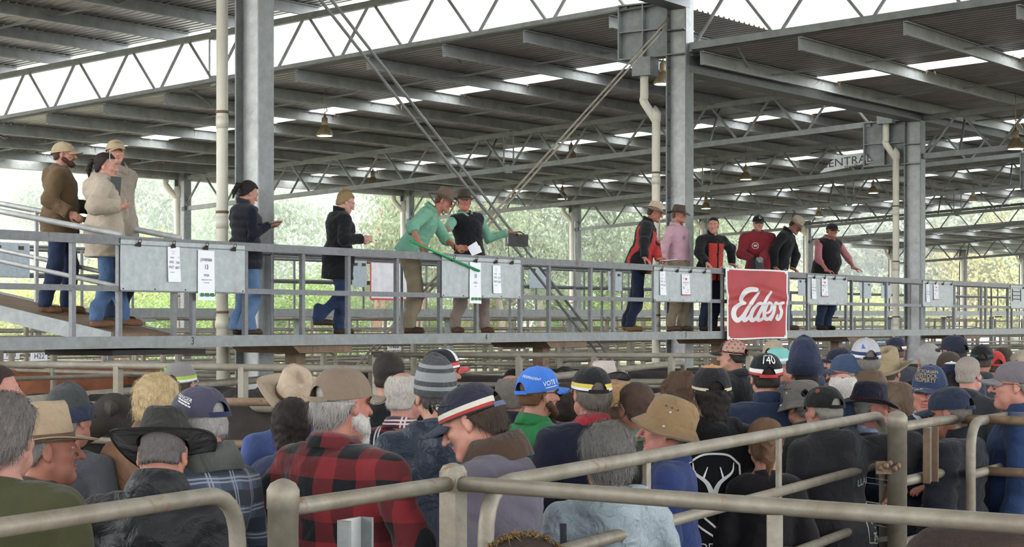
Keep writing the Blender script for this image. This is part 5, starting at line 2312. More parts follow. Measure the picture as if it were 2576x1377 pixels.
def stand(label, x, y, s, yaw, up=None, **kw):
    """person on the yard floor whose head is seen at pixel column x, top at row y, at s pixels per metre"""
    Yd = F_PX / s
    ztop = CZ - (y - HOR) / s
    hat = kw.get('hat')
    e = up if up is not None else (HAT_UP[hat['k']] if hat else {'curly': .036, 'full': .02, 'bob': .022, 'long': .02, 'thick': .022, 'bun': .05}.get(kw.get('hstyle', 'short'), .010))
    k = (ztop - e - .226) / 1.515
    far = s < 420
    kw.setdefault('res', .026 if s < 330 else (.021 if s < 430 else (.016 if s < 600 else .0125)))
    info = person(label, ((x - 1288) / s, Yd, 0), yaw, H=1.75 * k, far=far, **kw)
    hc = to_world(info, info['hpos']((0, .01, 0)))
    r = info['root']
    r.location.x += (x - 1288) / s - hc.x
    r.location.y += Yd - hc.y
    info['loc'] = Vector(r.location)
    return info
# ---------------------------------------------------------------- the crowd on the yard floor, nearest first
def F(c, **k):
    return fabric(c, **k)


WHITE, INKY = plain('#e6e6e4', .8, 0, .03), plain('#1c1c20', .8)
FELT = dict(var=.08, weave=500, fold=20.0)
G = 'crowd of buyers at the rails'


def cap(col, **k):
    for q in ('front', 's1', 's2', 'bill', 'sc'):
        if q in k and isinstance(k[q], str):
            k[q] = F(k[q])
    return dict(k='cap', col=F(col), **k)


def felt(col, band=None, **k):
    return dict(k='hat', col=fabric(col, **FELT), band=F(band or col), **k)


# --- front row
stand('person in olive fleece with collar length grey hair, cut by the left picture edge', 12, 985, 790, 172, hstyle='full', hcol='#77706c', nstr=1500, sk='#b98672', face='old', stout=.5, hpitch=4,
      top=dict(col='#47492a', collar='crew', hem=.84, fold=7.0), group=G, slim=1.05)
stand('person with short dark hair and long nose, face in profile at the left edge', -10, 918, 520, 112, hcol='#3a2d26', sk='#c98d79', top=dict(col='#33363c'), group=G)
stand('person in tan felt hat turned right, lined face, beside the olive fleece', 112, 1015, 690, 122, face='old', hcol='#8d8782', sk='#b5755c', hat=felt('#b9a07d', '#6d5646', h=.125, brim=.075, curl=.018, dip=.012, tilt=-3), top=dict(col='#5f4634'), hyaw=-8, group=G)
stand('person in dark grey beanie and grey knit jumper behind the tan felt hat', 172, 972, 560, 158, face='old', hcol='#8d8a86', sk='#c38672', hat=dict(k='beanie', col=F('#45494a', weave=420, fold=30.), cuffc=F('#333c58', weave=420, fold=30.), h=.14, slouch=.02), top=dict(col='#4c4e54', collar='crew', fold=12.), group=G)
stand('person with wavy blond hair wearing a brown oilskin coat', 395, 938, 560, 168, face='woman', hstyle='thick', hcol='#c4ad84', nstr=1500, top=dict(kind='coat', col='#80583a', hem=.55, collar='big', rough=.6, hlight=2.3), slim=1.25, group=G)
stand('person in grey cap with green and white tick mark and green stripe', 452, 908, 430, 165, hcol='#4a4038', hat=cap('#85817f', s1='#a8c832', s2='#e8e8e8', add=[('lettering', *(lambda m: (m.v, m.f))(MB().bar(cap_pos(2.35, .52, .002), cap_pos(2.22, .42, .002), .002, .012).bar(cap_pos(2.22, .42, .003), cap_pos(2.12, .56, .003), .002, .012)), None, [plain('#7fb32a', .8)])]), top=dict(col='#6a6a66'), group=G)
_t = math.radians(32)
stand('person in faded purple navy cap with white lettered lines, blue checked collar', 505, 967, 700, 232, face='old', hcol='#a9a5a1', sk='#c1806c', hat=cap('#454459', sc='#2b3556', add=[cap_text('RANGER', .017, 1.72, .44, -.5, WHITE), cap_bars([(1.45, 1.98, .46, .28), (1.48, 2.0, .39, .21)], WHITE)], dz=.006), hpitch=10,
      top=dict(mat=plaid('#5b6b86', '#39404a', .11, 'tartan', '#9aa0a8'), ccol=F('#585c58'), kind='shirt', collar='big'), group=G)
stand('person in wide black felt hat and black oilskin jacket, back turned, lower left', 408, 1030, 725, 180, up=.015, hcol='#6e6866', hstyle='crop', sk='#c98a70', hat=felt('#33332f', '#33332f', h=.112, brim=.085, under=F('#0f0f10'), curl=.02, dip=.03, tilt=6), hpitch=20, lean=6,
      top=dict(col='#26272a', kind='jacket', rough=.45, collar='big', thick=.03, fold=12., hem=.7, wrinkle=.006), slim=1.12, stout=.4, group=G)
stand('person in cream felt hat with brown cord, blue shirt, behind the dark haired head', 735, 930, 500, 205, up=.03, face='old', hcol='#9b958f', hat=felt('#c7b195', '#6b4d33', h=.12, brim=.09, tilt=-26, curl=.045, dip=.01, crease=.04), hpitch=-4, top=dict(kind='shirt', col='#5068a6', hem=.84), group=G, slim=1.1)
stand('person with dark brown straight bob, short, between the cream hat and red check shirt', 735, 1000, 520, 178, face='woman', hstyle='bob', hcol='#241a14', nstr=500, top=dict(col='#3c4a6c'), group=G)
stand('person in red and black buffalo check shirt, worn brown cap, white beard', 858, 920, 700, 142, face='old', hstyle='full', hcol='#a7a39d', nstr=900, sk='#c07d68', beard='long', stout=.9, slim=1.12, hat=cap('#86735f', bill='#94846d', sc='#8a7a62', dz=.004, curl=1.2), hyaw=-6, hpitch=3,
      top=dict(kind='jacket', thick=.02, mat=plaid('#8a2228', '#17191b', .15), hem=.80, beardc='#d8d4cc', wrinkle=.005), arms=(dict(w=(-.34, -.10, .92), pole=(-.8, .5, 0)), dict(w=(.36, -.18, 1.0), pole=(.9, .6, 0))), group=G)
stand('person with very short dark hair and black jumper behind the worn brown cap', 978, 888, 455, 176, hcol='#2a211c', top=dict(col='#1c1d20', collar='crew'), group=G)
stand('person with bald crown and wispy white hair, red white navy checked shirt', 1014, 933, 500, 160, face='old', hstyle='ring', hcol='#c9c2b8', nstr=700, sk='#cf9080', top=dict(kind='shirt', mat=plaid('#7d1f2c', '#1d2236', .15, 'tartan', '#d9d4d4')), group=G)
stand('person in grey beanie with pale stripes and navy rain jacket', 1095, 914, 560, 196, hcol='#4b443f', hat=dict(k='beanie', col=F('#474c4d', weave=300, fold=40.), scol=F('#8b8f90', weave=300), stripes=(2, 4, 5, 7), cuff=False, h=.165), top=dict(col='#2d3748', rough=.4, hood=.8, hem=.7, fold=16.), group=G, slim=1.1)
stand('person in black cap with white front and bright red peak', 1108, 878, 440, 128, hcol='#1f1b1a', hat=cap('#1d1c20', front='#e7e7ea', bill='#d63a3c', s1='#d63a3c', s2='#e7e7ea', tall=1.08, frow=3), top=dict(col='#3c3d42'), group=G)
stand('young person in navy cap with cream and red stripe, mauve jacket, head bowed', 1192, 940, 715, 252, hcol='#4a3b30', hstyle='full', nstr=1300, sk='#c78d76', hat=cap('#2a2d3e', s1='#d6cfc0', s2='#b33126', bill='#3b4152', sc='#5b6a8a', bl=.085, add=[]), glasses=2, hpitch=24, lean=8,
      top=dict(col='#67626f', ccol=F('#4c382a'), collar='big', hem=.74, thick=.028, fold=6.0, wrinkle=.0045), arms=('bent', 'bent'), slim=1.08, group=G)
stand('person with balding grey crop and navy collar beside the blue cap', 1285, 940, 450, 178, face='old', hstyle='ring', hcol='#7b746d', nstr=400, sk='#b98068', top=dict(col='#262b45', collar='stand'), group=G)
stand('person in bright blue cap reading VOTE 1, bright green work shirt, ginger beard', 1352, 925, 490, 128, hcol='#6d4c33', beard='short', sk='#c98f78', hat=cap('#2f7be0', tall=1.12, bl=.08, add=[cap_text('VOTE 1', .026, 4.88, .23, .1, WHITE, 1.12), cap_bars([(4.55, 5.2, .10, .13)], WHITE, 1.12), cap_text('INDEPENDENT', .014, 3.8, .40, -.2, WHITE, 1.12), cap_text('V', .05, 6.0, .5, 0, WHITE, 1.12)]), glasses=3,
      top=dict(kind='shirt', col='#1f8a47', hem=.84, thick=.018, fold=10., beardc='#5a3b28'), group=G)
stand('person in navy jacket with yellow shoulder panel, holding a camera up', 1425, 962, 430, 172, hcol='#3b3029', hstyle='full', top=dict(col='#3d4052', mats=[F('#d6c02a')], paint=lambda c, w: ((c[:, 2] > 1.33) & (c[:, 0] < -.06)).astype(np.int32)), arms=('up', 'up'), group=G)
stand('person in black cap with yellow and white stripes, navy jacket, red collar', 1488, 918, 520, 196, face='old', hcol='#6f675f', hstyle='full', nstr=500, sk='#bd7f69', hat=cap('#1d1d20', front='#c9702c', frow=6, s1='#d8c231', s2='#e6e6e6', bill='#c9702c'), top=dict(col='#1e2237', ccol=F('#a3202c'), collar='fold', thick=.026), group=G, slim=1.1)
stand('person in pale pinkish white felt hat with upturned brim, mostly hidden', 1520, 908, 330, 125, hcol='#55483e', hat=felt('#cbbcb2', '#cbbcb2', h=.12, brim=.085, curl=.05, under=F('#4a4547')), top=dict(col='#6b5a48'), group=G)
stand('person in plain tan hat and tan jacket beside the balding head', 1556, 957, 420, 150, hcol='#6a543f', hat=felt('#b08a58', '#b08a58', h=.11, brim=.03, curl=.01), top=dict(col='#7a6148'), group=G)
stand('person with balding brown crop, glasses and green shirt collar', 1600, 960, 520, 206, face='old', hstyle='crop', hcol='#4d3b30', sk='#9d6c56', glasses=1, top=dict(col='#575a4c', ccol=F('#6fa084')), group=G)
stand('person with short wavy grey hair in pale blue hooded rain jacket', 1527, 1058, 680, 192, up=.022, face='woman', hstyle='thick', hcol='#77746f', nstr=2600, top=dict(col='#9fb0b8', rough=.4, hood=1.25, hem=.6, fold=18., thick=.026, wrinkle=.005, hlight=1.9), slim=1.25, hpitch=6, group=G,
      extra=lambda i: print_lines(i, [[(-.19, .0, .022), (-.18, -.4, .022), (-.17, -.8, .022)]], 0, 1.38 * i['k'], 1.0, plain('#3a3a42', .5), True, 'bag_strap'))
stand('person in tan canvas bucket hat, ruddy profile facing left, blue shirt', 1680, 998, 545, 262, face='old', hcol='#9a948c', sk='#c4806f', hat=dict(k='bucket', col=F('#94764e'), tilt=-20, brim=.070, dz=.012), hpitch=0, stout=.5, top=dict(kind='shirt', col='#2c3f77', hem=.80, thick=.02), group=G)
stand('person with brown curly hair and an orange brown collar', 1716, 932, 470, 160, face='woman', hstyle='curly', hcol='#5b4433', nstr=900, top=dict(col='#82502a', ccol=F('#a5662f'), collar='big'), group=G)


def shield(i):
    z = 1.14 * i['k']
    L = [[(-.13, .13, .010), (-.05, .18, .010), (.06, .18, .010), (.13, .13, .010)], [(.13, .13, .010), (.14, 0, .010), (.10, -.14, .010), (0, -.22, .010)], [(-.13, .13, .010), (-.14, 0, .010), (-.10, -.14, .010), (0, -.22, .010)],
         [(-.09, .10, .01), (-.10, 0, .01), (-.07, -.10, .01), (0, -.17, .01)], [(0, -.03, .03), (-.03, .04, .02), (-.09, .09, .012), (-.10, .14, .004)], [(0, -.03, .03), (.03, .04, .02), (.09, .09, .012), (.10, .14, .004)], [(-.05, .06, .012), (-.03, .12, .004)], [(.05, .06, .012), (.03, .12, .004)], [(0, -.10, .05), (0, -.02, .05)]]
    print_lines(i, L, .02, z, 1.0, WHITE)
    print_text(i, 'DEERS', .06, .02, z - .27, WHITE, stretch=.9)


stand('person with long dark hair, black cap topped orange, black hoodie with white shield', 1790, 920, 510, 186, hstyle='long', hcol='#241c18', nstr=900, hat=cap('#1c1c1f', front='#c98a48', frow=4, topc=1, s1='#1c1c1f', s2='#cfc39a', sc='#1c1c1f', tall=1.1), top=dict(col='#141417', hood=.75, hem=.78, thick=.024, collar='crew'), slim=1.18, group=G, extra=shield)
stand('person in brown felt hat with rolled brim and orange collar', 1844, 898, 310, 172, hcol='#5a4a40', hat=felt('#6a5a4c', '#6a5a4c', h=.13, brim=.085, curl=.04), top=dict(col='#5f5a62', ccol=F('#b0702f'), collar='big'), group=G)


def dots():
    m = MB()
    for j, v in enumerate((.12, .30, .48, .66, .82)):
        n = (16, 15, 12, 9, 5)[j]
        for q in range(n):
            az = 2 * math.pi * (q + .5 * (j % 2)) / n
            if math.cos(az) > .72:
                continue
            p = Vector(cap_pos(az, v, .001))
            m.lathe(p, [(.0075, 0), (.007, .0015)], 7, axis=(math.sin(az), -math.cos(az), math.sin(v * 1.5)))
    return ('red_spots', m.v, m.f, None, [plain('#a63a34', .8)])


stand('person in pinkish cap printed with small red shapes, black peak', 1844, 852, 320, 236, hcol='#2b2320', hat=cap('#a58a78', bill='#202022', front='#202022', frow=0, sc='#202022', s2='#2a2422', add=[dots()]), top=dict(col='#2c2c30'), group=G)
stand('person in black cap numbered 140 with red and white stripes, navy jacket', 1927, 890, 440, 180, hcol='#2a211c', hat=cap('#18181b', s1='#dcdcdc', s2='#c22f30', sc='#c22f30', tall=1.1, add=[cap_text('140', .055, math.pi, .50, 0, WHITE, 1.1), cap_text('1884-2024', .013, math.pi, .68, 0, WHITE, 1.1)]), top=dict(col='#22314c', collar='stand', thick=.026), slim=1.12, group=G)
stand('person in plain beige cap beyond the 140 cap', 1946, 856, 270, 150, hcol='#4c4038', hat=cap('#b5a283', tall=1.1), top=dict(col='#5c6a78'), group=G)
stand('person in turquoise peaked cap with white panel, beyond the 140 cap', 1957, 876, 330, 112, face='old', sk='#bd7d6c', hat=cap('#74c3bd', front='#74c3bd', bill='#74c3bd', s1='#e4e4e4', tall=1.12), top=dict(col='#3c4048'), group=G)
stand('person in grey and white panelled cap with blue rim', 2006, 859, 270, 190, hcol='#5a5048', hat=cap('#8f8d90', front='#b8b7ba', s2='#3f63a8', tall=1.1), top=dict(col='#45506a'), group=G)
stand('person in tall navy fleece beanie and navy jacket', 2024, 873, 430, 184, hcol='#2b2420', hat=dict(k='beanie', col=F('#26304a', fold=14.), cuffc=F('#1f2942', fold=14.), h=.185), top=dict(col='#20304e', collar='stand', thick=.028), slim=1.15, group=G)
stand('person in crumpled grey bucket hat looking left, grey green jacket', 2018, 955, 445, 212, face='old', sk='#b57c66', hcol='#77716b', hat=dict(k='bucket', col=F('#67635d'), brim=.055, tilt=6), top=dict(col='#454b44', collar='stand'), group=G)


def hoodie(i):
    print_text(i, 'LLAND', .05, -.13, 1.22 * i['k'], plain('#b9bcb2', .8), arc=1.5)
    rr = random.Random(3)
    L = [[(-.12, -.16, .01), (.12, -.16, .01), (.12, .12, .01), (-.12, .12, .01), (-.12, -.16, .01)]]
    for q in range(22):
        a, b = rr.uniform(-.11, .11), rr.uniform(-.15, .11)
        L.append([(a, b, .02), (a + rr.uniform(-.06, .06), b + rr.uniform(-.05, .05), .014)])
    print_lines(i, L, -.13, 1.0 * i['k'], .62, plain('#9fa39a', .8))


stand('person in black cap with orange stitch, charcoal hoodie, elbow leaning on the gate rail', 2074, 966, 482, 208, up=.0, face='old', hcol='#8d8880', sk='#b77c66', hat=cap('#161618', add=[cap_text('*', .06, 2.0, .45, 0, plain('#c4622c', .8))]), glasses=2, hpitch=4, lean=10,
      top=dict(col='#2f2f33', hood=1.0, hem=.76, thick=.026, collar='crew', fold=13.), arms=(dict(w=(-.27, .10, 1.10), pole=(-.7, 1, -.3)), 'bent'), slim=1.1, group=G, extra=hoodie)
stand('short person with long brown hair tied low, dark top, behind the gate upright', 1926, 1052, 520, 178, face='woman', hstyle='tail', hcol='#76583f', nstr=900, top=dict(col='#1f1d20', collar='crew'), group=G)
stand('person in dusty blue cap and black glasses facing left', 2133, 890, 380, 248, face='old', hcol='#9c968e', sk='#b97f6b', hat=cap('#364766', tall=1.05), glasses=1, top=dict(col='#3d4048'), group=G)
stand('person with bald crown and fluffy white hair, teal blue jacket', 2121, 936, 410, 182, face='old', hstyle='ring', hcol='#e2dcd6', nstr=1100, sk='#d29884', top=dict(col='#25405f', collar='stand', thick=.026), slim=1.1, group=G)
stand('person in pale grey cap with blue fin mark, brown oilskin coat', 2178, 853, 380, 186, face='old', hstyle='full', hcol='#77716b', hat=cap('#b4b3b8', s1='#2f3a63', s2='#d5d5da', sc='#23252c', tall=1.12, add=[('fin_mark', [cap_pos(2.75, .34, .002, 1.12), cap_pos(2.45, .34, .002, 1.12), cap_pos(2.5, .52, .002, 1.12), cap_pos(2.6, .46, .002, 1.12)], [(0, 1, 2, 3)], None, [plain('#2c5fae', .7)])]),
      top=dict(kind='coat', col='#5d4630', hem=.5, collar='big', rough=.6, thick=.03), slim=1.25, group=G)
stand('person in tall sand coloured cattleman hat with folded brim', 2236, 887, 330, 148, hcol='#5b4d40', up=.03, hat=felt('#a8956f', '#a8956f', h=.14, brim=.095, curl=.05, dip=.0, tilt=-14, taper=.9, crease=.05), top=dict(col='#3f3d40'), group=G)
stand('person in navy trilby with maroon band talking, face turned right', 2186, 955, 430, 96, face='old', hcol='#8f8984', sk='#c17e6c', hat=felt('#1f2033', '#4a1f2c', h=.11, brim=.052, curl=.02, dip=.02, tilt=6), top=dict(col='#2a3450', collar='fold', ccol=F('#9aa6c4')), group=G)
stand('person in navy cap with orange and white stripe, grey jacket, beside the third column', 2254, 848, 270, 178, hcol='#6b5a4c', sk='#b5796a', hat=cap('#2a2a48', s1='#e6e6e6', s2='#d2743a', sc='#2a2a48', tall=1.08), top=dict(col='#4c4c58', thick=.028), slim=1.15, group=G)
stand('person with neat silver hair and black jacket collar', 2336, 864, 310, 190, face='old', hstyle='full', hcol='#a9a7a4', sk='#bf8470', top=dict(col='#1b1c20', collar='stand'), group=G)
stand('smiling person in blue trucker cap with gold lettering, facing the camera', 2338, 921, 455, -28, face='old', hcol='#a39c95', sk='#c9836f', hat=cap('#2c3e62', front='#2f4166', bill='#33415f', tall=1.16, bl=.08, strap=False, add=[bill_text('VLP', .03, WHITE, .08, 1.16, -.02), cap_text('VICTORIAN', .026, -.02, .55, 0, plain('#b09a66', .7), 1.16), cap_text('LIVESTOCK', .026, -.02, .40, 0, plain('#b09a66', .7), 1.16), cap_text('PROPERTY', .026, -.02, .26, 0, plain('#b09a66', .7), 1.16)]), hpitch=6, hroll=4,
      top=dict(col='#22263a', collar='fold', ccol=F('#b8c0d4')), arms=('bent', 'bent'), group=G)
stand('person in dark navy cap and quilted navy puffer, back half turned, right', 2394, 970, 482, 236, face='old', hcol='#6d6660', sk='#a86d54', hat=cap('#202c42', bill='#243450', tall=1.06, add=[cap_bars([(.1, .5, .5, .5), (.1, .5, .42, .42)], WHITE, 1.06)]), hpitch=10, top=dict(kind='puffer', col='#23262f', collar='stand', hem=.76, thick=.04), slim=1.15, group=G)
stand('person in dark brown cap behind the white and navy cap', 2388, 884, 330, 180, hcol='#4b3f36', hat=cap('#453a30', tall=1.06), top=dict(col='#33363e'), group=G)
stand('person in navy cap with white peaked front, blue black puffer jacket', 2394, 912, 345, 158, hcol='#35302c', hat=cap('#1f2540', front='#e6e6ea', frow=4, topc=1, tall=1.1), top=dict(kind='puffer', col='#262d4c', thick=.04, collar='stand'), slim=1.2, group=G)
stand('person with thin pale grey hair and large ear, turned right', 2436, 897, 350, 140, face='old', hstyle='short', hcol='#9b9189', sk='#c58d7a', top=dict(col='#2b2d33'), group=G)
stand('tall person in plain navy cap with lit phone, in front of the far pens', 2401, 843, 320, 208, hcol='#2a2422', hat=cap('#1f2638', tall=1.06), top=dict(col='#30384a'), group=G)
stand('person in black cap, dark vest and mint green sleeves', 2470, 866, 300, 168, hcol='#4c4138', sk='#b87f6c', hat=cap('#1d1f22', s1='#2b4d45', tall=1.05), top=dict(kind='vest', col='#3b4248', sleeves='none', under=F('#86b8a0'), hem=.84), group=G)
stand('person in bright red cap, back turned, right of the crowd', 2501, 882, 285, 184, hcol='#4d3a2f', hat=cap('#c02a2c', tall=1.05, sc='#c02a2c'), top=dict(col='#1f2427'), group=G)
stand('person with thick dark brown hair beyond the red cap', 2523, 874, 280, 165, hstyle='full', hcol='#37291f', top=dict(col='#2b2a30'), group=G)
stand('person with pale sandy hair at the right edge', 2568, 884, 300, 190, face='old', hstyle='full', hcol='#b7a696', top=dict(col='#3f4652'), group=G)
stand('person in mottled grey cap with glasses facing left, blue jacket, right edge', 2556, 906, 470, 256, face='old', hcol='#8d857d', sk='#c48672', hat=cap('#6c666c', bill='#827d82', tall=1.02), glasses=1, stout=.5, top=dict(col='#25406c', collar='stand', thick=.026, hem=.78), slim=1.15, group=G)
stand('person in small dark cap, pink face, left of the pale grey cap', 2113, 874, 290, 262, sk='#cf9a86', hcol='#4b3d33', hat=cap('#23293e', tall=1.0), top=dict(col='#4a4550'), group=G)
stand('person in red coat far off beyond the pens, left', 556, 905, 150, 175, hcol='#3a2d26', hat=cap('#b0302f'), top=dict(col='#b3242c'), group=None)
# ---------------------------------------------------------------- people on the walkway and what they hold
GW = 'people standing along the walkway'


def deckp(x, b, h=DECK):
    return P(t_at(x, b), b, h)


def arm(loc, yaw, p, pole=None, dir_=None, palm=None):
    """arm reaching world point p (wrist); directions given in world"""
    d = dict(w=to_local(loc, yaw, p))
    if pole is not None:
        d['pole'] = tuple(to_local((0, 0, 0), yaw, pole))
    if dir_ is not None:
        d['dir'] = to_local((0, 0, 0), yaw, dir_)
    if palm is not None:
        d['palm'] = to_local((0, 0, 0), yaw, palm)
    return d


def walker(label, x, b, yaw, ytop=None, z=None, H=None, up=None, fx=None, **kw):
    """x = pixel column of the head (or fx of the feet), b = place across the walkway"""
    loc = deckp(fx or x, b, DECK if z is None else z)
    s = F_PX / loc.y
    if H is None:
        zt = CZ - (ytop - HOR) / s
        hat = kw.get('hat')
        e = up if up is not None else (HAT_UP[hat['k']] if hat else .012)
        k = (zt - loc.z - e - .226) / 1.515
        H = 1.75 * k
    kw.setdefault('res', .0145 if s > 190 else .018)
    arms_ = kw.get('arms')
    if callable(arms_):
        kw['arms'] = arms_(loc)
    info = person(label, loc, yaw, H=H, far=s < 175, group=GW, **kw)
    return info


def railp(x, h=.05, off=.05):
    return P(t_at(x, BRAIL), BRAIL + off, HR + h)


DOWN = (0, 0, -1)
KHAKI = cap('#b5a07a', sc='#9c8a66', add=[cap_text('JOWENBA', .022, .1, .42, 0, plain('#4d4535', .8))])
tmid = (tr0 + tr1) / 2


def on_ramp(x, tf):
    t = tr0 + (tr1 - tr0) * tf
    b = b_at(x, t)
    return P(t, b, rh(max(b, BRAIL))), b


# three on the ramp
loc, b = on_ramp(150, .62)
s = F_PX / loc.y
k = ((CZ - (355 - HOR) / s) - loc.z - .012 - .226) / 1.515
w1 = person('person in brown hooded jacket and khaki cap with dark beard, on the ramp', loc, 96, H=1.75 * k, group=GW, res=.0145, hcol='#4b3626', beard='short', sk='#c08670', hat=KHAKI, hyaw=-4, lean=3,
            top=dict(col='#6b5437', hood=1.0, hem=.80, thick=.034, collar='crew', fold=8., wrinkle=.006, mats=[F('#3b3024')], paint=lambda c, w: ((c[:, 1] < -.09) & (c[:, 0] > -.04) & (np.abs(c[:, 0]) < .16)).astype(np.int32)),
            legs=dict(col='#22304f', boot='#6b4a2a', loose=1.3), feet=((-.12, .10), (.14, -.08)), slim=1.12, stout=.4,
            arms=(arm(loc, 96, at(176, 536, loc.y - .35), pole=(-1, -.2, -.3), dir_=(.8, -.1, -.45), palm=(-.2, 1, 0)), 'bent'), hands=('rest', 'rest'))
loc, b = on_ramp(262, .35)
s = F_PX / loc.y
k = ((CZ - (383 - HOR) / s) - loc.z - .012 - .226) / 1.515
w2 = person('person in cream hooded jacket with dark ponytail hugging a black clipboard', loc, 104, H=1.75 * k, group=GW, res=.0135, face='woman', hstyle='tail', hcol='#241914', nstr=500, sk='#cc9580', hyaw=-12, hpitch=6,
            top=dict(col='#b3a48f', hood=1.15, hem=.70, thick=.040, collar='big', wrinkle=.006, fold=8.), legs=dict(col='#4a6a92', boot='#7a5236'), slim=1.28, stout=.3, feet=((-.10, .05), (.12, -.22)),
            arms=(arm(loc, 104, at(302, 520, loc.y - .30), pole=(-.3, -1, -.9), dir_=(.5, .8, .1), palm=(.5, 1, .2)), arm(loc, 104, at(300, 508, loc.y + .02), pole=(.4, .8, -1), dir_=(-.3, -.5, .8), palm=(-.6, -.7, 0))), hands=('rest', 'rest'))
hb = MB()
q = w2['hpos']((0, 0, .03))
gl = MB()
gl.tube([tuple(p) for p in w2['hpos'](np.array([(.088 * math.sin(a), -.05 + .02 * math.cos(a), .06 + .085 * math.cos(a)) for a in np.linspace(-1.7, 1.7, 14)]))], .004, 6)
gl.build('hair_band', M_GALV_PALE, w2['root'])
cbp = at(289, 482, w2['loc'].y - .12)
cb = thing('clipboard', 'black clipboard with papers held against the cream jacket', 'clipboard', cbp)
MB(cbp).box(cbp, (.035, .07, 0), (.004, -.002, 0), (.01, 0, .145)).build('backing', M_BLACK, cb)
MB(cbp).box(cbp + Vector((-.009, .003, 0)), (.031, .062, 0), (.003, -.0015, 0), (.009, 0, .135)).build('pages', plain('#8d919c', .8), cb)
loc, b = on_ramp(318, .97)
s = F_PX / loc.y
k = ((CZ - (350 - HOR) / s) - loc.z - .012 - .226) / 1.515
w3 = person('young person in khaki cap and stone jacket behind the ponytail, looking back', loc, 62, H=1.75 * k, group=GW, res=.0145, hcol='#6b4f38', sk='#d0967f', hat=KHAKI, hyaw=-38,
            top=dict(col='#9c9080', hem=.80, thick=.03, collar='big', wrinkle=.005), legs=dict(col='#33465f', boot='#2a2622'), slim=1.05,
            arms=('down', arm(loc, 62, at(338, 574, loc.y + .1), dir_=(.9, .1, -.35), palm=DOWN)), hands=('relaxed', 'rest'))
r = w3['root']
hc = to_world(w3, w3['hpos']((0, 0, 0)))
dx = (291 - 1288) / F_PX * hc.y - hc.x
r.location.x += dx

# vest and phone
VEST = F('#23242f')
loc = deckp(612, -.72)
w4 = walker('person in padded navy vest with dark ponytail looking at a phone', 616, -.72, 128, ytop=450, face='woman', hstyle='tail', hcol='#1e1614', nstr=500, sk='#c98f79', hpitch=22,
            top=dict(kind='puffer', col='#2c2d38', sleeves='none', under=F('#171b2b'), hem=.74, thick=.030, collar='stand', name='padded_vest'), legs=dict(col='#5d7fa8', boot='#54402f', flare=1.6), slim=1.05,
            arms=(arm(loc, 128, at(672, 566, loc.y - .05), pole=(-.3, -.5, -1), dir_=(1, .15, .05), palm=(0, .1, 1)), arm(loc, 128, at(668, 570, loc.y + .15), pole=(.5, .5, -1), dir_=(.9, -.2, .0), palm=(0, .1, 1))), hands=('rest', 'rest'))
pp = at(692, 561, loc.y - .10)
ph = thing('phone', 'dark phone held up by the person in the padded vest', 'phone', pp)
MB(pp).box(pp, (.065, .01, .012), (-.004, .034, 0), (-.0012, 0, .0045)).build('case', M_BLACK, ph)
MB(pp).box(pp + Vector((-.001, 0, .006)), (.060, .009, .011), (-.0035, .030, 0), (-.0001, 0, .0005)).build('screen', plain('#6f7680', .2), ph)

# black jacket, hair bun
loc = deckp(845, -.75)
w5 = walker('person in long black jacket with blond hair bun and glasses, stepping right', 850, -.75, 116, ytop=476, up=-.0, face='woman', hstyle='bun', hcol='#8a7453', nstr=1600, sk='#d3a18c', hpitch=24, glasses=1,
            top=dict(hlight=3.0, col='#16171a', hem=.66, thick=.030, collar='stand', wrinkle=.005), legs=dict(col='#27395c', boot='#3d2c20'), slim=1.1, feet=((-.09, .24), (.06, -.06)), feetz=(.10, 0), lean=4,
            arms=(arm(loc, 116, at(905, 600, loc.y - .10), pole=(-.2, -.6, -1), dir_=(1, .1, .0), palm=(.1, 1, 0)), arm(loc, 116, at(890, 600, loc.y + .25), pole=(.3, .6, -1), dir_=(.9, -.3, 0), palm=DOWN)), hands=('grip', 'grip'))

# green shirts
MINT = fabric('#74b698', .85, .12)
loc = deckp(1043, -.80)
stk = railp(1074, .035, .02)
w6 = walker('person in mint green shirt and brown hat bending over the rail with a green stick', 1043, -.80, 84, H=1.88, hcol='#5a4030', sk='#bd7c64', hat=felt('#7a6553', '#6b5646', h=.12, brim=.075, curl=.025, dip=.02), lean=31, hpitch=16, side=0,
            top=dict(kind='shirt', mat=MINT, sleeves='rolled', hem=.86, collar='fold', thick=.022, wrinkle=.0055), legs=dict(col='#8f8166', boot='#4a3524', loose=1.5), slim=1.08, pelvis=(0, .06), feet=((-.13, .02), (.13, .06)),
            arms=(arm(loc, 84, stk + Vector((-.07, .02, .06)), pole=(-.7, -.5, -.2), dir_=(.8, -.1, -.55), palm=(.2, 1, -.3)), arm(loc, 84, railp(1158, .08, .06), pole=(.3, .6, -.9), dir_=(1, -.1, -.05), palm=(-.1, -1, 0))), hands=('grip', 'rest'))
p0, p1 = at(1032, 607, railp(1032).y - .10), at(1206, 682, railp(1206).y - .16)
st = thing('stick', 'bright green plastic cattle stick held over the walkway rail', 'stick', p0)
MB(p0).tube([p0, p0.lerp(p1, .985)], .0145, 12).build('shaft', plain('#1f9b5c', .35), st, True)
MB(p0).tube([p0.lerp(p1, .984), p1], .0155, 12).build('tip', plain('#27ad6b', .35), st, True)
wr = railp(1158, .08, .06)
wb = MB()
wl = [to_local(w6['loc'], 84, wr + Vector((-.02, .034 * math.cos(a), .034 * math.sin(a)))) for a in np.linspace(0, 2 * math.pi, 15)]
wb.tube(wl, .009, 6)
wb.build('wrist_band', M_BLACK, w6['root'])
pc = at(1193, 626, wr.y + .02)
pa = thing('paper', 'folded white paper slip in the hand of the bending man', 'paper', pc)
MB(pc).box(pc, (.055, .01, .035), (0, .002, 0), (-.03, 0, .055)).build('slip', M_PAPER, pa)
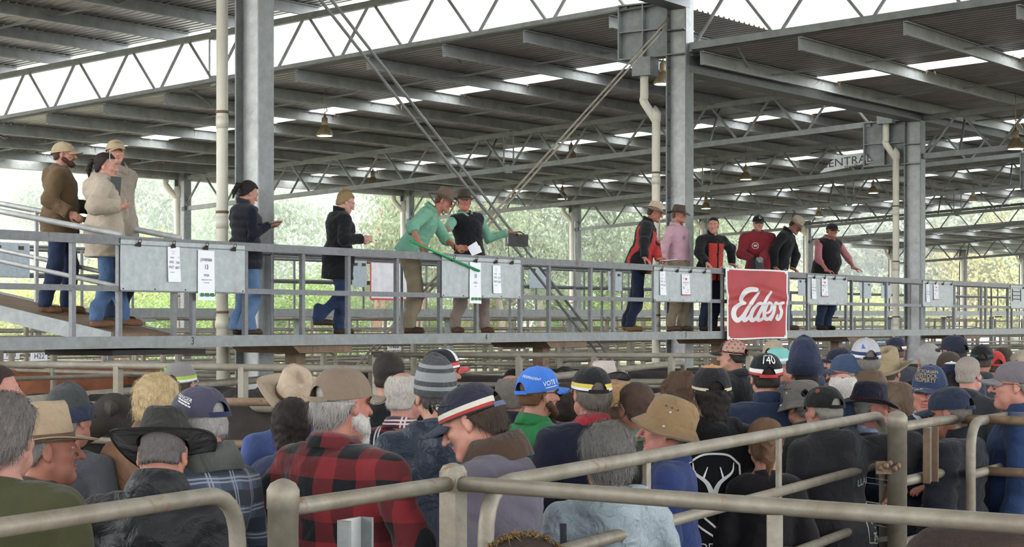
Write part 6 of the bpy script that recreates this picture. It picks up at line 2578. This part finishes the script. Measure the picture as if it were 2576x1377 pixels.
MB(pc).box(pc + Vector((.03, .006, -.02)), (.05, .01, .02), (0, .002, 0), (-.015, 0, .04)).build('slip', M_PAPER, pa)

loc = deckp(1195, -.52)
spk = at(1300, 605, loc.y + .25)
w7 = walker('person in black vest over mint shirt, arm stretched out over a black box', 1180, -.52, 36, H=1.84, hcol='#4d3a2e', sk='#b9775f', fx=1182, hat=felt('#4b3d33', '#3a2e26', h=.115, brim=.065, curl=.03), hyaw=-30, side=-6,
            top=dict(kind='vest', col='#15171d', sleeves='none', under=MINT, hem=.86, thick=.030, collar='fold', ccol=MINT), legs=dict(col='#8b7d72', boot='#5b3c26', loose=1.3), slim=1.08, feet=((-.20, .02), (.22, -.05)),
            arms=(arm(loc, 36, railp(1165, .2, .25), pole=(-.6, -.2, -1)), arm(loc, 36, at(1290, 586, loc.y + .22), pole=(.2, .5, -1), dir_=(1, .15, .05), palm=DOWN)), hands=('rest', 'rest'))
sp = thing('speaker_box', 'black loudspeaker box with strap hanging from the outstretched hand', 'speaker', spk)
MB(spk).box(spk, (.13, .03, -.004), (-.02, .075, 0), (0, 0, .078)).build('case', M_BLACK, sp)
MB(spk).box(spk + Vector((-.075, -.092, .0)), (.05, .011, 0), (0, .004, 0), (0, 0, .042)).build('front_label', plain('#b8bcc2', .5), sp)
for i in range(4):
    MB(spk).box(spk + Vector((.055, -.062, -.045 + i * .03)), (.055, .0125, 0), (0, .006, 0), (0, 0, .004)).build('grille_bar', M_RUBBER, sp)
MB(spk).tube([spk + Vector((-.1, 0, .076)), spk + Vector((-.05, 0, .11)), spk + Vector((.05, 0, .11)), spk + Vector((.1, 0, .076))], .008, 6).build('handle', M_BLACK, sp)
for dx, l in ((-.115, .20), (.12, .30)):
    MB(spk).tube([spk + Vector((dx, -.05, -.05)), spk + Vector((dx + .015, -.06, -.05 - l))], .005, 5).build('strap', M_BLACK, sp)


def redpanel(c, w):
    x, y, z = c[:, 0], c[:, 1], c[:, 2]
    fr = (y < -.055) & (np.abs(x) < .145) & (np.abs(x) > .02) & (z < 1.36)
    sd = (np.abs(x) > .10) & (np.abs(x) < .175) & (z < 1.24) & (y < .13) & (y > .02)
    bk = (y > .06) & (np.abs(x) > .12) & (np.abs(x) < .17) & (z < 1.38)
    return (fr | sd | bk).astype(np.int32)


BR = dict(kind='jacket', col='#17181b', mats=[F('#c22a24')], paint=redpanel, collar='stand', thick=.028, hem=.80, wrinkle=.0045)
loc = deckp(1604, -.78)
w8 = walker('person in cream felt hat and black and red jacket leaning on the rail', 1604, -.78, 78, H=1.93, hcol='#4a3528', sk='#b9765e', hat=felt('#c5ae93', '#a88f74', h=.12, brim=.085, curl=.04, dip=.01), lean=15, hpitch=14, hyaw=2, twist=6,
            top=dict(BR), legs=dict(col='#1f2a45', boot='#7a5a38'), slim=1.1, pelvis=(0, -.02), feet=((-.12, .06), (.10, .16)),
            arms=(arm(loc, 78, railp(1636, .07, .10), pole=(-.5, -.6, .1), dir_=(.7, -.4, -.6), palm=DOWN), arm(loc, 78, railp(1683, .08, .16), pole=(.5, .8, -.2), dir_=(.9, -.3, -.2), palm=(0, -1, -.3))), hands=('rest', 'grip'))
npt = at(1682, 655, railp(1683).y + .02)
nb = thing('notepad', 'white notepad held over the rail by the cream hat man', 'notepad', npt)
MB(npt).box(npt, (.115, .02, .012), (-.01, .06, 0), (0, 0, .004)).build('pages', M_PAPER, nb)
MB(npt).box(npt + Vector((0, 0, -.007)), (.118, .02, .012), (-.01, .062, 0), (0, 0, .002)).build('cover', M_INK, nb)

loc = deckp(1703, -.55)
w9 = walker('person in pink shirt and brown hat standing by the middle column', 1706, -.55, 58, ytop=513, hcol='#6b4a36', sk='#c07f69', hat=felt('#5d5046', '#4b4038', h=.11, brim=.065, curl=.02, dip=.03, tilt=4), hpitch=4, hyaw=6,
            top=dict(kind='shirt', mat=fabric('#d6a6b6', .85, .10), hem=.97, collar='fold', thick=.016, sleeves='full', wrinkle=.004), legs=dict(col='#8f7e66', boot='#5b4433', loose=1.35), stout=.3, feet=((-.10, .05), (.13, -.02)), arms=('back', 'back'),
            extra=lambda i: print_lines(i, [[(.03 * math.cos(a), .024 * math.sin(a), .006) for a in np.linspace(0, 2 * math.pi, 11)], [(-.02, 0, .008), (.02, .004, .008)]], -.075, 1.28 * i['k'], 1.0, plain('#5b4a78', .8), False))
bl = MB()
for a in range(24):
    t0_, t1_ = 2 * math.pi * a / 24, 2 * math.pi * (a + 1) / 24
    bl.bar(w9['tor']((.172 * math.sin(t0_), -.005 - .142 * math.cos(t0_), .985)), w9['tor']((.172 * math.sin(t1_), -.005 - .142 * math.cos(t1_), .985)), .006, .042)
bl.build('belt', fabric('#3b2a1e', .6), w9['root'])
MB().box(w9['tor']((0, -.152, .985)), (.026, 0, 0), (0, .004, 0), (0, 0, .024)).build('buckle', M_GALV_PALE, w9['root'])

loc = deckp(1784, -.95)
w10 = walker('person with short dark hair in black and red jacket, both hands on the rail', 1784, -.95, 34, ytop=545, hstyle='crop', nstr=500, hcol='#2a221e', sk='#c48a72', hyaw=-44, lean=10, top=dict(BR), legs=dict(col='#222c44', boot='#33291f'), slim=1.1, stout=.3,
             arms=(arm(loc, 34, railp(1793, .07, .10), pole=(-1, .1, -.2), dir_=(.6, -.5, -.6), palm=DOWN), arm(loc, 34, railp(1858, .08, .12), pole=(.6, .8, -.5), dir_=(.9, -.2, -.4), palm=DOWN)), hands=('rest', 'rest'))

loc = deckp(1906, -.80)
w11 = walker('young person in red fleece and black cap holding a small black speaker', 1907, -.80, 8, ytop=540, hcol='#3b2a20', sk='#cf9681', hat=cap('#17181a', strap=False, add=[cap_text('O', .055, 0, .45, 0, WHITE)]), hpitch=8, top=dict(kind='jersey', col='#92202c', hem=.84, collar='fold', thick=.026, ccol=F('#8a1d28')), legs=dict(col='#20283a'), slim=1.08,
             arms=(arm(loc, 8, at(1893, 652, loc.y - .36), pole=(-1, .3, -.8), dir_=(.7, -.3, -.1), palm=DOWN), arm(loc, 8, at(1913, 650, loc.y - .36), pole=(1, .3, -.8), dir_=(-.6, -.4, -.1), palm=DOWN)), hands=('rest', 'rest'),
             extra=lambda i: (print_lines(i, [[(-.03, .008, .012), (.03, .008, .012)], [(-.025, -.012, .008), (.025, -.012, .008)]], -.085, 1.26 * i['k'], 1.0, WHITE, False), print_lines(i, [[(.05 * math.cos(a), .05 * math.sin(a), .006) for a in np.linspace(0, 2 * math.pi, 13)]], -.085, 1.26 * i['k'], 1.0, WHITE, False)))
spk = railp(1907, .10, .06)
sp = thing('speaker_box', 'small dark grey portable speaker standing on the rail above the banner', 'speaker', spk)
mm = MB(spk)
mm.prism([spk + AV * x + ZV * z for x, z in ((-.125, -.11), (.125, -.11), (.135, .06), (.11, .10), (-.11, .10), (-.135, .06))], -BV * .09)
mm.build('case', plain('#1d2126', .45), sp)
MB(spk).box(spk - BV * .092 - ZV * .02, AV * .11, BV * .003, ZV * .075).build('front_grille', M_RUBBER, sp)
lettering('MIPRO', .058, spk - BV * .098 + ZV * .035, AV, ZV, plain('#aab0b8', .6), sp, base=spk, stretch=1.0)

loc = deckp(1948, -.95)
w12 = walker('person in cream hat with bowed head, black jumper and jeans, hands on the rail', 1948, -.95, 66, H=1.97, hcol='#3b2d24', sk='#a9705a', hat=felt('#b8a78f', '#6b5340', h=.12, brim=.085, curl=.03, dip=.02), lean=20, hpitch=32, top=dict(kind='jersey', col='#141519', hem=.84, collar='stand', thick=.024), legs=dict(col='#41597f', boot='#4f3c2a'), slim=1.08,
             feet=((-.12, .12), (.10, -.24)), pelvis=(0, -.04),
             arms=(arm(loc, 66, railp(1963, .07, .10), pole=(-.8, -.6, -.2), dir_=(.7, -.5, -.5), palm=DOWN), arm(loc, 66, railp(2008, .07, .10), pole=(.6, .8, -.3), dir_=(.8, -.3, -.5), palm=DOWN)), hands=('rest', 'rest'))
w13 = None
loc = deckp(2074, -.95)
w13 = walker('heavy person in black vest over pink shirt and dark cap, forearms on the rail', 2074, -.95, 38, ytop=558, hcol='#2f261f', sk='#b9745f', hat=cap('#26241f', tall=1.0), hpitch=6, hyaw=-14, stout=1.2, slim=1.12, lean=13, top=dict(kind='vest', col='#15161a', sleeves='none', under=fabric('#bd6f78', .85, .12), usl='rolled', hem=.86, thick=.030, ccol=fabric('#bd6f78', .85, .12)),
             legs=dict(col='#22344f', boot='#2c2520', loose=1.3),
             arms=(arm(loc, 38, railp(2092, .06, .08), pole=(-1, -.3, -.4), dir_=(.9, -.1, -.2), palm=DOWN), arm(loc, 38, railp(2132, .12, -.12), pole=(.6, .8, -.6), dir_=(.9, -.1, -.25), palm=DOWN)), hands=('grip', 'relaxed'))
# ---------------------------------------------------------------- far yards: pens between and beyond the walkways
LABF = 'weathered pipe pen fence in the far yards beyond the front walkway'
GF = 'far pen fences'


def far_fence(t0, b0, t1, b1, top, n=5, posts=4, r=.028, pr=.045):
    a, b = P(t0, b0, -CZ), P(t1, b1, -CZ)
    zs = [top - .33 * i for i in range(n)]
    o = thing('pen_fence', LABF, 'fence', a, 0, GF)
    for z in zs:
        MB(a).tube([a + ZV * z, b + ZV * z], r, 7).build('rail', M_PIPE_FAR, o, True)
    for i in range(posts):
        q = a.lerp(b, i / (posts - 1))
        MB(a).lathe(q, [(pr, 0), (pr, top + .05), (pr * .7, top + .08), (.01, top + .09)], 8).build('post', M_PIPE_FAR, o)
    return o


for b, top in ((2.6, 1.62), (5.6, 1.66), (11.5, 2.02), (14.5, 2.1), (18.0, 2.12), (24.5, 2.05)):
    t = -2.0 + b * .9
    far_fence(t, b, t + 26, b, top, 5, 10)
    far_fence(t + 27, b, t + 58, b, top, 5, 10, .032)
for i in range(11):
    t = 1.5 + i * 3.7
    far_fence(t, .9, t + .4, 7.4, 1.62 + .02 * (i % 3), 5, 3)
    if i % 2 == 0:
        far_fence(t + 8, 11.6, t + 8.3, 18, 2.08, 5, 3)
for i, (t, b) in enumerate(((6.2, 2.7), (13.5, 2.7), (19.4, 5.7), (27.2, 2.7), (24.0, 11.6), (33.5, 11.6))):
    g = gate(P(t, b - .12, 0)[:2], P(t + 2.6, b - .5, 0)[:2], [1.55, 1.2, .85, .5], .03, 'pale bent tube gate standing ajar among the far pens', M_PIPE_FAR, (1,), 1, 'far pen gates')
# small numbered plates hung on the far rails
for x, y, txt in ((28, 893, 'H21'), (98, 897, 'H22'), (992, 870, 'N28'), (1338, 866, 'N30')):
    pt = at(x, y, 27.5)
    o = thing('pen_number', 'small white pen number plate reading ' + txt, 'plate', pt)
    MB(pt).box(pt, AV * .16, BV * .006, ZV * .07).build('plate', M_PAPER, o)
    lettering(txt, .12, pt - BV * .009, AV, ZV, INKY, o, base=pt)


# ---------------------------------------------------------------- cattle
def cow_solid():
    s = Solid(.10)
    s.ell((0, .10, .92), (.30, .62, .33))
    s.ell((0, -.42, .95), (.27, .36, .34))
    s.ell((0, .62, .98), (.27, .30, .28))
    s.cone((0, -.45, 1.22), (0, .75, 1.22), .10, .11, .12)
    s.cone((0, -.62, 1.08), (0, -1.05, 1.20), .20, .135, .12)
    s.cone((0, -1.02, 1.26), (0, -1.20, 1.14), .125, .105, .08)
    s.cone((0, -1.20, 1.12), (0, -1.40, .92), .105, .075, .06)
    s.ell((0, -1.43, .89), (.078, .07, .06), k=.05)
    for q in (-1, 1):
        s.cone((q * .17, -.50, .80), (q * .16, -.50, .42), .12, .06, .08)
        s.cone((q * .16, -.50, .42), (q * .16, -.47, .08), .055, .045, .04)
        s.cone((q * .16, -.48, .08), (q * .16, -.52, .03), .055, .062, .03)
        s.cone((q * .17, .66, .90), (q * .17, .56, .58), .17, .08, .08)
        s.cone((q * .17, .56, .58), (q * .16, .76, .42), .075, .055, .05)
        s.cone((q * .16, .76, .42), (q * .16, .72, .08), .052, .045, .04)
        s.cone((q * .16, .71, .08), (q * .16, .66, .03), .055, .062, .03)
    s.cone((0, .92, 1.18), (0, .99, .70), .035, .025, .05).ell((0, .99, .55), (.04, .04, .14))
    return s


COWV, COWQ = cow_solid().mesh(.032, lambda D, X, Y, Z: D + .004 * wave(X, Y, Z, 20, 1))
_e = Solid(.03)
_e.cone((.10, -1.06, 1.30), (.30, -1.03, 1.27), .035, .055).ell((.33, -1.03, 1.26), (.07, .02, .05))
EARV, EARQ = _e.mesh(.015)


def hide(c, patch):
    k = ('hide', c, patch)
    if k not in _MATS:
        m, nt, N, L, bs = _base('cow_hide')
        v = _obj(nt)
        n = _ramp(nt, _noise(nt, 3.5, 5, .65, v, .5), .35, .7)
        L.new(_mix(nt, n, lin(c), lin(patch)), bs.inputs['Base Color'])
        bs.inputs['Roughness'].default_value = .7
        _bump(nt, bs, _noise(nt, 70, 4, .7, v), .6, .02)
        _MATS[k] = m
    return _MATS[k]


_COWS = {}


def cow(label, x, y, Y, yaw, col=('#16130f', '#2a231c'), size=1.0, tagc=None):
    if col not in _COWS:
        m = hide(*col)
        _COWS[col] = (raw_mesh('cow', COWV, COWQ, [m], None, True), raw_mesh('ear', EARV, EARQ, [m], None, True),
                      raw_mesh('ear', EARV * np.array([-1, 1, 1]), EARQ[:, ::-1].copy(), [m], None, True))
    p = at(x, y, Y)
    o = link('cow', _COWS[col][0], None, (p.x, p.y, 0), yaw * D2R)
    o.scale = (size,) * 3
    tag(o, label, 'cow', 'cattle in the pens')
    link('ear', _COWS[col][1], o)
    link('ear', _COWS[col][2], o)
    for q in (-1, 1):
        e = MB()
        e.lathe((q * .115, -1.17, 1.20), [(.004, -.012), (.016, 0), (.004, .012)], 8, axis=(1, 0, 0))
        e.build('eye', EYE_D, o)
    if tagc:
        MB().box((.36, -1.055, 1.23), (.03, 0, 0), (0, .003, 0), (0, 0, .035)).build('ear_tag', plain(tagc, .4), o)
    return o


BLK, BRN, RED_ = ('#16130f', '#2a231c'), ('#2b1c12', '#4a3220'), ('#6b3a20', '#8a5230')
cow('black steer side on behind the grey beanie, left pens', 300, 1000, 15.6, 95, BLK)
cow('dark brown steer behind the purple cap, facing left', 610, 1050, 14.6, -80, ('#1d1712', '#332a20'))
cow('black steer behind the blue shirt of the cream hat man', 760, 1010, 16.4, 100, BLK)
cow('black steer close behind the blond haired woman', 470, 980, 17.5, 60, ('#14110f', '#241f1a'))
cow('red brown steer far in the left pens', 130, 975, 24.0, 100, RED_)
cow('second red brown steer far in the left pens, facing left', 250, 975, 25.5, -70, RED_)
cow('black steer looking over the rail, behind the dark cropped head', 900, 920, 23.5, 20, BLK)
cow('black steer in the pen behind the red peaked cap', 1270, 950, 21.0, 80, BLK)
cow('black steer in the pen left of the orange topped cap', 1420, 920, 24.0, 110, BLK)
cow('black steer in the pen behind the bent tube gate', 1620, 950, 23.0, -100, BLK)
cow('black steer behind the woman with curly hair', 1700, 950, 24.5, 70, ('#1a1613', '#2b251e'))
cow('black steer behind the navy beanie', 2080, 930, 25.0, 95, BLK)
cow('black steer far right behind the red cap', 2380, 930, 27.0, 85, BLK)
c1 = cow('dark brown steer with blond poll, head at the bottom edge of the picture', 1352, 1330, 3.92, 181, ('#20140d', '#3a2618'), .985, '#d9b81f')
_t = MB()
pv, pq = strands(COWV, COWQ[(COWV[COWQ].mean(1)[:, 1] < -1.0) & (COWV[COWQ].mean(1)[:, 1] > -1.2) & (COWV[COWQ].mean(1)[:, 2] > 1.28)], 900, .05, .002, .1, np.random.default_rng(5), .9)
link('poll_hair', raw_mesh('poll_hair', pv, pq, [hairmat('#9c7a45')]), c1)
cow('brown steer, back just showing at the lower right corner', 3040, 1330, 5.15, 92, ('#2a1a12', '#45301f'), 1.03)
cow('dark steer, back just showing below the long rail at right', 2128, 1370, 4.2, 2, ('#1c1410', '#2e2119'), 1.0)


# ---------------------------------------------------------------- trees, hill and parked cars outside
def leafmat(c1, c2):
    k = ('leaf', c1, c2)
    if k not in _MATS:
        m, nt, N, L, bs = _base('leaves')
        oi = nt.nodes.new('ShaderNodeTexCoord')
        n = _ramp(nt, _noise(nt, .9, 5, .7, oi.outputs['Object']), .3, .7)
        L.new(_mix(nt, n, lin(c1), lin(c2)), bs.inputs['Base Color'])
        bs.inputs['Roughness'].default_value = .6
        bs.inputs['Specular IOR Level'].default_value = .3
        tr_ = nt.nodes.new('ShaderNodeBsdfTranslucent')
        tr_.inputs[0].default_value = (*lin(c2), 1)
        mx = nt.nodes.new('ShaderNodeMixShader')
        mx.inputs[0].default_value = .35
        L.new(bs.outputs[0], mx.inputs[1])
        L.new(tr_.outputs[0], mx.inputs[2])
        L.new(mx.outputs[0], N['Material Output'].inputs[0])
        _MATS[k] = m
    return _MATS[k]


def bark(c1, c2):
    k = ('bark', c1, c2)
    if k not in _MATS:
        m, nt, N, L, bs = _base('bark')
        v = _obj(nt, 3, 3, .5)
        n = _ramp(nt, _noise(nt, 2.5, 5, .7, v, 1.0), .35, .65)
        L.new(_mix(nt, n, lin(c1), lin(c2)), bs.inputs['Base Color'])
        bs.inputs['Roughness'].default_value = .85
        _bump(nt, bs, n, .6, .05)
        _MATS[k] = m
    return _MATS[k]


def gum_tree_mesh(seed, H, spread, nleaf, droop=.7, leaf=.18, trunk_r=.22, low=.25):
    r = np.random.default_rng(seed)
    m = MB()
    tips = []
    base = np.array([0, 0, 0.])
    lean_ = r.normal(0, .07, 2)
    stems = []
    for s in range(2 + seed % 2):
        a = r.uniform(0, 6.28)
        top = np.array([math.cos(a) * spread * .35 + lean_[0] * H, math.sin(a) * spread * .35 + lean_[1] * H, H * r.uniform(.72, .92)])
        p = [base + (top - base) * q + np.array([r.normal(0, .12), r.normal(0, .12), 0]) * (q > 0) for q in (0, .2, .4, .6, .8, 1)]
        stems.append(p)
        m.tube([tuple(x) for x in smoothline(p, 3)], [trunk_r * (1 - .8 * i / 15) for i in range(16)], 8)
    for p in stems:
        for q in range(10):
            f = r.uniform(low, 1)
            i = min(4, int(f * 5))
            o = p[i] + (p[i + 1] - p[i]) * (f * 5 - i)
            a = r.uniform(0, 6.28)
            L_ = spread * r.uniform(.35, .75) * (1.1 - .5 * f)
            e = o + np.array([math.cos(a) * L_, math.sin(a) * L_, L_ * r.uniform(.1, .75)])
            mid = (o + e) / 2 + np.array([0, 0, -.1 * L_])
            m.tube([tuple(o), tuple(mid), tuple(e)], [trunk_r * .3, trunk_r * .18, .015], 6)
            for w in range(4):
                tips.append(e + r.normal(0, .3 * L_ ** .5, 3))
            tips.append(mid + r.normal(0, .3, 3))
    tips = np.array(tips)
    c = tips[r.integers(0, len(tips), nleaf)]
    off = r.normal(0, 1, (nleaf, 3)) * np.array([.55, .55, .42]) * (spread / 4) ** .7
    pos = c + off
    pos[:, 2] = np.maximum(pos[:, 2], .4)
    d = r.normal(0, 1, (nleaf, 3))
    d[:, 2] = -abs(d[:, 2]) * droop * 1.6 - droop * .6
    d /= np.linalg.norm(d, axis=1, keepdims=True)
    sd = np.cross(d, r.normal(0, 1, (nleaf, 3)))
    sd /= np.linalg.norm(sd, axis=1, keepdims=True)
    L_ = leaf * r.uniform(.6, 1.3, (nleaf, 1))
    W = L_ * .22
    v = np.concatenate([pos, pos + d * L_ * .5 + sd * W, pos + d * L_, pos + d * L_ * .5 - sd * W])
    i = np.arange(nleaf)
    q = np.stack([i, i + nleaf, i + 2 * nleaf, i + 3 * nleaf], 1).astype(np.int32)
    return m, v, q


TREES = {}


def tree(label, kind, x, Y, top_y, group=None, rot=0.0, base=0.0):
    """kind = key into the grown tree meshes; scaled so that its top is seen at top_y"""
    tm, fm, H = TREES[kind]
    p = at(x, 800, Y)
    zt = CZ - (top_y - HOR) / F_PX * Y - base
    sc = zt / H
    o = thing('tree', label, 'tree', (p.x, p.y, base), rot, group)
    o.scale = (sc * .5 + .5 * min(sc, 1.4), sc * .5 + .5 * min(sc, 1.4), sc)
    link('trunk', tm, o)
    f = link('foliage', fm, o)
    f['kind'] = 'stuff'
    return o


def grow(key, seed, H, spread, n, leafc, barkc, **kw):
    m, v, q = gum_tree_mesh(seed, H, spread, n, **kw)
    TREES[key] = (m.mesh('trunk', [bark(*barkc)], True), raw_mesh('foliage', v, q, [leafmat(*leafc)]), H)


grow('gum_red', 3, 11, 4.2, 9000, ('#66705a', '#98a480'), ('#9a6a54', '#c8a890'), leaf=.28, low=.45)
grow('gum', 4, 11, 4.6, 11000, ('#6c7865', '#9ca88a'), ('#9f8d7c', '#c3b6a8'), leaf=.28, low=.3)
grow('gum_grey', 6, 12, 5.0, 11000, ('#7b8877', '#a3ae98'), ('#958678', '#b9aca0'), leaf=.30, low=.2)
grow('bush', 8, 4, 2.6, 8000, ('#83904a', '#b6ba6c'), ('#6b5a44', '#8a7a66'), droop=.3, leaf=.18, trunk_r=.07, low=.12)
grow('bush_green', 9, 4, 2.6, 8000, ('#6f8a48', '#a0b86c'), ('#6b5a44', '#8a7a66'), droop=.3, leaf=.18, trunk_r=.07, low=.12)
grow('maple', 11, 8, 3.6, 11000, ('#a3a468', '#cfc58c'), ('#6b5a44', '#8a7a66'), droop=.4, leaf=.24, low=.15)
TL = [('red barked gum tree leaning behind the woman in the black jacket', 'gum_red', 935, 68, 380), ('red barked gum tree between the two far columns, middle', 'gum_red', 1010, 72, 360), ('green gum tree right of the second far column', 'gum', 1265, 76, 390),
      ('dense green gum tree left of the third far column', 'gum', 1370, 80, 380), ('green gum tree behind the cream hat on the walkway', 'gum', 1530, 84, 400), ('gum tree with reddish bark behind the black and red jackets', 'gum_red', 1620, 88, 400),
      ('gum tree behind the dark haired man on the walkway', 'gum', 1800, 96, 430), ('thin gum tree left of the first far column', 'gum_grey', 700, 70, 380), ('hazy grey green gum behind the three people on the ramp', 'gum_grey', 330, 78, 330), ('hazy grey green gum at the left picture edge', 'gum_grey', 60, 80, 330), ('hazy gum tree behind the clip board, left', 'gum_grey', 520, 84, 340),
      ('tall hazy gum right of the third column', 'gum_grey', 2180, 140, 470), ('yellow leaved tree right of the third column', 'maple', 2395, 128, 470), ('yellow green tree at the right picture edge', 'maple', 2530, 136, 460), ('hazy gum behind the man in the black vest', 'gum_grey', 2080, 135, 450), ('yellow green tree behind the red fleece', 'maple', 1930, 125, 560)]
for i, (lab, kind, x, Y, ty) in enumerate(TL):
    tree(lab, kind, x, Y, ty, 'gum trees outside the shed', i * 1.3)
BL = [(90, 62, 690, 'bush'), (230, 64, 715, 'bush'), (370, 66, 600, 'bush'), (430, 63, 735, 'bush_green'), (545, 66, 730, 'bush_green'), (720, 68, 700, 'bush_green'), (800, 66, 730, 'bush_green'), (880, 72, 735, 'bush_green'), (1090, 74, 745, 'bush_green'), (1220, 78, 745, 'bush'), (1420, 82, 720, 'bush_green'), (1540, 86, 730, 'bush'), (1850, 110, 700, 'bush'), (2010, 118, 720, 'bush'), (2190, 120, 715, 'bush'), (2300, 125, 745, 'bush'), (2460, 132, 720, 'bush')]
for i, (x, Y, ty, kind) in enumerate(BL):
    tree('yellow green bush growing outside along the far edge of the shed', kind, x, Y, ty, 'bushes outside the shed', i * .9)

# wooded hill behind the trees, with crowns of forest on it
hx = np.linspace(-130, 190, 60)
hy = np.linspace(135, 330, 24)
vs = [(x, y, max(-.2, (y - 135) * .33 + 3 * math.sin(x * .05) + 2 * math.sin(y * .07 + x * .03))) for y in hy for x in hx]
m, nt, N, L, bs = _base('forest_floor')
v = _obj(nt)
L.new(_mix(nt, _ramp(nt, _noise(nt, .09, 6, .7, v), .35, .65), lin('#5d6650'), lin('#868a72')), bs.inputs['Base Color'])
bs.inputs['Roughness'].default_value = 1.0
tag(link('hills', raw_mesh('hills', vs, grid_faces(60, 24, False), [m], None, True)), kind='structure')
rr = random.Random(12)
for i in range(90):
    y = rr.uniform(125, 250)
    x = rr.uniform(-.34, .34) * y
    z = max(0, (y - 135) * .33 + 3 * math.sin(x * .05) + 2 * math.sin(y * .07 + x * .03)) - .5
    o = thing('tree', 'pale grey green forest tree on the misty hill behind the shed', 'tree', (x, y, z), rr.uniform(0, 6), 'forest on the hill')
    sc = rr.uniform(.9, 1.6)
    o.scale = (sc * 1.3, sc * 1.3, sc)
    kd = 'gum_grey' if rr.random() < .75 else 'gum'
    link('trunk', TREES[kd][0], o)
    f = link('foliage', TREES[kd][1], o)
    f['kind'] = 'stuff'


def car(label, x, Y, yaw, col, ute=False):
    p = at(x, 800, Y)
    o = thing('car', label, 'car', (p.x, p.y, 0), yaw * D2R)
    pm = plain(col, .25, .1, .02)
    W = .88
    low = [(-2.35, .35), (-2.4, .75), (-2.3, .98), (-1.1, 1.05), (2.25, 1.02), (2.4, .8), (2.38, .35)]
    m = MB()
    m.prism([(a, -W, z) for a, z in low], (0, 2 * W, 0))
    m.build('body', pm, o)
    cab = [(-1.25, 1.04), (-.55, 1.62), (.95, 1.68), (1.35, 1.03)] if ute else [(-1.25, 1.04), (-.55, 1.58), (1.6, 1.62), (2.2, 1.02)]
    vs = [(a, s * (W - (.02 if z < 1.2 else .16)), z) for s in (-1, 1) for a, z in cab]
    fs = [(0, 1, 2, 3), (7, 6, 5, 4), (1, 0, 4, 5), (2, 1, 5, 6), (3, 2, 6, 7)]
    link('cabin', raw_mesh('cabin', vs, fs, [pm, M_LENS], [1, 1, 1, 0, 1]), o)
    if ute:
        MB().box((1.85, 0, 1.12), (.5, 0, 0), (0, W - .05, 0), (0, 0, .1)).build('tray', pm, o)
    for a in (-1.45, 1.45):
        for s in (-1, 1):
            MB().lathe((a, s * (W - .06), .33), [(.12, -.1), (.33, -.1), (.33, .1), (.12, .1)], 16, axis=(0, 1, 0)).build('wheel', M_RUBBER, o)
    for s in (-.62, .62):
        MB().box((-2.36, s, .78), (.05, 0, 0), (0, .16, 0), (0, 0, .08)).build('headlight', M_PAPER, o)
        MB().box((2.36, s, .85), (.05, 0, 0), (0, .10, 0), (0, 0, .12)).build('tail_light', M_RED, o)
    return o


for i, (x, Y, yaw, col, ute, lab) in enumerate(((30, 66, 20, '#e8eaec', 1, 'white ute parked outside at the far left'), (130, 67, 25, '#e8eaec', 0, 'white car parked outside left, second from the edge'), (215, 68, 160, '#c9252c', 0, 'red car parked outside, left'), (300, 69, 20, '#e6e8ea', 1, 'white ute parked outside, right of the red car'), (480, 72, 200, '#3f7fc0', 0, 'blue car parked outside behind the number 3 beam'), (715, 76, 15, '#eceef0', 0, 'white car parked outside, just right of the nearest column'),
                                                      (860, 79, 195, '#e8eaec', 1, 'white ute parked outside behind the bun haired woman'), (1010, 82, 20, '#eceef0', 0, 'white car parked outside below the bending man'), (1180, 85, 15, '#e2e4e8', 1, 'white ute parked outside below the second clip board'), (1330, 88, 200, '#eceef0', 0, 'white car parked outside below the black box'),
                                                      (1500, 92, 20, '#dfe3ea', 0, 'white car parked outside left of the middle column'), (1790, 97, 15, '#eceef0', 1, 'white ute parked outside right of the middle column'), (1960, 101, 200, '#d8dce2', 0, 'pale car parked outside right of the banner'), (2150, 105, 20, '#3f6fb8', 0, 'blue car parked outside left of the third column'), (2420, 111, 15, '#e9ebee', 1, 'white ute parked outside right of the third column'))):
    car(lab, x, Y, yaw, col, ute)

# rain mist outside, beyond the far edge of the shed
mm = bpy.data.materials.new('rain_mist')
mm.use_nodes = True
nt = mm.node_tree
nt.nodes.remove(nt.nodes['Principled BSDF'])
vsn = nt.nodes.new('ShaderNodeVolumeScatter')
vsn.inputs['Color'].default_value = (.97, .985, 1, 1)
vsn.inputs['Density'].default_value = MIST
vsn.inputs['Anisotropy'].default_value = 0.2
nt.links.new(vsn.outputs[0], nt.nodes['Material Output'].inputs[1])
_m = MB()
c4 = [P(-60, 22.5, -CZ + .02), P(135, 22.5, -CZ + .02), P(300, 250, -CZ + .02), P(-60, 250, -CZ + .02)]
_m.prism(c4, ZV * 90)
o = _m.build('mist', mm)
tag(o, 'pale rain mist hanging over the trees outside the shed', 'mist', None, 'stuff')
